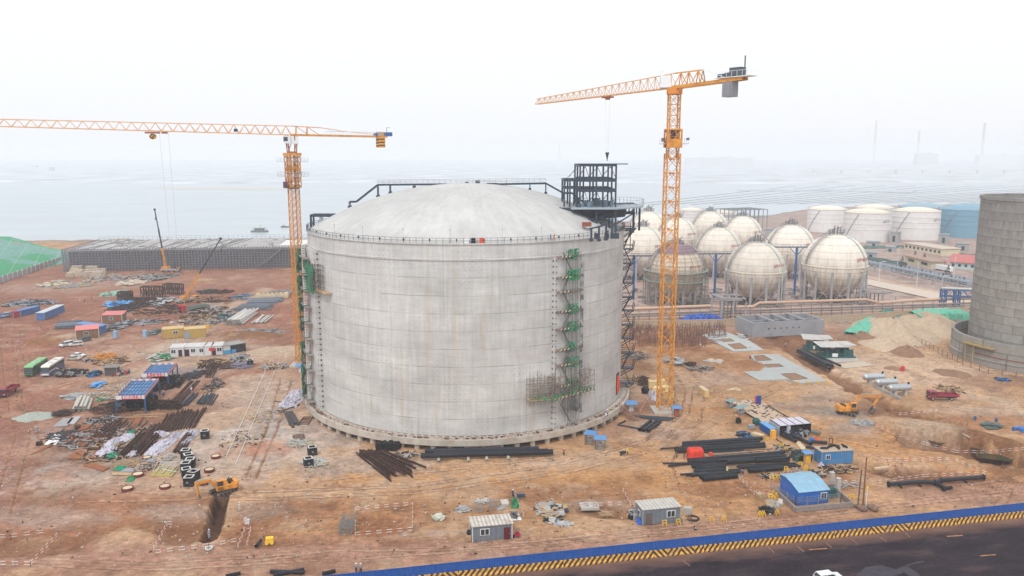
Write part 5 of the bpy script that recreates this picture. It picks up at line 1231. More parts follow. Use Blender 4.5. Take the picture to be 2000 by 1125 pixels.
for nm,P_ in POSES.items():
 h,c,n,hd=(Vector(P_[k])for k in('hip','chest','neck','head'));v=[h,h+(c-h)*.5,c,n,hd,hd+(hd-n).normalized()*.11];e=[(0,1),(1,2),(2,3),(3,4),(4,5)];r=[.145,.13,.155,.055,.10,.085]
 for k,s in((0,1),(1,-1)):
  i=len(v);el,ha=Vector(P_['el'][k]),Vector(P_['ha'][k]);v+=[c+Vector((0,s*.19,.06)),el,ha,ha+(ha-el).normalized()*.1];e+=[(2,i),(i,i+1),(i+1,i+2),(i+2,i+3)];r+=[.06,.046,.032,.04]
 for k,s in((0,1),(1,-1)):
  i=len(v);kn,ft=Vector(P_['kn'][k]),Vector(P_['ft'][k]);v+=[h+Vector((0,s*.10,-.06)),kn,ft+Vector((0,0,.04)),ft+Vector((.17,0,-.02))];e+=[(0,i),(i,i+1),(i+1,i+2),(i+2,i+3)];r+=[.085,.062,.045,.04]
 body=skin_mesh('person_body',v,e,r)
 jv=[h+Vector((0,0,.02)),h+(c-h)*.5,c,c+(n-c)*.7];je=[(0,1),(1,2),(2,3)];jr=[.17,.16,.185,.09]
 for k,s in((0,1),(1,-1)):
  i=len(jv);el,ha=Vector(P_['el'][k]),Vector(P_['ha'][k]);jv+=[c+Vector((0,s*.19,.06)),el,el+(ha-el)*.92];je+=[(2,i),(i,i+1),(i+1,i+2)];jr+=[.085,.07,.055]
 jac=skin_mesh('jacket',jv,je,jr)
 tv=[h+Vector((0,0,.06)),h-Vector((0,0,.04))];te=[(0,1)];tr_=[.165,.16]
 for k,s in((0,1),(1,-1)):
  i=len(tv);kn,ft=Vector(P_['kn'][k]),Vector(P_['ft'][k]);tv+=[h+Vector((0,s*.10,-.12)),kn,ft+(kn-ft)*.18];te+=[(1,i),(i,i+1),(i+1,i+2)];tr_+=[.11,.085,.07]
 tro=skin_mesh('trousers',tv,te,tr_,0)
 hb=MB().lathe([(.001,.13),(.08,.11),(.125,.05),(.135,0),(.165,-.02),(.13,-.03)],14,c=tuple(hd+Vector((0,0,.05))))
 fb=MB().box(hd+Vector((.105,0,-.01)),(.03,.03,.04)).box(hd+Vector((.095,.04,.02)),(.02,.03,.015)).box(hd+Vector((.095,-.04,.02)),(.02,.03,.015)).box(hd+Vector((.09,0,-.055)),(.02,.05,.012)).box(hd+Vector((0,.1,0)),(.04,.02,.06)).box(hd+Vector((0,-.1,0)),(.04,.02,.06))
 def mk(mb_,nm_):
  me=bpy.data.meshes.new(nm_);me.from_pydata(mb_.v,[],mb_.f);me.materials.append(None);return me
 PM[nm]=(body,jac,tro,mk(hb,'helmet'),mk(fb,'face'))
M_skin=mat('skin',(.42,.24,.16),.6)
CLO={'white':(.68,.68,.68),'grey':(.28,.30,.36),'navy':(.03,.05,.14),'blue':(.06,.16,.45),'red':(.5,.05,.05),'orange':(.75,.22,.03),'dark':(.04,.045,.06),'yellow':(.6,.6,.05),'paleblue':(.30,.40,.52)}
def person(px,py,pose,top,bot,helm,lab,rz=0.0,z=0.0,loc=None,cat='worker'):
 t=thing('person',lab,cat,loc if loc is not None else G(px,py,z),rz,None)
 for me,nm,m in zip(PM[pose],('body','jacket','trousers','helmet','face'),(M_skin,mat('cloth_'+top,CLO[top],.85),mat('cloth_'+bot,CLO[bot],.85),mat('helmet_'+helm,CLO[helm],.35),M_skin)):
  o=bpy.data.objects.new(nm,me);COL.objects.link(o);o.parent=t;o.material_slots[0].link='OBJECT';o.material_slots[0].material=m
 return t
def wheels(t,xs,w,r,n='wheel',wd=.28):
 for x in xs:
  for s in(-1,1):
   o=put(MB().tube((x,s*(w/2-wd),r),(x,s*w/2,r),r,18),n,M_tyre,t,smooth=True);put(MB().tube((x,s*(w/2-.02),r),(x,s*(w/2+.02),r),r*.55,12),'rim',M_galv,o)
def car(col,lab,c,rz,kind='sedan',group='cars parked on the left of the site'):
 m=mat('car_paint_'+str(col),col,.3,.1,var=.03,dirt=(.4,.3,.22),damt=.25,spec=.5);L,w=(4.6,1.8)
 t=thing('parked_car',lab,'car',c,rz,group)
 pr={'sedan':([(-2.3,.35),(-2.3,.85),(-1.7,1.0),(1.2,.98),(2.2,.8),(2.3,.35)],[(-1.65,.98),(-1.05,1.42),(.25,1.44),(1.15,.97)]),'van':([(-2.3,.35),(-2.3,1.1),(1.6,1.08),(2.25,.8),(2.3,.35)],[(-2.25,1.05),(-2.0,1.75),(.6,1.78),(1.65,1.05)]),'suv':([(-2.3,.4),(-2.3,1.05),(1.15,1.05),(2.2,.92),(2.3,.4)],[(-2.25,1.0),(-1.9,1.62),(.3,1.66),(1.2,1.03)])}[kind]
 def side(poly,ww,inset=0.0):
  n=len(poly);vs=[]
  for s in(-1,1):
   for x,z in poly:vs.append((x,s*(ww/2-(inset if z>1.2 else 0)),z))
  return MB().add(vs,[tuple(range(n)),tuple(range(2*n-1,n-1,-1))]+[(i,n+i,n+(i+1)%n,(i+1)%n)for i in range(n)])
 put(side(pr[0],w),'body',m,t);gl=side(pr[1],w-.08,.16);put(gl,'windows',M_glass,t)
 x0,x1=pr[1][1][0],pr[1][2][0];zt=pr[1][1][1];put(MB().box(((x0+x1)/2,0,zt+.02),(x1-x0+.1,w-.36,.07)),'roof',m,t)
 mb=MB()
 for s in(-1,1):
  for(xa,za),(xb,zb)in((pr[1][0],pr[1][1]),(pr[1][3],pr[1][2])):mb.bar((xa,s*(w/2-.05),za),(xb,s*(w/2-.2),zb),.09)
  mb.bar(((x0+x1)/2,s*(w/2-.05),pr[1][0][1]),((x0+x1)/2,s*(w/2-.2),zt),.09)
 put(mb,'pillars',m,t)
 for s in(-.65,.65):put(MB().box((2.27,s,.72),(.1,.35,.14)),'headlight',M_white,t);put(MB().box((-2.31,s,.85),(.06,.3,.14)),'tail_light',M_red,t)
 put(MB().box((2.3,0,.45),(.08,1.6,.2)),'bumper',M_black,t);wheels(t,(-1.4,1.4),w+.02,.33,wd=.22);return t
def bus(lab,c,rz,roofc,low,stripe=None):
 t=thing('coach_bus',lab,'bus',c,rz,'coaches parked side by side');L,w,h=11.8,2.5,3.35
 mr=mat('bus_'+str(roofc),roofc,.35,var=.05,dirt=(.4,.3,.25),damt=.2);ml=mat('bus_'+str(low),low,.35,var=.05,dirt=(.3,.22,.18),damt=.35)
 def sec(z0,z1,i0,i1):
  return[(-L/2,z0),(-L/2,z1),(L/2-i1,z1),(L/2-i0,z0)]
 def ex(poly,ww):
  n=len(poly);vs=[(x,-ww/2,z)for x,z in poly]+[(x,ww/2,z)for x,z in poly];return MB().add(vs,[tuple(range(n)),tuple(range(2*n-1,n-1,-1))]+[(i,n+i,n+(i+1)%n,(i+1)%n)for i in range(n)])
 put(ex(sec(.35,1.6,0,.05),w),'lower_body',ml,t);put(ex(sec(1.6,2.85,.05,.45),w-.04),'window_band',M_glass,t);put(ex([(-L/2,2.85),(-L/2,h-.08),(-L/2+.2,h),(L/2-.9,h),(L/2-.45,2.85)],w),'roof',mr,t)
 for k in range(8):put(MB().box((-L/2+.8+k*1.4,0,2.22),(.07,w-.01,1.26)),'window_pillar',M_black,t)
 for x in(-2.6,1.2):put(MB().box((x,0,h+.05),(1.4,1.1,.16)),'roof_vent',mat('vent_grey',(.45,.45,.42)),t)
 put(MB().box((L/2+.01,0,.75),(.1,w*.96,.55)),'bumper',ml if not stripe else M_white,t);put(MB().add([(L/2+.03,y_,z_)for z_,y_ in((1.05,-1.15),(1.05,1.15))]+[(L/2-.38,y_,2.9)for y_ in(1.15,-1.15)],[(0,1,2,3)]),'windscreen',M_glass,t)
 for s in(-.95,.95):put(MB().box((L/2+.06,s,.8),(.06,.4,.22)),'headlight',M_galv,t)
 for s in(-1,1):put(MB().bar((L/2-.4,s*1.2,2.8),(L/2+.3,s*1.5,2.5),.08).box((L/2+.3,s*1.5,2.2),(.12,.2,.5)),'mirror',M_black,t)
 if stripe:
  mb=MB()
  for s in(-1,1):mb.bar((-1.2,s*1.262,.5),(1.0,s*1.262,1.58),.02,.3);mb.bar((1.0,s*1.262,1.5),(L/2,s*1.262,1.5),.02,.22)
  put(mb,'white_swoosh',M_white,t);put(MB().box((L/2-.33,0,2.95),(.1,1.9,.16)),'route_board',mat('pale_yellow',(.7,.7,.35)),t)
 wheels(t,(-3.6,3.6),w+.04,.5);return t
def excavator(lab,c,rz_up,rz_tr,elbow,tipp,bucket,cabside=1,s=1.0,mid=None):
 t=thing('excavator',lab,'excavator',c,0);t.scale=(s,s,s)
 Mt=Matrix.Rotation(rz_tr,3,'Z');Mu=Matrix.Rotation(rz_up,3,'Z')
 for sd in(-1,1):
  prof=[(-2.1,.1),(-2.35,.45),(-2.1,.85),(2.1,.85),(2.35,.45),(2.1,.1)];vs=[Mt@Vector((x,sd*1.25+dy,z))for dy in(-.3,.3)for x,z in prof];n=6
  tr_=put(MB().add(vs,[tuple(range(n)),tuple(range(2*n-1,n-1,-1))]+[(i,n+i,n+(i+1)%n,(i+1)%n)for i in range(n)]),'track',M_tread,t)
  mb=MB()
  for k in range(5):p=Mt@Vector((-1.7+k*.85,sd*1.25-.32,.4));q=Mt@Vector((-1.7+k*.85,sd*1.25+.32,.4));mb.tube(p,q,.28,10)
  put(mb,'rollers',M_black,tr_)
  mb=MB()
  for k in range(16):mb.box(Mt@Vector((-2.0+k*.27,sd*1.25,.87)),(.12,.6,.06),rz_tr)
  put(mb,'shoes',M_tyre,tr_)
 put(MB().tube((0,0,.5),(0,0,1.05),.8,14),'slewing_ring',M_black,t)
 def ub(cx,cy,cz,sx,sy,sz,mb=None):return(mb or MB()).box(Mu@Vector((cx,cy,cz)),(sx,sy,sz),rz_up)
 mb=MB();pl=[(-2.7,-1.0),(-2.3,-1.35),(1.3,-1.35),(1.3,1.35),(-2.3,1.35),(-2.7,1.0)];vs=[Mu@Vector((x,y,z))for z in(1.05,1.95)for x,y in pl];n=6
 mb.add(vs,[tuple(range(n-1,-1,-1)),tuple(range(n,2*n))]+[(i,(i+1)%n,n+(i+1)%n,n+i)for i in range(n)]);ub(-1.9,0,2.1,1.2,2.2,.35,mb);ub(-.2,-cabside*.9,2.05,1.8,.7,.25,mb)
 bd_=put(mb,'house',M_yel,t);put(ub(-1.3,.1,2.12,.9,1.6,.5),'engine_grille',M_black,bd_);put(MB().tube(Mu@Vector((-1.2,-.5,2)),Mu@Vector((-1.2,-.5,2.8)),.08,8),'exhaust',M_black,bd_)
 cb_=put(ub(.75,cabside*.85,2.95,1.3,.95,.12,ub(.15,cabside*.85,2.35,.1,.95,1.2,ub(.75,cabside*.85,1.45,1.45,1.0,.85))),'cab',M_yel,t)
 put(ub(.78,cabside*.85,2.37,1.22,.86,1.05),'cab_glass',M_glass,cb_)
 mb=MB()
 for x in(.15,1.38):
  for y in(.42,1.28):mb.bar(Mu@Vector((x,cabside*y,1.85)),Mu@Vector((x,cabside*y,2.95)),.09)
 put(mb,'cab_frame',M_yel,cb_)
 f0=Vector((1.1,0,1.5));el=Vector(elbow);ti=Vector(tipp);bk=Vector(bucket);mid=Vector(mid)if mid else f0+(el-f0)*.42+Vector((-.15,0,.95))
 a=Mu@f0;b=Mu@mid;c_=Mu@el;d=Mu@ti
 bo=put(MB().bar(a,b,.38,.62).bar(b,c_,.36,.5).box(b,(.4,.42,.6),rz_up),'boom',M_yel,t)
 put(MB().tube(Mu@(f0+Vector((.3,.3,-.2))),Mu@(mid+Vector((.2,.3,-.2))),.09,8).tube(Mu@(f0+Vector((.3,-.3,-.2))),Mu@(mid+Vector((.2,-.3,-.2))),.09,8).tube(Mu@(mid+Vector((.3,0,.5))),Mu@(el+Vector((0,0,.45))),.1,8),'cylinder',M_galv,bo)
 sk_=put(MB().bar(c_+Vector((0,0,.4)),d,.32,.45),'stick',M_yel,t);put(MB().tube(c_+Vector((0,0,.5)),d+(c_-d)*.35+(Mu@Vector((.45,0,0))),.08,8),'cylinder',M_galv,sk_)
 mb=MB();q=[(0,0),(.55,-.25),(.75,-.85),(.25,-1.25),(-.55,-1.05),(-.25,-.2)];vs=[Mu@(bk+Vector((x,y,z)))for y in(-.5,.5)for x,z in q];n=6
 mb.add(vs,[tuple(range(n)),tuple(range(2*n-1,n-1,-1)),(0,n,n+1,1),(1,n+1,n+2,2),(2,n+2,n+3,3),(3,n+3,n+4,4)]);mb.bar(d,Mu@bk,.3)
 for k in range(4):p=Mu@(bk+Vector((-.55,-.4+k*.27,-1.05)));mb.bar(p,p+(Mu@Vector((-.25,0,.0))),.1)
 put(mb,'bucket',M_tread,t);return t
def mobile_crane(lab,c,rz,foot,tip,frac,body=M_yel,n_ax=4,L=11.5):
 t=thing('mobile_crane',lab,'mobile crane',c,rz);put(MB().box((0,0,1.25),(L,2.5,.6)).box((-L*.2,0,1.75),(L*.5,2.2,.5)),'chassis',M_grey,t)
 cb_=put(MB().extr([(-1.2,1.0),(1.2,1.0),(1.2,2.4),(-1.2,2.4)],L/2-1.9,L/2),'cab',body,t);put(MB().box((L/2-.9,0,2.0),(1.9,2.44,.5)),'window',M_glass,cb_)
 wheels(t,[-L/2+1+i*(L-2.4)/(n_ax-1)for i in range(n_ax)],2.6,.6);fo,ti=Vector(foot),Vector(tip)
 put(MB().box((fo.x-.3,0,2.4),(3.6,2.3,1.4)).box((fo.x+1.4,.9,2.6),(1.4,.8,1.6)),'upper_works',body,t)
 m1=fo+(ti-fo)*frac;bo=put(MB().bar(fo,m1,.9,1.0),'boom',body,t);put(MB().bar(m1,m1+(ti-m1)*.5,.65,.75).bar(m1+(ti-m1)*.5,ti,.45,.55),'telescopic_section',M_steel,bo)
 put(MB().box(ti,(1.0,.8,1.0)).tube(ti-Vector((0,.5,0)),ti+Vector((0,.5,0)),.4,10),'boom_head',M_steel,bo);put(MB().bar(ti,ti-Vector((0,0,5)),.08).box(ti-Vector((0,0,5.3)),(.5,.4,.9)),'hook_block',M_steel,t)
 put(MB().tube(fo+Vector((1.2 if ti.x>fo.x else-1.2,0,-.5)),fo+(ti-fo)*.18,.22,8),'lift_cylinder',M_galv,t)
 for x in(-L*.35,L*.2):
  for s in(-1,1):put(MB().bar((x,s*1.2,1.1),(x,s*2.9,1.1),.25).box((x,s*2.9,.55),(.25,.25,1.1)).box((x,s*2.9,.05),(.8,.8,.1)),'outrigger',body,t)
 return t
def cabin(name,lab,cat,a,b,depth,h,wm,rm,wins=(),doors=(),side_win=False,roof='flat',group=None,over=.15,wm2=None):
 """a-b is the foot of the wall facing the camera"""
 A,rz,L=AX(a,b);t=thing(name,lab,cat,A,rz,group)
 if roof=='arch':
  prof=[(0,h*.86),(depth*.35,h*1.08),(depth*.7,h*1.2),(depth,h*1.12)];mb=MB().extr([(0,0),(depth,0)]+prof[::-1],0,L);put(mb,'wall',wm,t)
  rp=[(-.25,h*.82)]+prof[1:]+[(depth+.2,h*1.09)];put(MB().extr([(y,z+.05)for y,z in rp]+[(y,z+.15)for y,z in rp[::-1]],-.2,L+.2),'roof',rm,t)
 else:
  put(MB().box((L/2,depth/2,h/2),(L,depth,h)),'wall',wm,t)
  if roof=='flat':put(MB().box((L/2,depth/2,h+.07),(L+2*over,depth+2*over,.14)),'roof',rm,t)
  elif roof=='gable':put(MB().extr([(-.3,h-.02),(depth+.3,h-.02),(depth/2,h+depth*.2)],-.2,L+.2),'roof',rm,t)
  elif roof=='shed':put(MB().extr([(-.3,h+.02),(depth+.3,h+depth*.12),(depth+.3,h+depth*.12+.1),(-.3,h+.12)],-.2,L+.2),'roof',rm,t)
  mb=MB()
  for x,y in((0,0),(L,0),(L,depth),(0,depth)):mb.box((x,y,h/2),(.14,.14,h-.01))
  put(mb,'corner_posts',wm2 or M_grey,t)
 for x,w_,z,hh in wins:
  f=put(MB().box((L*x,-.03,z),(w_+.2,.1,hh+.2)),'window',M_white,t);put(MB().box((L*x-w_*.26,-.06,z),(w_*.44,.08,hh)).box((L*x+w_*.26,-.06,z),(w_*.44,.08,hh)),'pane',M_glass,f)
 for x,w_,hh,dmt in doors:d_=put(MB().box((L*x,-.03,hh/2+.05),(w_,.1,hh)),'door',dmt,t);put(MB().box((L*x+w_*.35,-.1,hh/2),(.06,.08,.2)),'handle',M_galv,d_)
 if side_win:f=put(MB().box((-.03,depth*.5,h*.55),(.1,1.1,1.0)),'window',M_white,t);put(MB().box((-.06,depth*.5,h*.55),(.08,.9,.8)),'pane',M_glass,f)
 return t
def rails(pts,name,lab,group=None,cat='safety barrier',h=1.0):
 """red and white scaffold-tube guard rail on short posts"""
 t=thing(name,lab,cat,G(*pts[0]),0,group);o=G(*pts[0]);mb=MB();pb=MB()
 for a,b in zip(pts,pts[1:]):
  A,B=G(*a)-o,G(*b)-o;L=(B-A).length;n=max(1,int(L/2.2))
  for i in range(n+1):p=A+(B-A)*i/n;pb.bar(p-Vector((0,0,.1)),p+Vector((0,0,h+.1)),.055)
  for z in(h*.5,h):
   k=max(2,int(L/.9))
   for i in range(k):mb.cm=i%2;mb.bar(A+(B-A)*i/k+Vector((0,0,z)),A+(B-A)*(i+1)/k+Vector((0,0,z)),.055)
 put(mb,'rails',[M_white,mat('faded_red',(.42,.14,.10))],t);put(pb,'posts',mat('faded_red',(.42,.14,.10)),t);return t
M_yk=mat('barrier_yellow',(.8,.5,.04),.6)
def yellow_barrier(px,py,rz,lab,group='small yellow A-frame barriers'):
 global YB
 if 'YB' not in globals():
  YB=thing('barrier_frame',lab,'barrier',G(px,py),rz,group);mb=MB()
  for x in(-.35,.35):mb.bar((x,-.35,0),(x,0,1.0),.09);mb.bar((x,.35,0),(x,0,1.0),.09)
  mb.bar((-.4,0,.98),(.4,0,.98),.12);mb.bar((-.35,-.18,.5),(.35,-.18,.5),.08);put(mb,'frame',M_yk,YB);put(MB().box((0,-.24,.62),(.55,.03,.12),0,(.34,0)),'board',M_yk,YB);return YB
 return dup(YB,G(px,py),rz,lab,group)
M_corr=lambda n,c,ax=0,p=.4:wave_mat(n,c,ax,p)
def hill():
 a=Vector((-281,440,0));mb=MB();r=random.Random(1)
 def fn(u,v):
  x,y=-150*(1-u),-110+225*v;e=min(1,(-x)/38)**.9*min(1,(115-y)/45);return(x,y,max(15.5*e+(r.random()-.5)*.5*e,-.2))
 mb.grid(50,60,fn);m=bpy.data.materials.new('netted_earth');t=NT(m)
 n1=t.noise(t.co(),.022,3);c=t.mix(t.rng(n1,.47,.50,0,1),(.05,.30,.14),(.15,.33,.28));n2=t.noise(t.scale(t.co(),(1,3,1)),.02,3);c=t.mix(t.rng(n2,.60,.63,0,1),c,(.42,.22,.16))
 c=t.mul(c,t.rng(t.noise(t.co(),.5,5,.7),.3,.7,.75,1.2));o=t.sep();w=t.math('LESS_THAN',t.math('FRACT',t.math('MULTIPLY',t.math('ADD',o[0],t.math('MULTIPLY',o[1],.4)),.11)),.04);c=t.mix(t.math('MULTIPLY',w,.35),c,(.45,.6,.5))
 t.put(c,t.b.inputs['Base Color']);t.b.inputs['Roughness'].default_value=.9;solo(mb,'netted_hill',m,'large earth mound covered in bright green dust netting at the left edge','mound',a,smooth='all')
hill()
A,rz,L=AX((-60,574),(120,512));t_=thing('perimeter_fence','grey panel fence with posts at the foot of the green netted hill','fence',A,rz)
put(MB().box((L/2,0,1.7),(L,.15,3.4)),'panels',wave_mat('fence_grey_sheet',(.36,.36,.38),0,1.2,.2),t_)
for i in range(int(L/6)):put(MB().box((i*6,-.2,1.9),(.35,.35,3.8)),'post',M_white,t_)
A,rz,L=AX((124,531),(590,523));hb=12.2;dp=58;L+=40;t_=thing('scaffolded_building','long grey concrete structure wrapped in dark scaffolding at the water edge','building',A,rz)
put(MB().prism([(3,2),(L,2),(L,dp),(3,dp)],0,hb-.5),'wall',mat('dark_board_wall',(.16,.155,.16),.9,var=.25),t_)
put(MB().prism([(1,1),(L,1),(L,dp+1),(1,dp+1)],hb-.49,hb+.1),'roof_slab',mat('grey_slab',(.42,.41,.41),.85,var=.18,sc_=.2,dirt=(.22,.19,.18),damt=.6,dsc=.12),t_)
mb=MB()
for i in range(int(L/1.8)):
 x=i*1.8
 for y in(-.2,1.2):mb.bar((x,y,0),(x,y,hb+1.2),.22)
for j in range(9):
 for y in(-.2,1.2):mb.bar((0,y,.6+j*1.5),(L,y,.6+j*1.5),.2)
for i in range(int(L/14)):mb.bar((i*14,-.3,0),(i*14+12,-.3,hb),.2)
for i in range(int(dp/1.8)):mb.bar((0,i*1.8,0),(0,i*1.8,hb+1.2),.22)
for j in range(9):mb.bar((0,0,.6+j*1.5),(0,dp,.6+j*1.5),.2)
mb.bar((L*.62,-.6,0),(L*.62+16,-.6,hb),1.2,.5)
put(mb,'scaffold',mat('scaffold_dark',(.20,.20,.23),.8,var=.3),t_)
mb=MB();r=random.Random(6)
for k in range(16):mb.box((4+r.random()*L*.6,dp/2,hb+.3),(.5,dp-4,.35),r.uniform(-.25,.1))
for k in range(60):x,y=r.random()*L,r.random()*dp;mb.bar((x,y,hb),(x,y,hb+1.2+r.random()),.3)
for k in range(40):mb.box((r.random()*L,6+r.random()*(dp-10),hb+.35),(1+r.random()*5,.6+r.random()*2,.5),r.random()*3)
for i in range(int(L/3)):mb.bar((i*3,dp,hb),(i*3,dp,hb+2.4),.12)
for zz in(1.2,2.4):mb.bar((0,dp,hb+zz),(L,dp,hb+zz),.1)
put(mb,'formwork',mat('formwork_grey',(.30,.29,.28),var=.3,sc_=.2),t_)['kind']='stuff'
put(MB().box((L*.85,dp*.45,hb+.3),(L*.32,dp*.5,.3)),'pale_sheet',mat('pale_slab',(.66,.65,.62)),t_)
mb=MB();
for i in range(40):x=i*5.;mb.b0(x-20,dp+14,0,5,1,2.6+.8*sin(i))
put(mb,'rear_bank',mat('bank_brown',(.28,.22,.18)),t_)
A=G(333,531);foot=U(324,522,A.y)-A;tip=U(302,409,A.y-3)-A
mobile_crane('yellow mobile crane with raised dark boom in front of the scaffolded building',A,0,(foot.x,0,2.6),(tip.x,tip.y,tip.z),.34)
A=G(366,590);tip=U(431,466,A.y+4)-A;rz=rad(62);M_=Matrix.Rotation(-rz,3,'Z');tp=M_@Vector((tip.x,tip.y,tip.z))
mobile_crane('mobile crane leaning its dark boom right, among the rusty steel stacks',A,rz,(-1,0,2.6),tuple(tp),.4)
A=G(352,612);t_=thing('flatbed_truck','red cab flatbed truck with green grey bed on the dirt lane between steel stacks','truck',A,rad(58))
cb_=put(MB().box((1.1,0,2.1),(2.2,2.5,2.5)).box((.3,0,3.45),(.8,2.0,.5)),'cab',M_red,t_);put(MB().box((-.02,0,2.3),(.1,2.2,1.0)),'window',M_glass,cb_);put(MB().box((-.05,0,1.1),(.15,2.4,.5)),'bumper',M_black,t_)
put(MB().box((8,0,1.3),(11.5,2.5,.35)),'bed',mat('bed_green_grey',(.20,.25,.22)),t_)
for s in(-1.2,1.2):put(MB().box((8,s,1.8),(11.5,.1,.8)),'side_board',MATS['bed_green_grey'],t_)
wheels(t_,(.9,7,10,12.2),2.5,.52)
M_bwall=wave_mat('blue_cabin_sheet',(.035,.15,.42),0,.6,.25)
cabin('blue_container','long blue container cabin with pale roof on the far left dirt yard','cabin',ZA(288,745),ZA(418,690),3.2,3,M_bwall,mat('pale_roof_sheet',(.45,.5,.52)))
cabin('blue_container','smaller blue container beside a heap of rubbish, left of the long blue one','cabin',ZA(134,722),ZA(262,690),3,2.4,M_bwall,mat('dull_blue_roof',(.12,.2,.4)))
cabin('red_box','small red box container at the left end of the blue containers','container',ZA(90,730),ZA(132,724),2.5,2.2,mat('maroon',(.35,.04,.06)),mat('maroon',(.35,.04,.06)))
pile(*ZA(45,715),14,6,60,[M_white,M_grey,M_bag],'rubbish_heap','heap of pale rubbish at the far left beside the red box',1,(2,.3),1.5,'sheet')
pile(*ZA(200,635),50,6,70,[M_grey,M_steel],'scrap_heap','strip of grey scrap behind the blue containers',2,(5,.3),.8)
pile(*ZA(115,640),14,6,30,[M_black,M_grey],'dark_scrap','dark mat of scrap at the far left behind the small blue container',22,(5,.4),1)
M_brn=wave_mat('brown_cabin_sheet',(.20,.115,.06),0,.5,.15);M_pink=mat('pink_roof',(.60,.20,.19),.6)
for a,b,lb,dr in((ZA(492,868),ZA(640,855),'brown cabin with pink red roof behind the white parked cars',False),(ZA(660,765),ZA(790,762),'farther brown cabin with pink red roof beside steel stacks',True)):
 cabin('brown_cabin',lb,'cabin',a,b,5.5,3.2,M_brn,M_pink,[(.45,1.3,1.9,1.1)],[(.85,.9,2.1,M_red)]if dr else[],roof='shed',group='brown cabins with pink roofs',wm2=M_white)
cabin('blue_shed','small blue shed with sloping blue roof right of the nearer brown cabin','shed',ZA(650,835),ZA(688,820),9,2.8,M_bwall,M_blue,roof='shed')
M_yc=wave_mat('yellow_cabin_sheet',(.50,.33,.08),0,.5,.18)
for x0,x1,lb in((1052,1188,'left half of the yellow cabin pair, with a white window'),(1194,1330,'right half of the yellow cabin pair, with the grey door')):
 cabin('yellow_cabin',lb,'cabin',ZA(x0,866),ZA(x1,856),5,3.4,M_yc,mat('pale_yellow_roof',(.62,.45,.20)),[(.62,1.6,2.1,.9)]if x0<1100 else[],[(.12,2.2,2.6,M_grey)]if x0>1100 else[],group='yellow cabins',wm2=mat('ochre_post',(.4,.27,.08)))
M_wc=mat('cabin_white',(.66,.67,.69),.5,var=.05,dirt=(.45,.36,.3),damt=.25)
M_wroof=wave_mat('cabin_roof_grey',(.60,.59,.57),0,1.2,.12,dirt=(.35,.28,.24),damt=.5)
M_dd=mat('dark_door',(.05,.02,.03))
x_=[(1100,1192,984,980,[(.25,1.4,1.9,1.2)],[(.72,1.2,2.3,M_dd)],'first white cabin from the left in the row, door at its right'),(1194,1318,979,975,[(.45,1.4,1.9,1.2),(.88,1.3,1.9,1.2)],[(.12,1.6,2.3,M_dd)],'second white cabin in the row, with an open dark doorway'),(1320,1368,975,973,[],[],'narrow white cabin in the row carrying a red notice'),(1370,1440,972,968,[(.7,1.5,1.9,1.2)],[(.2,1.2,2.3,M_dd)],'right end white cabin in the row, one dark window')]
for a0,a1,y0,y1,wi,dr,lb in x_:
 t_=cabin('white_cabin',lb,'cabin',ZA(a0,y0),ZA(a1,y1),6,3.1,M_wc,M_wroof,wi,dr,group='row of white site cabins')
 if not wi and not dr:put(MB().box((2.6,-.04,2.1),(2,.08,1)),'red_notice',M_red,t_)
t_=cabin('dark_shelter','dark open shelter with patched roof at the right end of the white cabins','shelter',ZA(1494,962),ZA(1588,945),5,2.9,mat('black_sheet',(.035,.035,.045),.8),mat('patched_roof',(.30,.28,.28)),wm2=M_black)
t_=cabin('blue_white_panel_hut','narrow hut with white over bright blue panel beside the white cabins','hut',ZA(1444,968),ZA(1490,962),5,2.9,M_wc,MATS['patched_roof']);put(MB().box((2.2,-.05,.7),(4.2,.08,1.4)),'blue_panel',mat('sky_blue_panel',(.08,.35,.65)),t_)
for k in range(5):lone(ZA(1470+k*12,905),ZA(1500+k*12,882),.1,M_wood,'roof_board','pale board lying on the roof of the panel hut','board','boards on the hut roof',z=3.05,shape='bar')
car((.72,.72,.73),'white people carrier, leftmost of the parked cars by the brown cabin',G(*ZT(915,385)),rad(242),'van')
car((.70,.70,.68),'white hatchback parked between the white people carrier and the dark car',G(*ZT(1070,380)),rad(212),'suv')
car((.10,.10,.11),'dark grey estate car parked against the brown cabin wall',G(*ZT(1205,305)),rad(222),'suv')
car((.73,.73,.73),'white saloon car behind the tan one, right of the coaches',G(*ZT(1110,560)),rad(-8),'sedan')
car((.50,.44,.36),'tan saloon car beside the white coach',G(*ZT(1040,610)),rad(-4),'sedan')
A,B=G(*ZT(640,882)),G(*ZT(935,690));rz=math.atan2(A.y-B.y,A.x-B.x);d=(A-B).normalized();s=Vector((-d.y,d.x,0))
c0=A-d*5.9-s*1.25;c0=A-d*5.9+(-s if(-s).x<0 else s)*1.25
bus('white coach with dark blue lower sides and a white swoosh, parked beside the green one',c0,rz,(.74,.72,.68),(.07,.09,.20),True)
A2=G(*ZT(365,884));c1_=A2-d*5.9+(-s if(-s).x<0 else s)*1.25;bus('bright green coach with dark windscreen parked left of the white one',c1_,rz+.02,(.17,.48,.17),(.03,.12,.06))
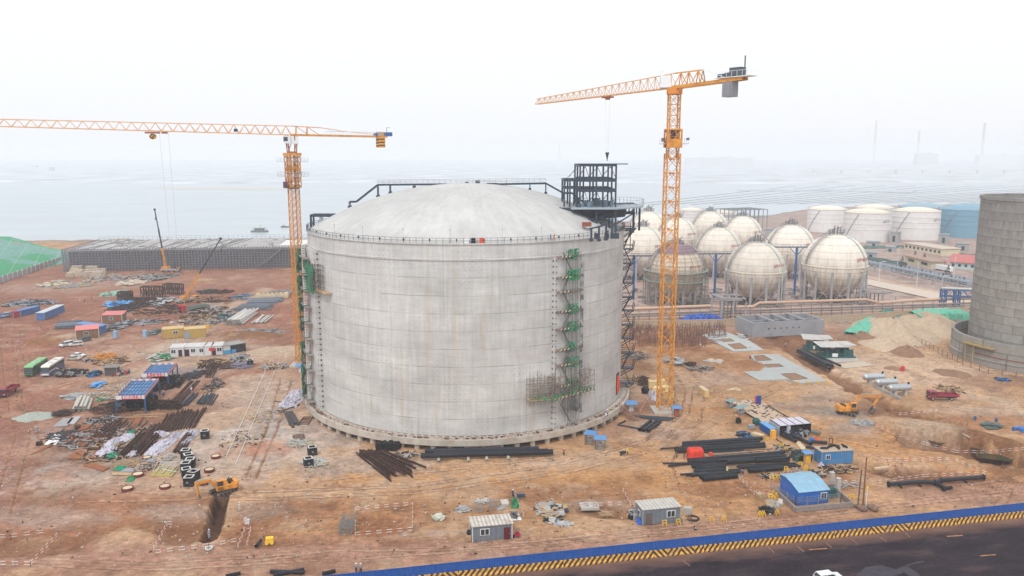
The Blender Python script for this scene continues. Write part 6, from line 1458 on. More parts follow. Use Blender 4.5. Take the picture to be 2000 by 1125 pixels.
def canopy(fl,fr,bl,h,lab,txt):
 A,B,C=G(*fl,h),G(*fr,h),G(*bl,h);u=B-A;w_=u.length;rz=math.atan2(u.y,u.x);d_=abs((C-A).dot(Vector((-sin(rz),cos(rz),0))))+.0;sh=(C-A).dot(u.normalized())
 t=thing('work_canopy',lab,'canopy',(A.x,A.y,0),rz,'blue roofed work canopies');
 sk_=lambda x,y,z:(x+sh*y/d_,y,z)
 mr=bpy.data.materials.get('canopy_roof')or mat('canopy_roof',(.10,.24,.46),.6,var=.25,sc_=.5,dirt=(.32,.38,.45),damt=.5,dsc=.35)
 put(MB().add([sk_(0,0,h),sk_(w_,0,h),sk_(w_,d_,h),sk_(0,d_,h),sk_(0,0,h+.15),sk_(w_,0,h+.15),sk_(w_,d_,h+.15),sk_(0,d_,h+.15)],[(3,2,1,0),(4,5,6,7),(0,1,5,4),(1,2,6,5),(2,3,7,6),(3,0,4,7)]),'roof',mr,t)
 mb=MB()
 for i in range(9):mb.bar(sk_(w_*i/8,0,h+.25),sk_(w_*i/8,d_,h+.25),.12)
 for j in range(6):mb.bar(sk_(0,d_*j/5,h+.25),sk_(w_,d_*j/5,h+.25),.12)
 put(mb,'roof_ribs',mat('rib_blue',(.05,.12,.28)),t)
 for x in(0,1):
  for y in(0,.5,1):p=Vector(sk_(w_*x,d_*y,0));put(MB().bar(p,p+Vector((0,0,h)),.3),'leg',M_bluesteel,t)
 M_rb=mat('banner_red',(.66,.03,.06),.6)
 for y0,sgn in((-.08,1),):
  b_=put(MB().box((w_*.56,y0,h+.45),(w_*.68,.1,1.0)),'banner',M_rb,t);put(MB().box((w_*.11,y0,h+.45),(w_*.2,.12,1.0)).box((w_*.95,y0,h+.45),(w_*.1,.12,1.0)),'white_board',M_white,t)
  text_mesh(txt,.95,'banner_text',M_white,b_,(w_*.56,y0-.07,h+.45),(pi/2,0,0))
 mb=MB();N=14
 for i in range(N):
  mb.cm=i%2
  for x in(0,w_):mb.cm=(0 if x==0 and i%2 else 1)if x==0 else 1;mb.bar(Vector(sk_(x,d_*i/N,h+.5)),Vector(sk_(x,d_*(i+1)/N,h+.5)),.1,.8 if x else .9)
 for i in range(8):mb.cm=i%2;mb.bar(Vector(sk_(w_*i/8,d_,h+.5)),Vector(sk_(w_*(i+1)/8,d_,h+.5)),.1,.7)
 me=put(mb,'parapet',[M_white,mat('parapet_pink',(.62,.30,.28))],t);return t
canopy(ZS(165,920),ZS(745,905),ZS(490,575),3.8,'nearer blue roofed work canopy with a red banner and white parapet','钢筋加工棚')
canopy(ZS(680,470),ZS(1205,455),ZS(890,250),3.8,'farther blue roofed work canopy with a red banner','木工加工棚')
for(a,n_,lb)in((ZS(420,1010),26,'machines and dark cages under the nearer canopy'),(ZS(950,560),20,'machines under the farther canopy')):
 pile(*((268,790)if n_>22 else(318,752)),32,13,n_*4,[M_black,M_black,M_rust,M_steel],'machinery_heap',lb,n_,(2.8,.5),2.6,'box')
Grb='rusty steel beams in the big storage yard'
stack(ZP(1440,390),ZP(1600,150),ZP(1880,330),15,.2,M_rust,'steel_beam','rusty beam in the tidy fan at the top right of the steel yard','steel beam','beams in the upper right fan','beam',1,jit=.08)
stack(ZP(1020,640),ZP(1300,360),ZP(1270,650),9,.2,M_rust,'steel_beam','dark rusty beam in the slanting middle rows of the storage yard','steel beam','beams in the middle rows','beam',2)
stack(ZP(1640,610),ZP(1790,370),ZP(1740,630),5,.2,M_rust,'steel_beam','rusty beam in the narrow stack beside the black chambers','steel beam','beams beside the chambers','beam',2)
stack(ZP(660,470),ZP(870,290),ZP(930,430),7,.15,M_rust,'steel_bar','thin rusty bar in the left rows behind the orange plates','steel bar','bars in the left rows','bar',2)
stack(ZP(1200,560),ZP(1400,300),ZP(1400,520),7,.16,M_rust,'steel_bar','rusty bar in the centre stack between white sheets','steel bar','bars in the centre stack','bar',2)
stack(ZP(940,430),ZP(1120,270),ZP(1200,400),9,.15,mat('brown_bar',(.14,.09,.07)),'steel_bar','thin brown bar laid loosely in the upper middle of the yard','steel bar','loose brown bars','bar',1,jit=.6)
for i,(x0,y0,x1,y1)in enumerate(((730,490,1400,470),(700,550,1150,545),(780,425,1300,400),(1030,350,1500,335),(1000,215,1500,200),(1180,190,1560,170))):
 lone(ZP(x0,y0),ZP(x1,y1),.13,M_wood,'bearer_timber','pale timber bearer lying under the steel rows in the yard','timber','timber bearers',shape='bar')
for q,m,lb in(([(0,640),(120,600),(300,500),(240,505),(40,610),(0,665)][:4],M_rust2,'orange rusty plate leftmost in the yard'),([(430,685),(570,690),(715,510),(600,510)],M_rust2,'large orange rusty plate left of the centre'),([(600,690),(740,680),(830,570),(720,570)],M_rust2,'orange and brown plate right of the large orange plate'),([(600,765),(835,830),(905,790),(690,730)],M_rust2,'orange plate lying alone in front of the yard'),([(155,525),(290,525),(375,395),(280,400)],M_white,'white sheet lying beside the rusty drum'),([(410,285),(500,290),(585,195),(480,205)],mat('grey_sheet',(.42,.41,.42)),'stack of grey sheets at the upper left of the yard'),([(250,320),(420,310),(500,215),(370,225)],mat('grey_sheet2',(.33,.32,.34)),'flat grey sheets below the stacked grey sheets'),([(540,360),(640,345),(735,275),(650,275)],M_rust2,'small rusty plate near the white bucket'),([(690,340),(790,330),(850,275),(770,275)],M_rust2,'small rusty plate right of the other small one'),([(1140,330),(1200,330),(1290,205),(1220,200)],M_rust2,'upright slanting orange plate in the upper middle rows'),([(1370,880),(1620,895),(1700,790),(1480,760)],mat('mustard_board',(.42,.33,.10)),'mustard coloured board carrying silver tubes in front of the yard'),([(1030,840),(1180,835),(1220,800),(1090,795)],mat('grey_sheet2',(.3,.3,.3)),'grey sheet beside the green hose'),([(930,870),(1170,880),(1180,850),(935,845)],M_wood,'long flat board in front of the yard left of the red well ring')):
 plate([ZP(*p)for p in q],.18,m,'steel_plate' if m is M_rust2 else 'sheet',lb,'plate' if m is M_rust2 else 'sheet')
for x,y,rx,ry,s,lb in((870,600,16,9,1,'white plastic sheeting crumpled left of the centre stack'),(950,500,12,10,2,'upper strip of white sheeting between beam rows'),(1100,450,14,8,3,'white sheeting beside the green net scrap'),(1500,540,17,15,4,'long white sheeting draped over the right beam rows'),(1420,610,15,8,5,'white sheeting bunched at the foot of the right rows'),(1480,410,18,4,6,'white sheeting lying along the top of the right rows'),(1830,400,16,6,7,'white sheeting at the far right of the yard'),(1790,500,7,13,8,'narrow white sheeting hanging down beside the black chambers'),(1640,440,8,11,18,'white sheeting between the fan and the narrow stack'),(1180,640,10,4,9,'small white sheeting scrap near the orange plate')):
 crumple(*ZP(x,y),rx,ry,.9,M_sheet,'plastic_sheeting',lb,s,group='white sheeting on the steel yard')
for x,y,rx,ry,lb in((940,650,9,5,'green net scrap below the left beam rows'),(1160,390,8,4,'green net scrap in the middle of the beam rows'),(1150,920,9,5,'bright green net bundle lying alone before the yard'),(1030,800,12,3,'strip of dark green hose beside the grey sheet'),(800,12,5,2,'green net scrap beside the concrete pipes'),(1210,555,6,2,'little green net scrap by the centre stack')):
 crumple(*ZP(x,y),rx,ry,.7,M_netbr if(x,y)==(1150,920)else mat('green_cloth',(.01,.26,.14)),'net_bundle',lb,x,8,'netting')
pile(*ZP(1090,740),22,8,60,[M_wood,mat('dusty_wood',(.36,.28,.2))],'timber_pile','loose pile of pale laths in front of the steel yard',5,(3.5,.1),.5)
pile(*ZP(1330,780),20,10,80,[M_wood,M_rust,M_grey],'scrap_pile','mixed scrap pile between the laths and the mustard board',6,(2,.12),.6)
pile(*ZP(700,440),50,22,130,[M_rust,M_rust2,mat('dark_brown_scrap',(.07,.045,.035)),M_grey],'scrap_spread','spread of dark scrap steel over the left of the yard',7,(3,.18),.4)
pile(*ZP(1060,520),70,36,170,[M_rust,M_wood,mat('dark_brown_scrap',(.07,.045,.035)),M_grey],'scrap_spread','spread of bars and offcuts between the beam rows',17,(3,.15),.4)
pile(*ZP(950,110),40,12,110,[mat('dark_brown_scrap',(.07,.045,.035)),M_rust],'rebar_cages','dark tangle of rebar cages in front of the nearer canopy',8,(3,.12),1.8)
pile(*ZP(360,170),15,5,60,[mat('dark_brown_scrap',(.07,.045,.035))],'bar_bundle','dark bundle beside the grey gravel heap',9,(3,.12),1.2)
for i in range(4):
 pile(*ZP(1530+i*55,95),5,4,22,[M_black,M_rust],'rebar_cage','dark rebar cage in the short row above the beam fan',30+i,(1.5,.15),1.4,group='rebar cages in a row')
pile(*ZP(1400,100),11,5,40,[M_black],'rebar_cage','larger dark rebar cage left of the short cage row',36,(2,.15),1.4)
M_sil=mat('silver_tube',(.50,.50,.48),.5,.2)
for x0,y0,x1,y1 in((1430,865,1530,760),(1510,870,1600,770),(1600,870,1690,770),(1500,815,1680,850),(1430,700,1500,700)):
 lone(ZP(x0,y0),ZP(x1,y1),.11,M_sil,'scaffold_tube','silver scaffold tube on the mustard board in front of the yard','tube','tubes on the mustard board',z=.2)
tb_=thing('cable_tray','white curved ladder frame leaning left of the mustard board','frame',G(*ZP(1400,830)));mb=MB()
for k in range(6):mb.bar((k*.8,0,0),(k*.8+.6,1.6,1.6),.1)
mb.bar((0,0,.1),(4,0,.1),.12);mb.bar((.6,1.6,1.6),(4.6,1.6,1.6),.12);put(mb,'frame',M_sil,tb_)
stack(ZP(500,140),ZP(560,10),ZP(650,140),4,.42,mat('pale_pipe_grey',(.50,.48,.42)),'concrete_pipe','pale grey pipe in the small stack left of the nearer canopy','pipe','pale pipes left of the canopy',layers=2)
mound(68,814,33,11,1.1,mat('grey_green_gravel',(.36,.39,.34),.95,var=.2,sc_=3),'gravel_heap','low pale grey green gravel heap at the left of the steel yard',3)
for(px,py),lb in((ZP(70,375),'small silver drum standing alone at the left of the yard'),(ZP(95,530),'rusty drum lying by the white sheet'),(ZP(535,335),'white round bucket by the small rusty plate')):
 o_=MB();
 if 'rusty' in lb:o_.hollow((-.6,0,.5),(.6,.4,.5),.5,12)
 else:o_.tube((0,0,0),(0,0,1.3 if 'silver' in lb else .7),.35,12).tube((0,0,1.3 if 'silver' in lb else .7),(0,0,1.36 if 'silver' in lb else .75),.38,12)
 solo(o_,'drum',M_rust if 'rusty' in lb else M_galv,lb,'drum',G(px,py),smooth=True)
def chamber():
 t=thing('inspection_chamber','x','inspection chamber');s,h,w_=1.9,1.9,.28;mb=MB()
 for x,y,sx,sy in((0,-s/2+w_/2,s,w_),(0,s/2-w_/2,s,w_),(-s/2+w_/2,0,w_,s-2*w_),(s/2-w_/2,0,w_,s-2*w_)):mb.b0(x,y,0,sx,sy,h)
 mb.b0(0,0,.05,s-.02,s-.02,.2);mb.tube((-.1,-s/2-.06,h*.5),(-.1,-s/2+.1,h*.5),.36,14);put(mb,'box',mat('bitumen_black',(.015,.016,.022),.6,dirt=(.12,.11,.11),damt=.3),t)
 mb=MB()
 for x,y,sx,sy in((0,-s/2+w_/2,s,w_),(0,s/2-w_/2,s,w_),(-s/2+w_/2,0,w_,s-2*w_),(s/2-w_/2,0,w_,s-2*w_)):mb.b0(x,y,h+.002,sx-.02 if sx>1 else sx,sy-.02,.05)
 put(mb,'concrete_rim',mat('rim_concrete',(.55,.54,.52)),t);put(MB().tube((-.1,-s/2-.08,h*.5),(-.1,-s/2-.05,h*.5),.24,14),'port',mat('port_grey',(.20,.2,.2)),t);return t
ch=chamber();first=True
for(px,py),rz,z,lb in((ZB(980,655),.05,0,'black chamber nearest the excavator, at the front of the row'),(ZB(1003,625),-.3,0,'black chamber right behind the front one'),(ZB(965,612),.5,0,'black chamber left behind the front one'),(ZB(963,580),.1,0,'fourth black chamber from the front of the row'),(ZB(985,560),.15,0,'black chamber right of the fourth, with wide pale rim'),(ZB(975,535),.55,0,'sixth black chamber with a turned pale rim'),(ZB(962,512),.1,0,'farthest black chamber of the row by the steel yard'),(ZB(1061,410),.25,0,'black chamber alone right of the steel yard'),(ZQ(985,880),.45,0,'black chamber behind the other one near the tank foot'),(ZQ(950,985),.45,0,'black chamber nearer the camera near the tank foot'),(ZQ(417,62),.3,0,'black chamber beside debris at the far cabins')):
 if first:o_=ch;o_.location=G(px,py);o_.rotation_euler.z=rz;o_['label']=lb;o_['group']='black square inspection chambers';first=False
 else:dup(ch,G(px,py),rz,lb,'black square inspection chambers')
def ring():
 t=thing('well_ring','x','well ring');put(MB().lathe([(.95,0),(.98,.75),(.82,.75),(.82,.1)],22),'ring',mat('dark_red_ring',(.15,.035,.03),.8),t,smooth=True);put(MB().lathe([(.80,.6),(.78,.68),(.01,.70)],22),'lid',M_ply,t,smooth=True);return t
rg=ring();first=True
for(px,py),s,lb in((ZB(1083,583),1,'red well ring just behind the near left excavator'),(ZB(1115,513),.95,'flat pale topped well ring farthest from the excavator'),(ZB(713,608),1.1,'red well ring beside the mustard board'),(ZB(853,670),1,'pale lidded well ring right of the green bundle'),(ZB(660,680),1.05,'pale lidded well ring in front of the green bundle'),(ZB(1055,650),.8,'well ring beside the excavator arm'),(ZB(760,520),.9,'pale ring by the lath pile')):
 if first:o_=rg;o_.location=G(px,py);o_['label']=lb;o_['group']='round well rings';first=False
 else:o_=dup(rg,G(px,py),s*3,lb,'round well rings')
 o_.scale=(s*1.15,s*1.15,s*.75)
p=G(437,962);fw=G(400,975)-p;ru=math.atan2(fw.y,fw.x)+.28
excavator('yellow excavator reaching its arm down into the narrow trench at the lower left',p,rad(212),rad(238),(5.0,0,2.9),(4.6,0,.6),(4.3,0,.1),1,1.05)
stack(ZL(930,889),ZL(1020,800),ZL(1110,889),6,.3,M_rust,'steel_beam','rusty beam in the short stack right of the farther canopy','steel beam','beams right of the farther canopy','beam')
stack(ZL(960,840),ZL(1010,790),ZL(1230,830),6,.2,M_wood,'timber_baulk','pale timber lying near the front of the white cabins','timber','timbers before the white cabins','bar',jit=.5)
stack(ZQ(0,180),ZQ(60,60),ZQ(70,180),4,.18,M_rust,'steel_beam','dark beam left of the black chamber near the cabins','steel beam','dark beams near the debris','beam')
stack(ZQ(40,265),ZQ(90,180),ZQ(110,265),4,.18,M_steel,'steel_beam','dark grey beam in the small bundle on pale boards','steel beam','grey beams on boards','beam')
stack(ZQ(0,420),ZQ(60,320),ZQ(60,430),4,.18,M_steel,'steel_beam','dark grey beam nearer the yard right end','steel beam','grey beams near the yard','beam')
stack(ZS(1240,990),ZS(1680,560),ZS(1440,1000),9,.14,M_rust,'reinforcing_bar','long thin rusty bar in the bundle right of the nearer canopy','steel bar','long bars right of the canopy','bar',jit=.3)
stack(ZS(1460,1050),ZS(1720,810),ZS(1580,1050),4,.2,M_steel,'steel_beam','dark grey beam beside the long rusty bars','steel beam','grey beams right of the canopy','beam')
stack(ZS(1780,1010),ZS(1940,820),ZS(1900,1020),4,.22,M_steel,'steel_beam','dark beam at the right of the canopy yard','steel beam','dark beams at canopy yard edge','beam')
stack(ZQ(735,505),ZQ(790,630),ZQ(800,500),4,.32,mat('dark_plank',(.08,.07,.07)),'steel_beam','dark beam lying between the white sheeting and the ladders','steel beam','dark beams left of the tank foot','bar')
crumple(575,778,19,19,1.0,M_sheet,'plastic_sheeting','pale lilac sheeting over a long stack beside the left foot of the tank',41,18)
for(x,y),n_,lb,rz_ in((ZQ(880,570),6,'short dark ladder frame lying near the tank ledge',.0),(ZQ(810,740),7,'short dark ladder frame lying by the silver tubes',.3)):
 t_=thing('ladder_frame',lb,'ladder',G(x,y),rz_,'dark ladder frames on the ground');mb=MB()
 for s in(0,2.6):mb.bar((s,-3,.1),(s,2.5,.1),.14)
 for k in range(n_):mb.bar((0,-3+k*5.5/(n_-1),.15),(2.6,-3+k*5.5/(n_-1),.15),.14)
 put(mb,'frame',M_rust,t_)
for cx,cy,lb in((860,780,'mustard board with silver scaffold tubes near the left foot of the tank'),(1000,960,'mustard board with silver scaffold tubes in front of the tank foot')):
 q=ZQ(cx,cy);plate([(q[0]-18,q[1]+7),(q[0]+28,q[1]+2),(q[0]+22,q[1]-6),(q[0]-20,q[1]-2)],.15,MATS['mustard_board'],'board',lb,'board',group='mustard boards')
 pile(q[0],q[1],24,8,46,M_sil,'scaffold_fittings','tangle of silver scaffold tubes on the '+('left' if cx<900 else 'front')+' mustard board by the tank',cx,(2.4,.12),.7)
for(a,b,c_,n_,r_)in(((700,884),(780,931),(722,884),9,.2),((715,884),(790,925),(745,884),7,.2)):
 stack(a,b,c_,n_,r_,M_rust,'steel_beam','rusty brown beam in the slanting heap in front of the tank foot','steel beam','rusty beams before the tank','beam',2,jit=.7)
stack((757,897),(798,912),(775,890),5,.16,M_rust,'steel_bar','rusty bar lying beside the heap of beams at the tank foot','steel bar','loose rusty bars before the tank','bar',jit=.7)
pile(790,889,24,4,40,[M_rust,M_white],'scrap_pile','low scrap pile at the left end of the long black pipes',44,(3,.15),.5)
for k in range(3):
 t_=thing('cable_drum','black bundle of coiled hose, in the row of three under the tank ledge','bundle',G(746+k*13,878),.2*k,'black coiled bundles');put(MB().tube((-.5,-.5,.9),(.5,.5,.9),.95,16).tube((-.8,-.8,.9),(-.6,-.6,.9),1.1,16).tube((.6,.6,.9),(.8,.8,.9),1.1,16),'coil',M_black,t_)
stack(ZL(1230,415),ZL(1420,290),ZL(1400,415),8,.42,mat('white_pipe',(.52,.50,.47),rnd=.25),'white_pipe','pale pipe in the pyramid stack behind the white cabins','pipe','pale pipes in the pyramid',layers=3)
stack(ZL(1510,405),ZL(1620,320),ZL(1650,400),6,.35,MATS['white_pipe'],'white_pipe','pale pipe lying loose right of the pyramid stack','pipe','loose pale pipes',jit=.6)
stack(ZL(1640,120),ZL(1720,50),ZL(1900,110),12,.4,M_pd,'grey_pipe','grey pipe in the far row behind the cream bales','pipe','grey pipes at the far right of the yard')
for k in range(7):
 p=ZL(1590+k*47,128-k*2);solo(MB().b0(0,0,0,3.2,3,1.5).b0(.1,.1,1.5,2.9,2.6,.8,.05),'timber_bale',M_ply,'cream timber bale in the row in front of the far grey pipes','bale',G(*p),.1,'cream timber bales')
M_slate=mat('slate_tubes',(.13,.15,.18),.7,var=.25,sc_=2,rnd=.4)
for(a,b,c_,n_)in((ZL(1310,265),ZL(1690,255),ZL(1400,200),12),(ZL(1450,190),ZL(1830,175),ZL(1500,140),10)):
 stack(a,b,c_,n_,.22,M_slate,'grey_tube','slate grey tube in the broad flat stack beside the crane lane','pipe','slate tubes beside the lane',layers=2)
stack(ZT(720,110),ZT(1150,85),ZT(790,20),12,.3,M_slate,'grey_tube','slate grey tube in the flat stack behind the brown cabin','pipe','slate tubes behind the cabin',layers=2,jit=.4)
def arc_girder(x0,x1,y,n_,seed,lb,grp):
 r=random.Random(seed)
 for i in range(n_):
  A,B=G(*ZL(x0+r.random()*20,y-i*9)),G(*ZL(x1-r.random()*20,y-i*9-8));mb=MB();pr=None;d_=B-A
  for k in range(9):f=k/8;p=d_*f+Vector((0,0,.2+.5*(2*f-1)**2));pr is not None and mb.bar(pr,p,.35,.55);pr=p
  solo(mb,'curved_girder',M_rust if i%3 else mat('tan_rust',(.38,.20,.11)),lb,'girder',A,group=grp)
arc_girder(240,620,320,8,1,'curved rusty girder in the stack left of the red cab truck','curved girders left of the truck');arc_girder(860,1240,290,7,2,'curved rusty girder in the nearer stack right of the lane','nearer curved girders right of the lane')
arc_girder(950,1290,190,7,3,'curved rusty girder in the farther stack right of the lane','farther curved girders right of the lane')
for(x0,x1,y,h_,lb)in((310,545,140,6,'dark lattice truss standing in the middle of the far yard'),(550,730,80,5,'dark lattice truss at the right end of the truss group'),(55,190,150,4,'small dark lattice truss at the left of the truss group')):
 A,rz,L=AX(ZL(x0,y),ZL(x1,y+(10 if x0>500 else 0)));t_=thing('lattice_truss',lb,'truss',A,rz,'dark lattice trusses');mb=MB()
 for yy in(0,3):
  for z in(.3,h_):mb.bar((0,yy,z),(L,yy,z),.45)
  for k in range(9):mb.bar((L*k/8,yy,.3),(L*k/8,yy,h_),.35);k<8 and mb.bar((L*k/8,yy,.3 if k%2 else h_),(L*(k+1)/8,yy,h_ if k%2 else .3),.25)
 for k in range(9):mb.bar((L*k/8,0,h_),(L*k/8,3,h_),.3)
 put(mb,'frame',mat('dark_truss',(.06,.035,.03)),t_)
for(x,y,rx,ry,n_,ms,lb,sz,h_)in((430,170,30,9,110,[M_rust,mat('dark_truss',(.06,.035,.03))],'dark rusty scrap heap below the lattice trusses',5,2),(500,170,26,8,60,[M_white,M_grey],'pale crumpled sheets on the scrap heap by the trusses',3,2),(140,240,26,9,90,[M_rust,M_steel],'dark scrap heap behind the farther brown cabin',4,2),(80,180,24,6,20,[mat('tarp_blue',(.10,.33,.65))],'blue tarpaulin spread behind the farther brown cabin',6,.8),(1050,60,20,4,50,[M_rust,M_green],'far dark heap beyond the curved girders',4,1.5),(1200,60,16,3,40,[M_rust],'far dark heap left of the small steel frames',4,1.5),(1060,215,26,5,50,[M_white,M_wood],'pale boards lying on the girders right of the lane',4,1.2),(1000,370,40,8,80,[M_rust,M_wood,M_grey],'flat scrap and plates right of the yellow cabins',4,.6),(1200,340,20,9,60,[M_green,M_grey,M_steel],'green grey scrap beside the pale pipe pyramid',3,1.4),(1380,120,20,8,50,[M_green,M_grey,M_bag],'green and blue scrap beside the slate tubes',3,1.5),(60,430,22,9,60,[M_white,M_grey,M_steel],'white bags and machines right of the blue shed',2.5,1.5),(460,500,12,5,30,[M_green,M_grey],'green trolley parts left of the yellow cabins',3,1),(1560,500,52,6,90,[M_white,M_green,M_grey],'strip of pale and green debris behind the cabins',4,.7),(540,770,24,8,40,[M_white,M_netbr],'white and green bags in front of the white cabins',2,1.2),(1400,780,22,7,110,[M_black,M_grey,M_white],'dark mixed debris right of the white cabins',1.8,1.2),(1390,860,24,6,90,[mat('mauve_grey',(.22,.2,.26))],'mauve grey heap of netting near the black chamber',2,.8),(730,390,20,6,16,[M_white],'white round lids scattered behind the blue shed',1.6,.2)):
 pile(*ZL(x,y),rx,ry,n_,ms,'yard_scrap',lb,int(x+y),(sz,.25),h_,'sheet' if('sheet' in lb or 'bags' in lb or 'tarp' in lb or 'lids' in lb)else 'bar')
for(x,y,rx,ry,n_,ms,lb,sz,h_,shp)in((1000,840,30,7,120,[M_black,M_grey,M_rust],'dark machine parts and bags right of the coaches',1.6,1.6,'box'),(1380,850,10,6,34,[M_bag,M_green,M_black],'blue and green drums heap beside the tin roofed hut',1.5,1.4,'box'),(1800,830,16,5,40,[M_red,M_green,M_white],'red and green gas bottles right of the tin roofed hut',1.2,1.2,'box'),(1450,1020,10,5,16,[mat('tarp_blue',(.10,.33,.65))],'pale blue tarpaulin bundle in front of the tin hut',2,1.2,'sheet'),(1500,570,22,7,60,[M_yel],'orange scaffold frames heaped behind the tin hut',2.5,1.2,'bar'),(1330,610,14,4,30,[M_grey,M_black],'grey parts left of the orange frames',2,.8,'bar'),(1640,640,30,8,50,[M_rust,M_wood],'loose timber and bars behind the tin hut',3.5,.4,'bar')):
 pile(*ZT(x,y),rx,ry,n_,ms,'yard_heap',lb,int(x*y)%97,(sz,.2),h_,shp)
pile(*ZB(500,200),44,7,80,[M_wood,M_ply,M_grey],'timber_heap','pale timber heap left of the nearer canopy',55,(3,.2),.8)
pile(*ZB(400,195),22,5,24,[M_white,M_grey],'sheet_heap','grey and white sheets at the far left of the timber heap',56,(3,.2),.6,'sheet')
pile(*ZB(600,150),26,6,30,[M_wood,M_sil],'long_boards','thin pale boards between the timber heap and the canopies',57,(4,.12),.3)
cabin('tin_hut','dark hut with grey tin roof behind the farther canopy','hut',ZT(1540,870),ZT(1740,860),3,2.6,mat('hut_dark',(.10,.085,.08)),mat('tin_roof',(.22,.20,.19)),over=.5)
for(px,py,cx,lb,h_)in((*ZT(1720,250),0,'pale blue portable toilet near the farther brown cabin',2.4),(*ZL(355,545),0,'small pale blue box left of the yellow cabins',2.4)):
 solo(MB().b0(0,0,0,1.2,1.2,h_).b0(0,0,h_,1.35,1.35,.15).box((0,-.62,h_/2),(.8,.06,h_*.8)),'portable_toilet',mat('pale_blue_box',(.25,.42,.62)),lb,'portable toilet',G(px,py))
def kiosk(body,lab,px,py,s=1.0,rz=0.0,cage=False,grp='small kiosks with blue roofs'):
 t=thing('switch_kiosk',lab,'kiosk',G(px,py),rz,grp)
 if cage:
  mb=MB()
  for x in(-1.1,1.1):
   for y in(-1.1,1.1):mb.bar((x,y,0),(x,y,2.5),.1)
  for z in(.1,.9,1.7,2.4):
   for a,b in(((-1.1,-1.1),(1.1,-1.1)),((1.1,-1.1),(1.1,1.1)),((1.1,1.1),(-1.1,1.1)),((-1.1,1.1),(-1.1,-1.1))):mb.bar((*a,z),(*b,z),.07)
  for k in range(9):
   x=-1.1+k*.275;mb.bar((x,-1.1,0),(x,-1.1,2.4),.04);mb.bar((-1.1,x,0),(-1.1,x,2.4),.04)
  put(mb,'cage',mat('cage_brown',(.22,.18,.16)),t);put(MB().b0(0,0,0,.8,.6,1.6),'switch_box',M_grey,t)
 else:put(MB().b0(0,0,0,1.2,1.0,2.0),'box',body,t);put(MB().box((-.2,-.52,1.1),(.7,.06,1.4)),'door',body,t)
 put(MB().box((0,0,2.65 if cage else 2.35),(3.0*s,2.7*s,.12),0,(.10,0)),'roof',M_blue,t)
 if not cage:
  mb=MB()
  for x in(-.9,.9):
   for y in(-.8,.8):mb.bar((x,y,0),(x,y,2.3),.08)
  put(mb,'posts',M_grey,t)
 return t
M_rb2=mat('red_brown_box',(.38,.11,.05))
kiosk(M_wc,'blue roofed kiosk at the foot of the left tower crane',588,727,1);kiosk(M_rb2,'blue roofed kiosk with rust red box at the foot of the right tower crane',1321,812,.85)
kiosk(M_wc,'blue grey roofed kiosk left of the right tower crane foot',1232,803,1.1);kiosk(None,'left one of two wire cages with blue roofs near the tank ledge',1153,866,.95,-.35,True);kiosk(None,'right one of two wire cages with blue roofs, nearer the camera',1172,876,.95,-.2,True)
kiosk(mat('yellow_box',(.75,.40,.03)),'yellow kiosk with blue roof left of the blue container',1576,903,.7,.2);kiosk(mat('yellow_box',(.75,.40,.03)),'small yellow kiosk by the stacks behind the yellow cabins',*ZL(1040,455),.5)
fa,fb=G(1050,1112),G(2000,1009);fd=(fb-fa).normalized();rzf=math.atan2(fd.y,fd.x);fn_=Vector((-fd.y,fd.x,0));f0=fa-fd*46
M_hoard=bpy.data.materials.new('blue_hoarding_sheet');t=NT(M_hoard);o=t.sep()
w_=t.math('SINE',t.math('MULTIPLY',o[0],2*pi/.42));c=t.mul((.010,.095,.40),t.math('MULTIPLY',t.rng(w_,-1,1,.8,1.08),t.rng(t.noise(t.co(),.5,5),.3,.7,.88,1.12)))
c=t.mix(t.math('MULTIPLY',t.math('LESS_THAN',t.math('FRACT',t.math('DIVIDE',o[0],.84)),.05),.5),c,(.01,.05,.2));c=t.mix(t.rng(t.noise(t.co(),.6,5),.5,.75,0,.25),c,(.2,.15,.12))
t.put(c,t.b.inputs['Base Color']);t.b.inputs['Roughness'].default_value=.5;t.bump(w_,.5,.04)
ho=thing('hoarding_fence','long bright blue corrugated hoarding running along the road at the bottom','hoarding',f0+fn_*.45,rzf)
NP=34;LP=6.0
for i in range(NP):
 put(MB().box((LP/2-.02,0,1.65),(LP-.04,.09,1.7)),'panel',M_hoard,ho,loc=(i*LP,0,0));put(MB().box((0,.14,1.25),(.12,.12,2.5)),'post',M_galv,ho,loc=(i*LP,0,0))
put(MB().box((NP*LP/2,0,2.53),(NP*LP,.14,.07)).box((NP*LP/2,.1,1.4),(NP*LP,.08,.1)),'rail',mat('deep_blue',(.015,.08,.30)),ho)
hA,hB,hC=hazard_mat('barrier_stripes',.95,c2=(.72,.36,.04)),hazard_mat('barrier_chevrons',.95,c2=(.72,.36,.04),chev=5.0),None
x=0;i=0;pf_=[(-.42,0),(-.42,.22),(-.2,.5),(-.14,1.12),(.14,1.12),(.2,.5),(.3,.0)]
while x<NP*LP:
 Ls=7.6+(i%3)*.8;solo(MB().extr(pf_,0,Ls-.05),'concrete_barrier',hB if i%5==3 else hA,'yellow and black striped concrete barrier block in the line along the road','barrier',f0+fd*x,rzf,'striped barriers along the road');x+=Ls;i+=1
rm=bpy.data.materials.new('asphalt');t=NT(rm);o=t.sep();f=t.rng(t.noise(t.co(),1.6,6,.75),.3,.7,.65,1.35)
c=t.mul((.030,.022,.027),f);f2=t.math('MULTIPLY',t.rng(t.noise(t.scale(t.co(),(.10,.30,1)),1,5,.6),.35,.65,.7,1.4),1.0);c=t.mul(c,f2)
ed=t.math('ADD',o[1],t.math('MULTIPLY',t.noise(t.scale(t.co(),(.15,.4,1)),1,4),6));c=t.mix(t.rng(ed,-1.2,3.6,0,.92),c,(.24,.135,.10))
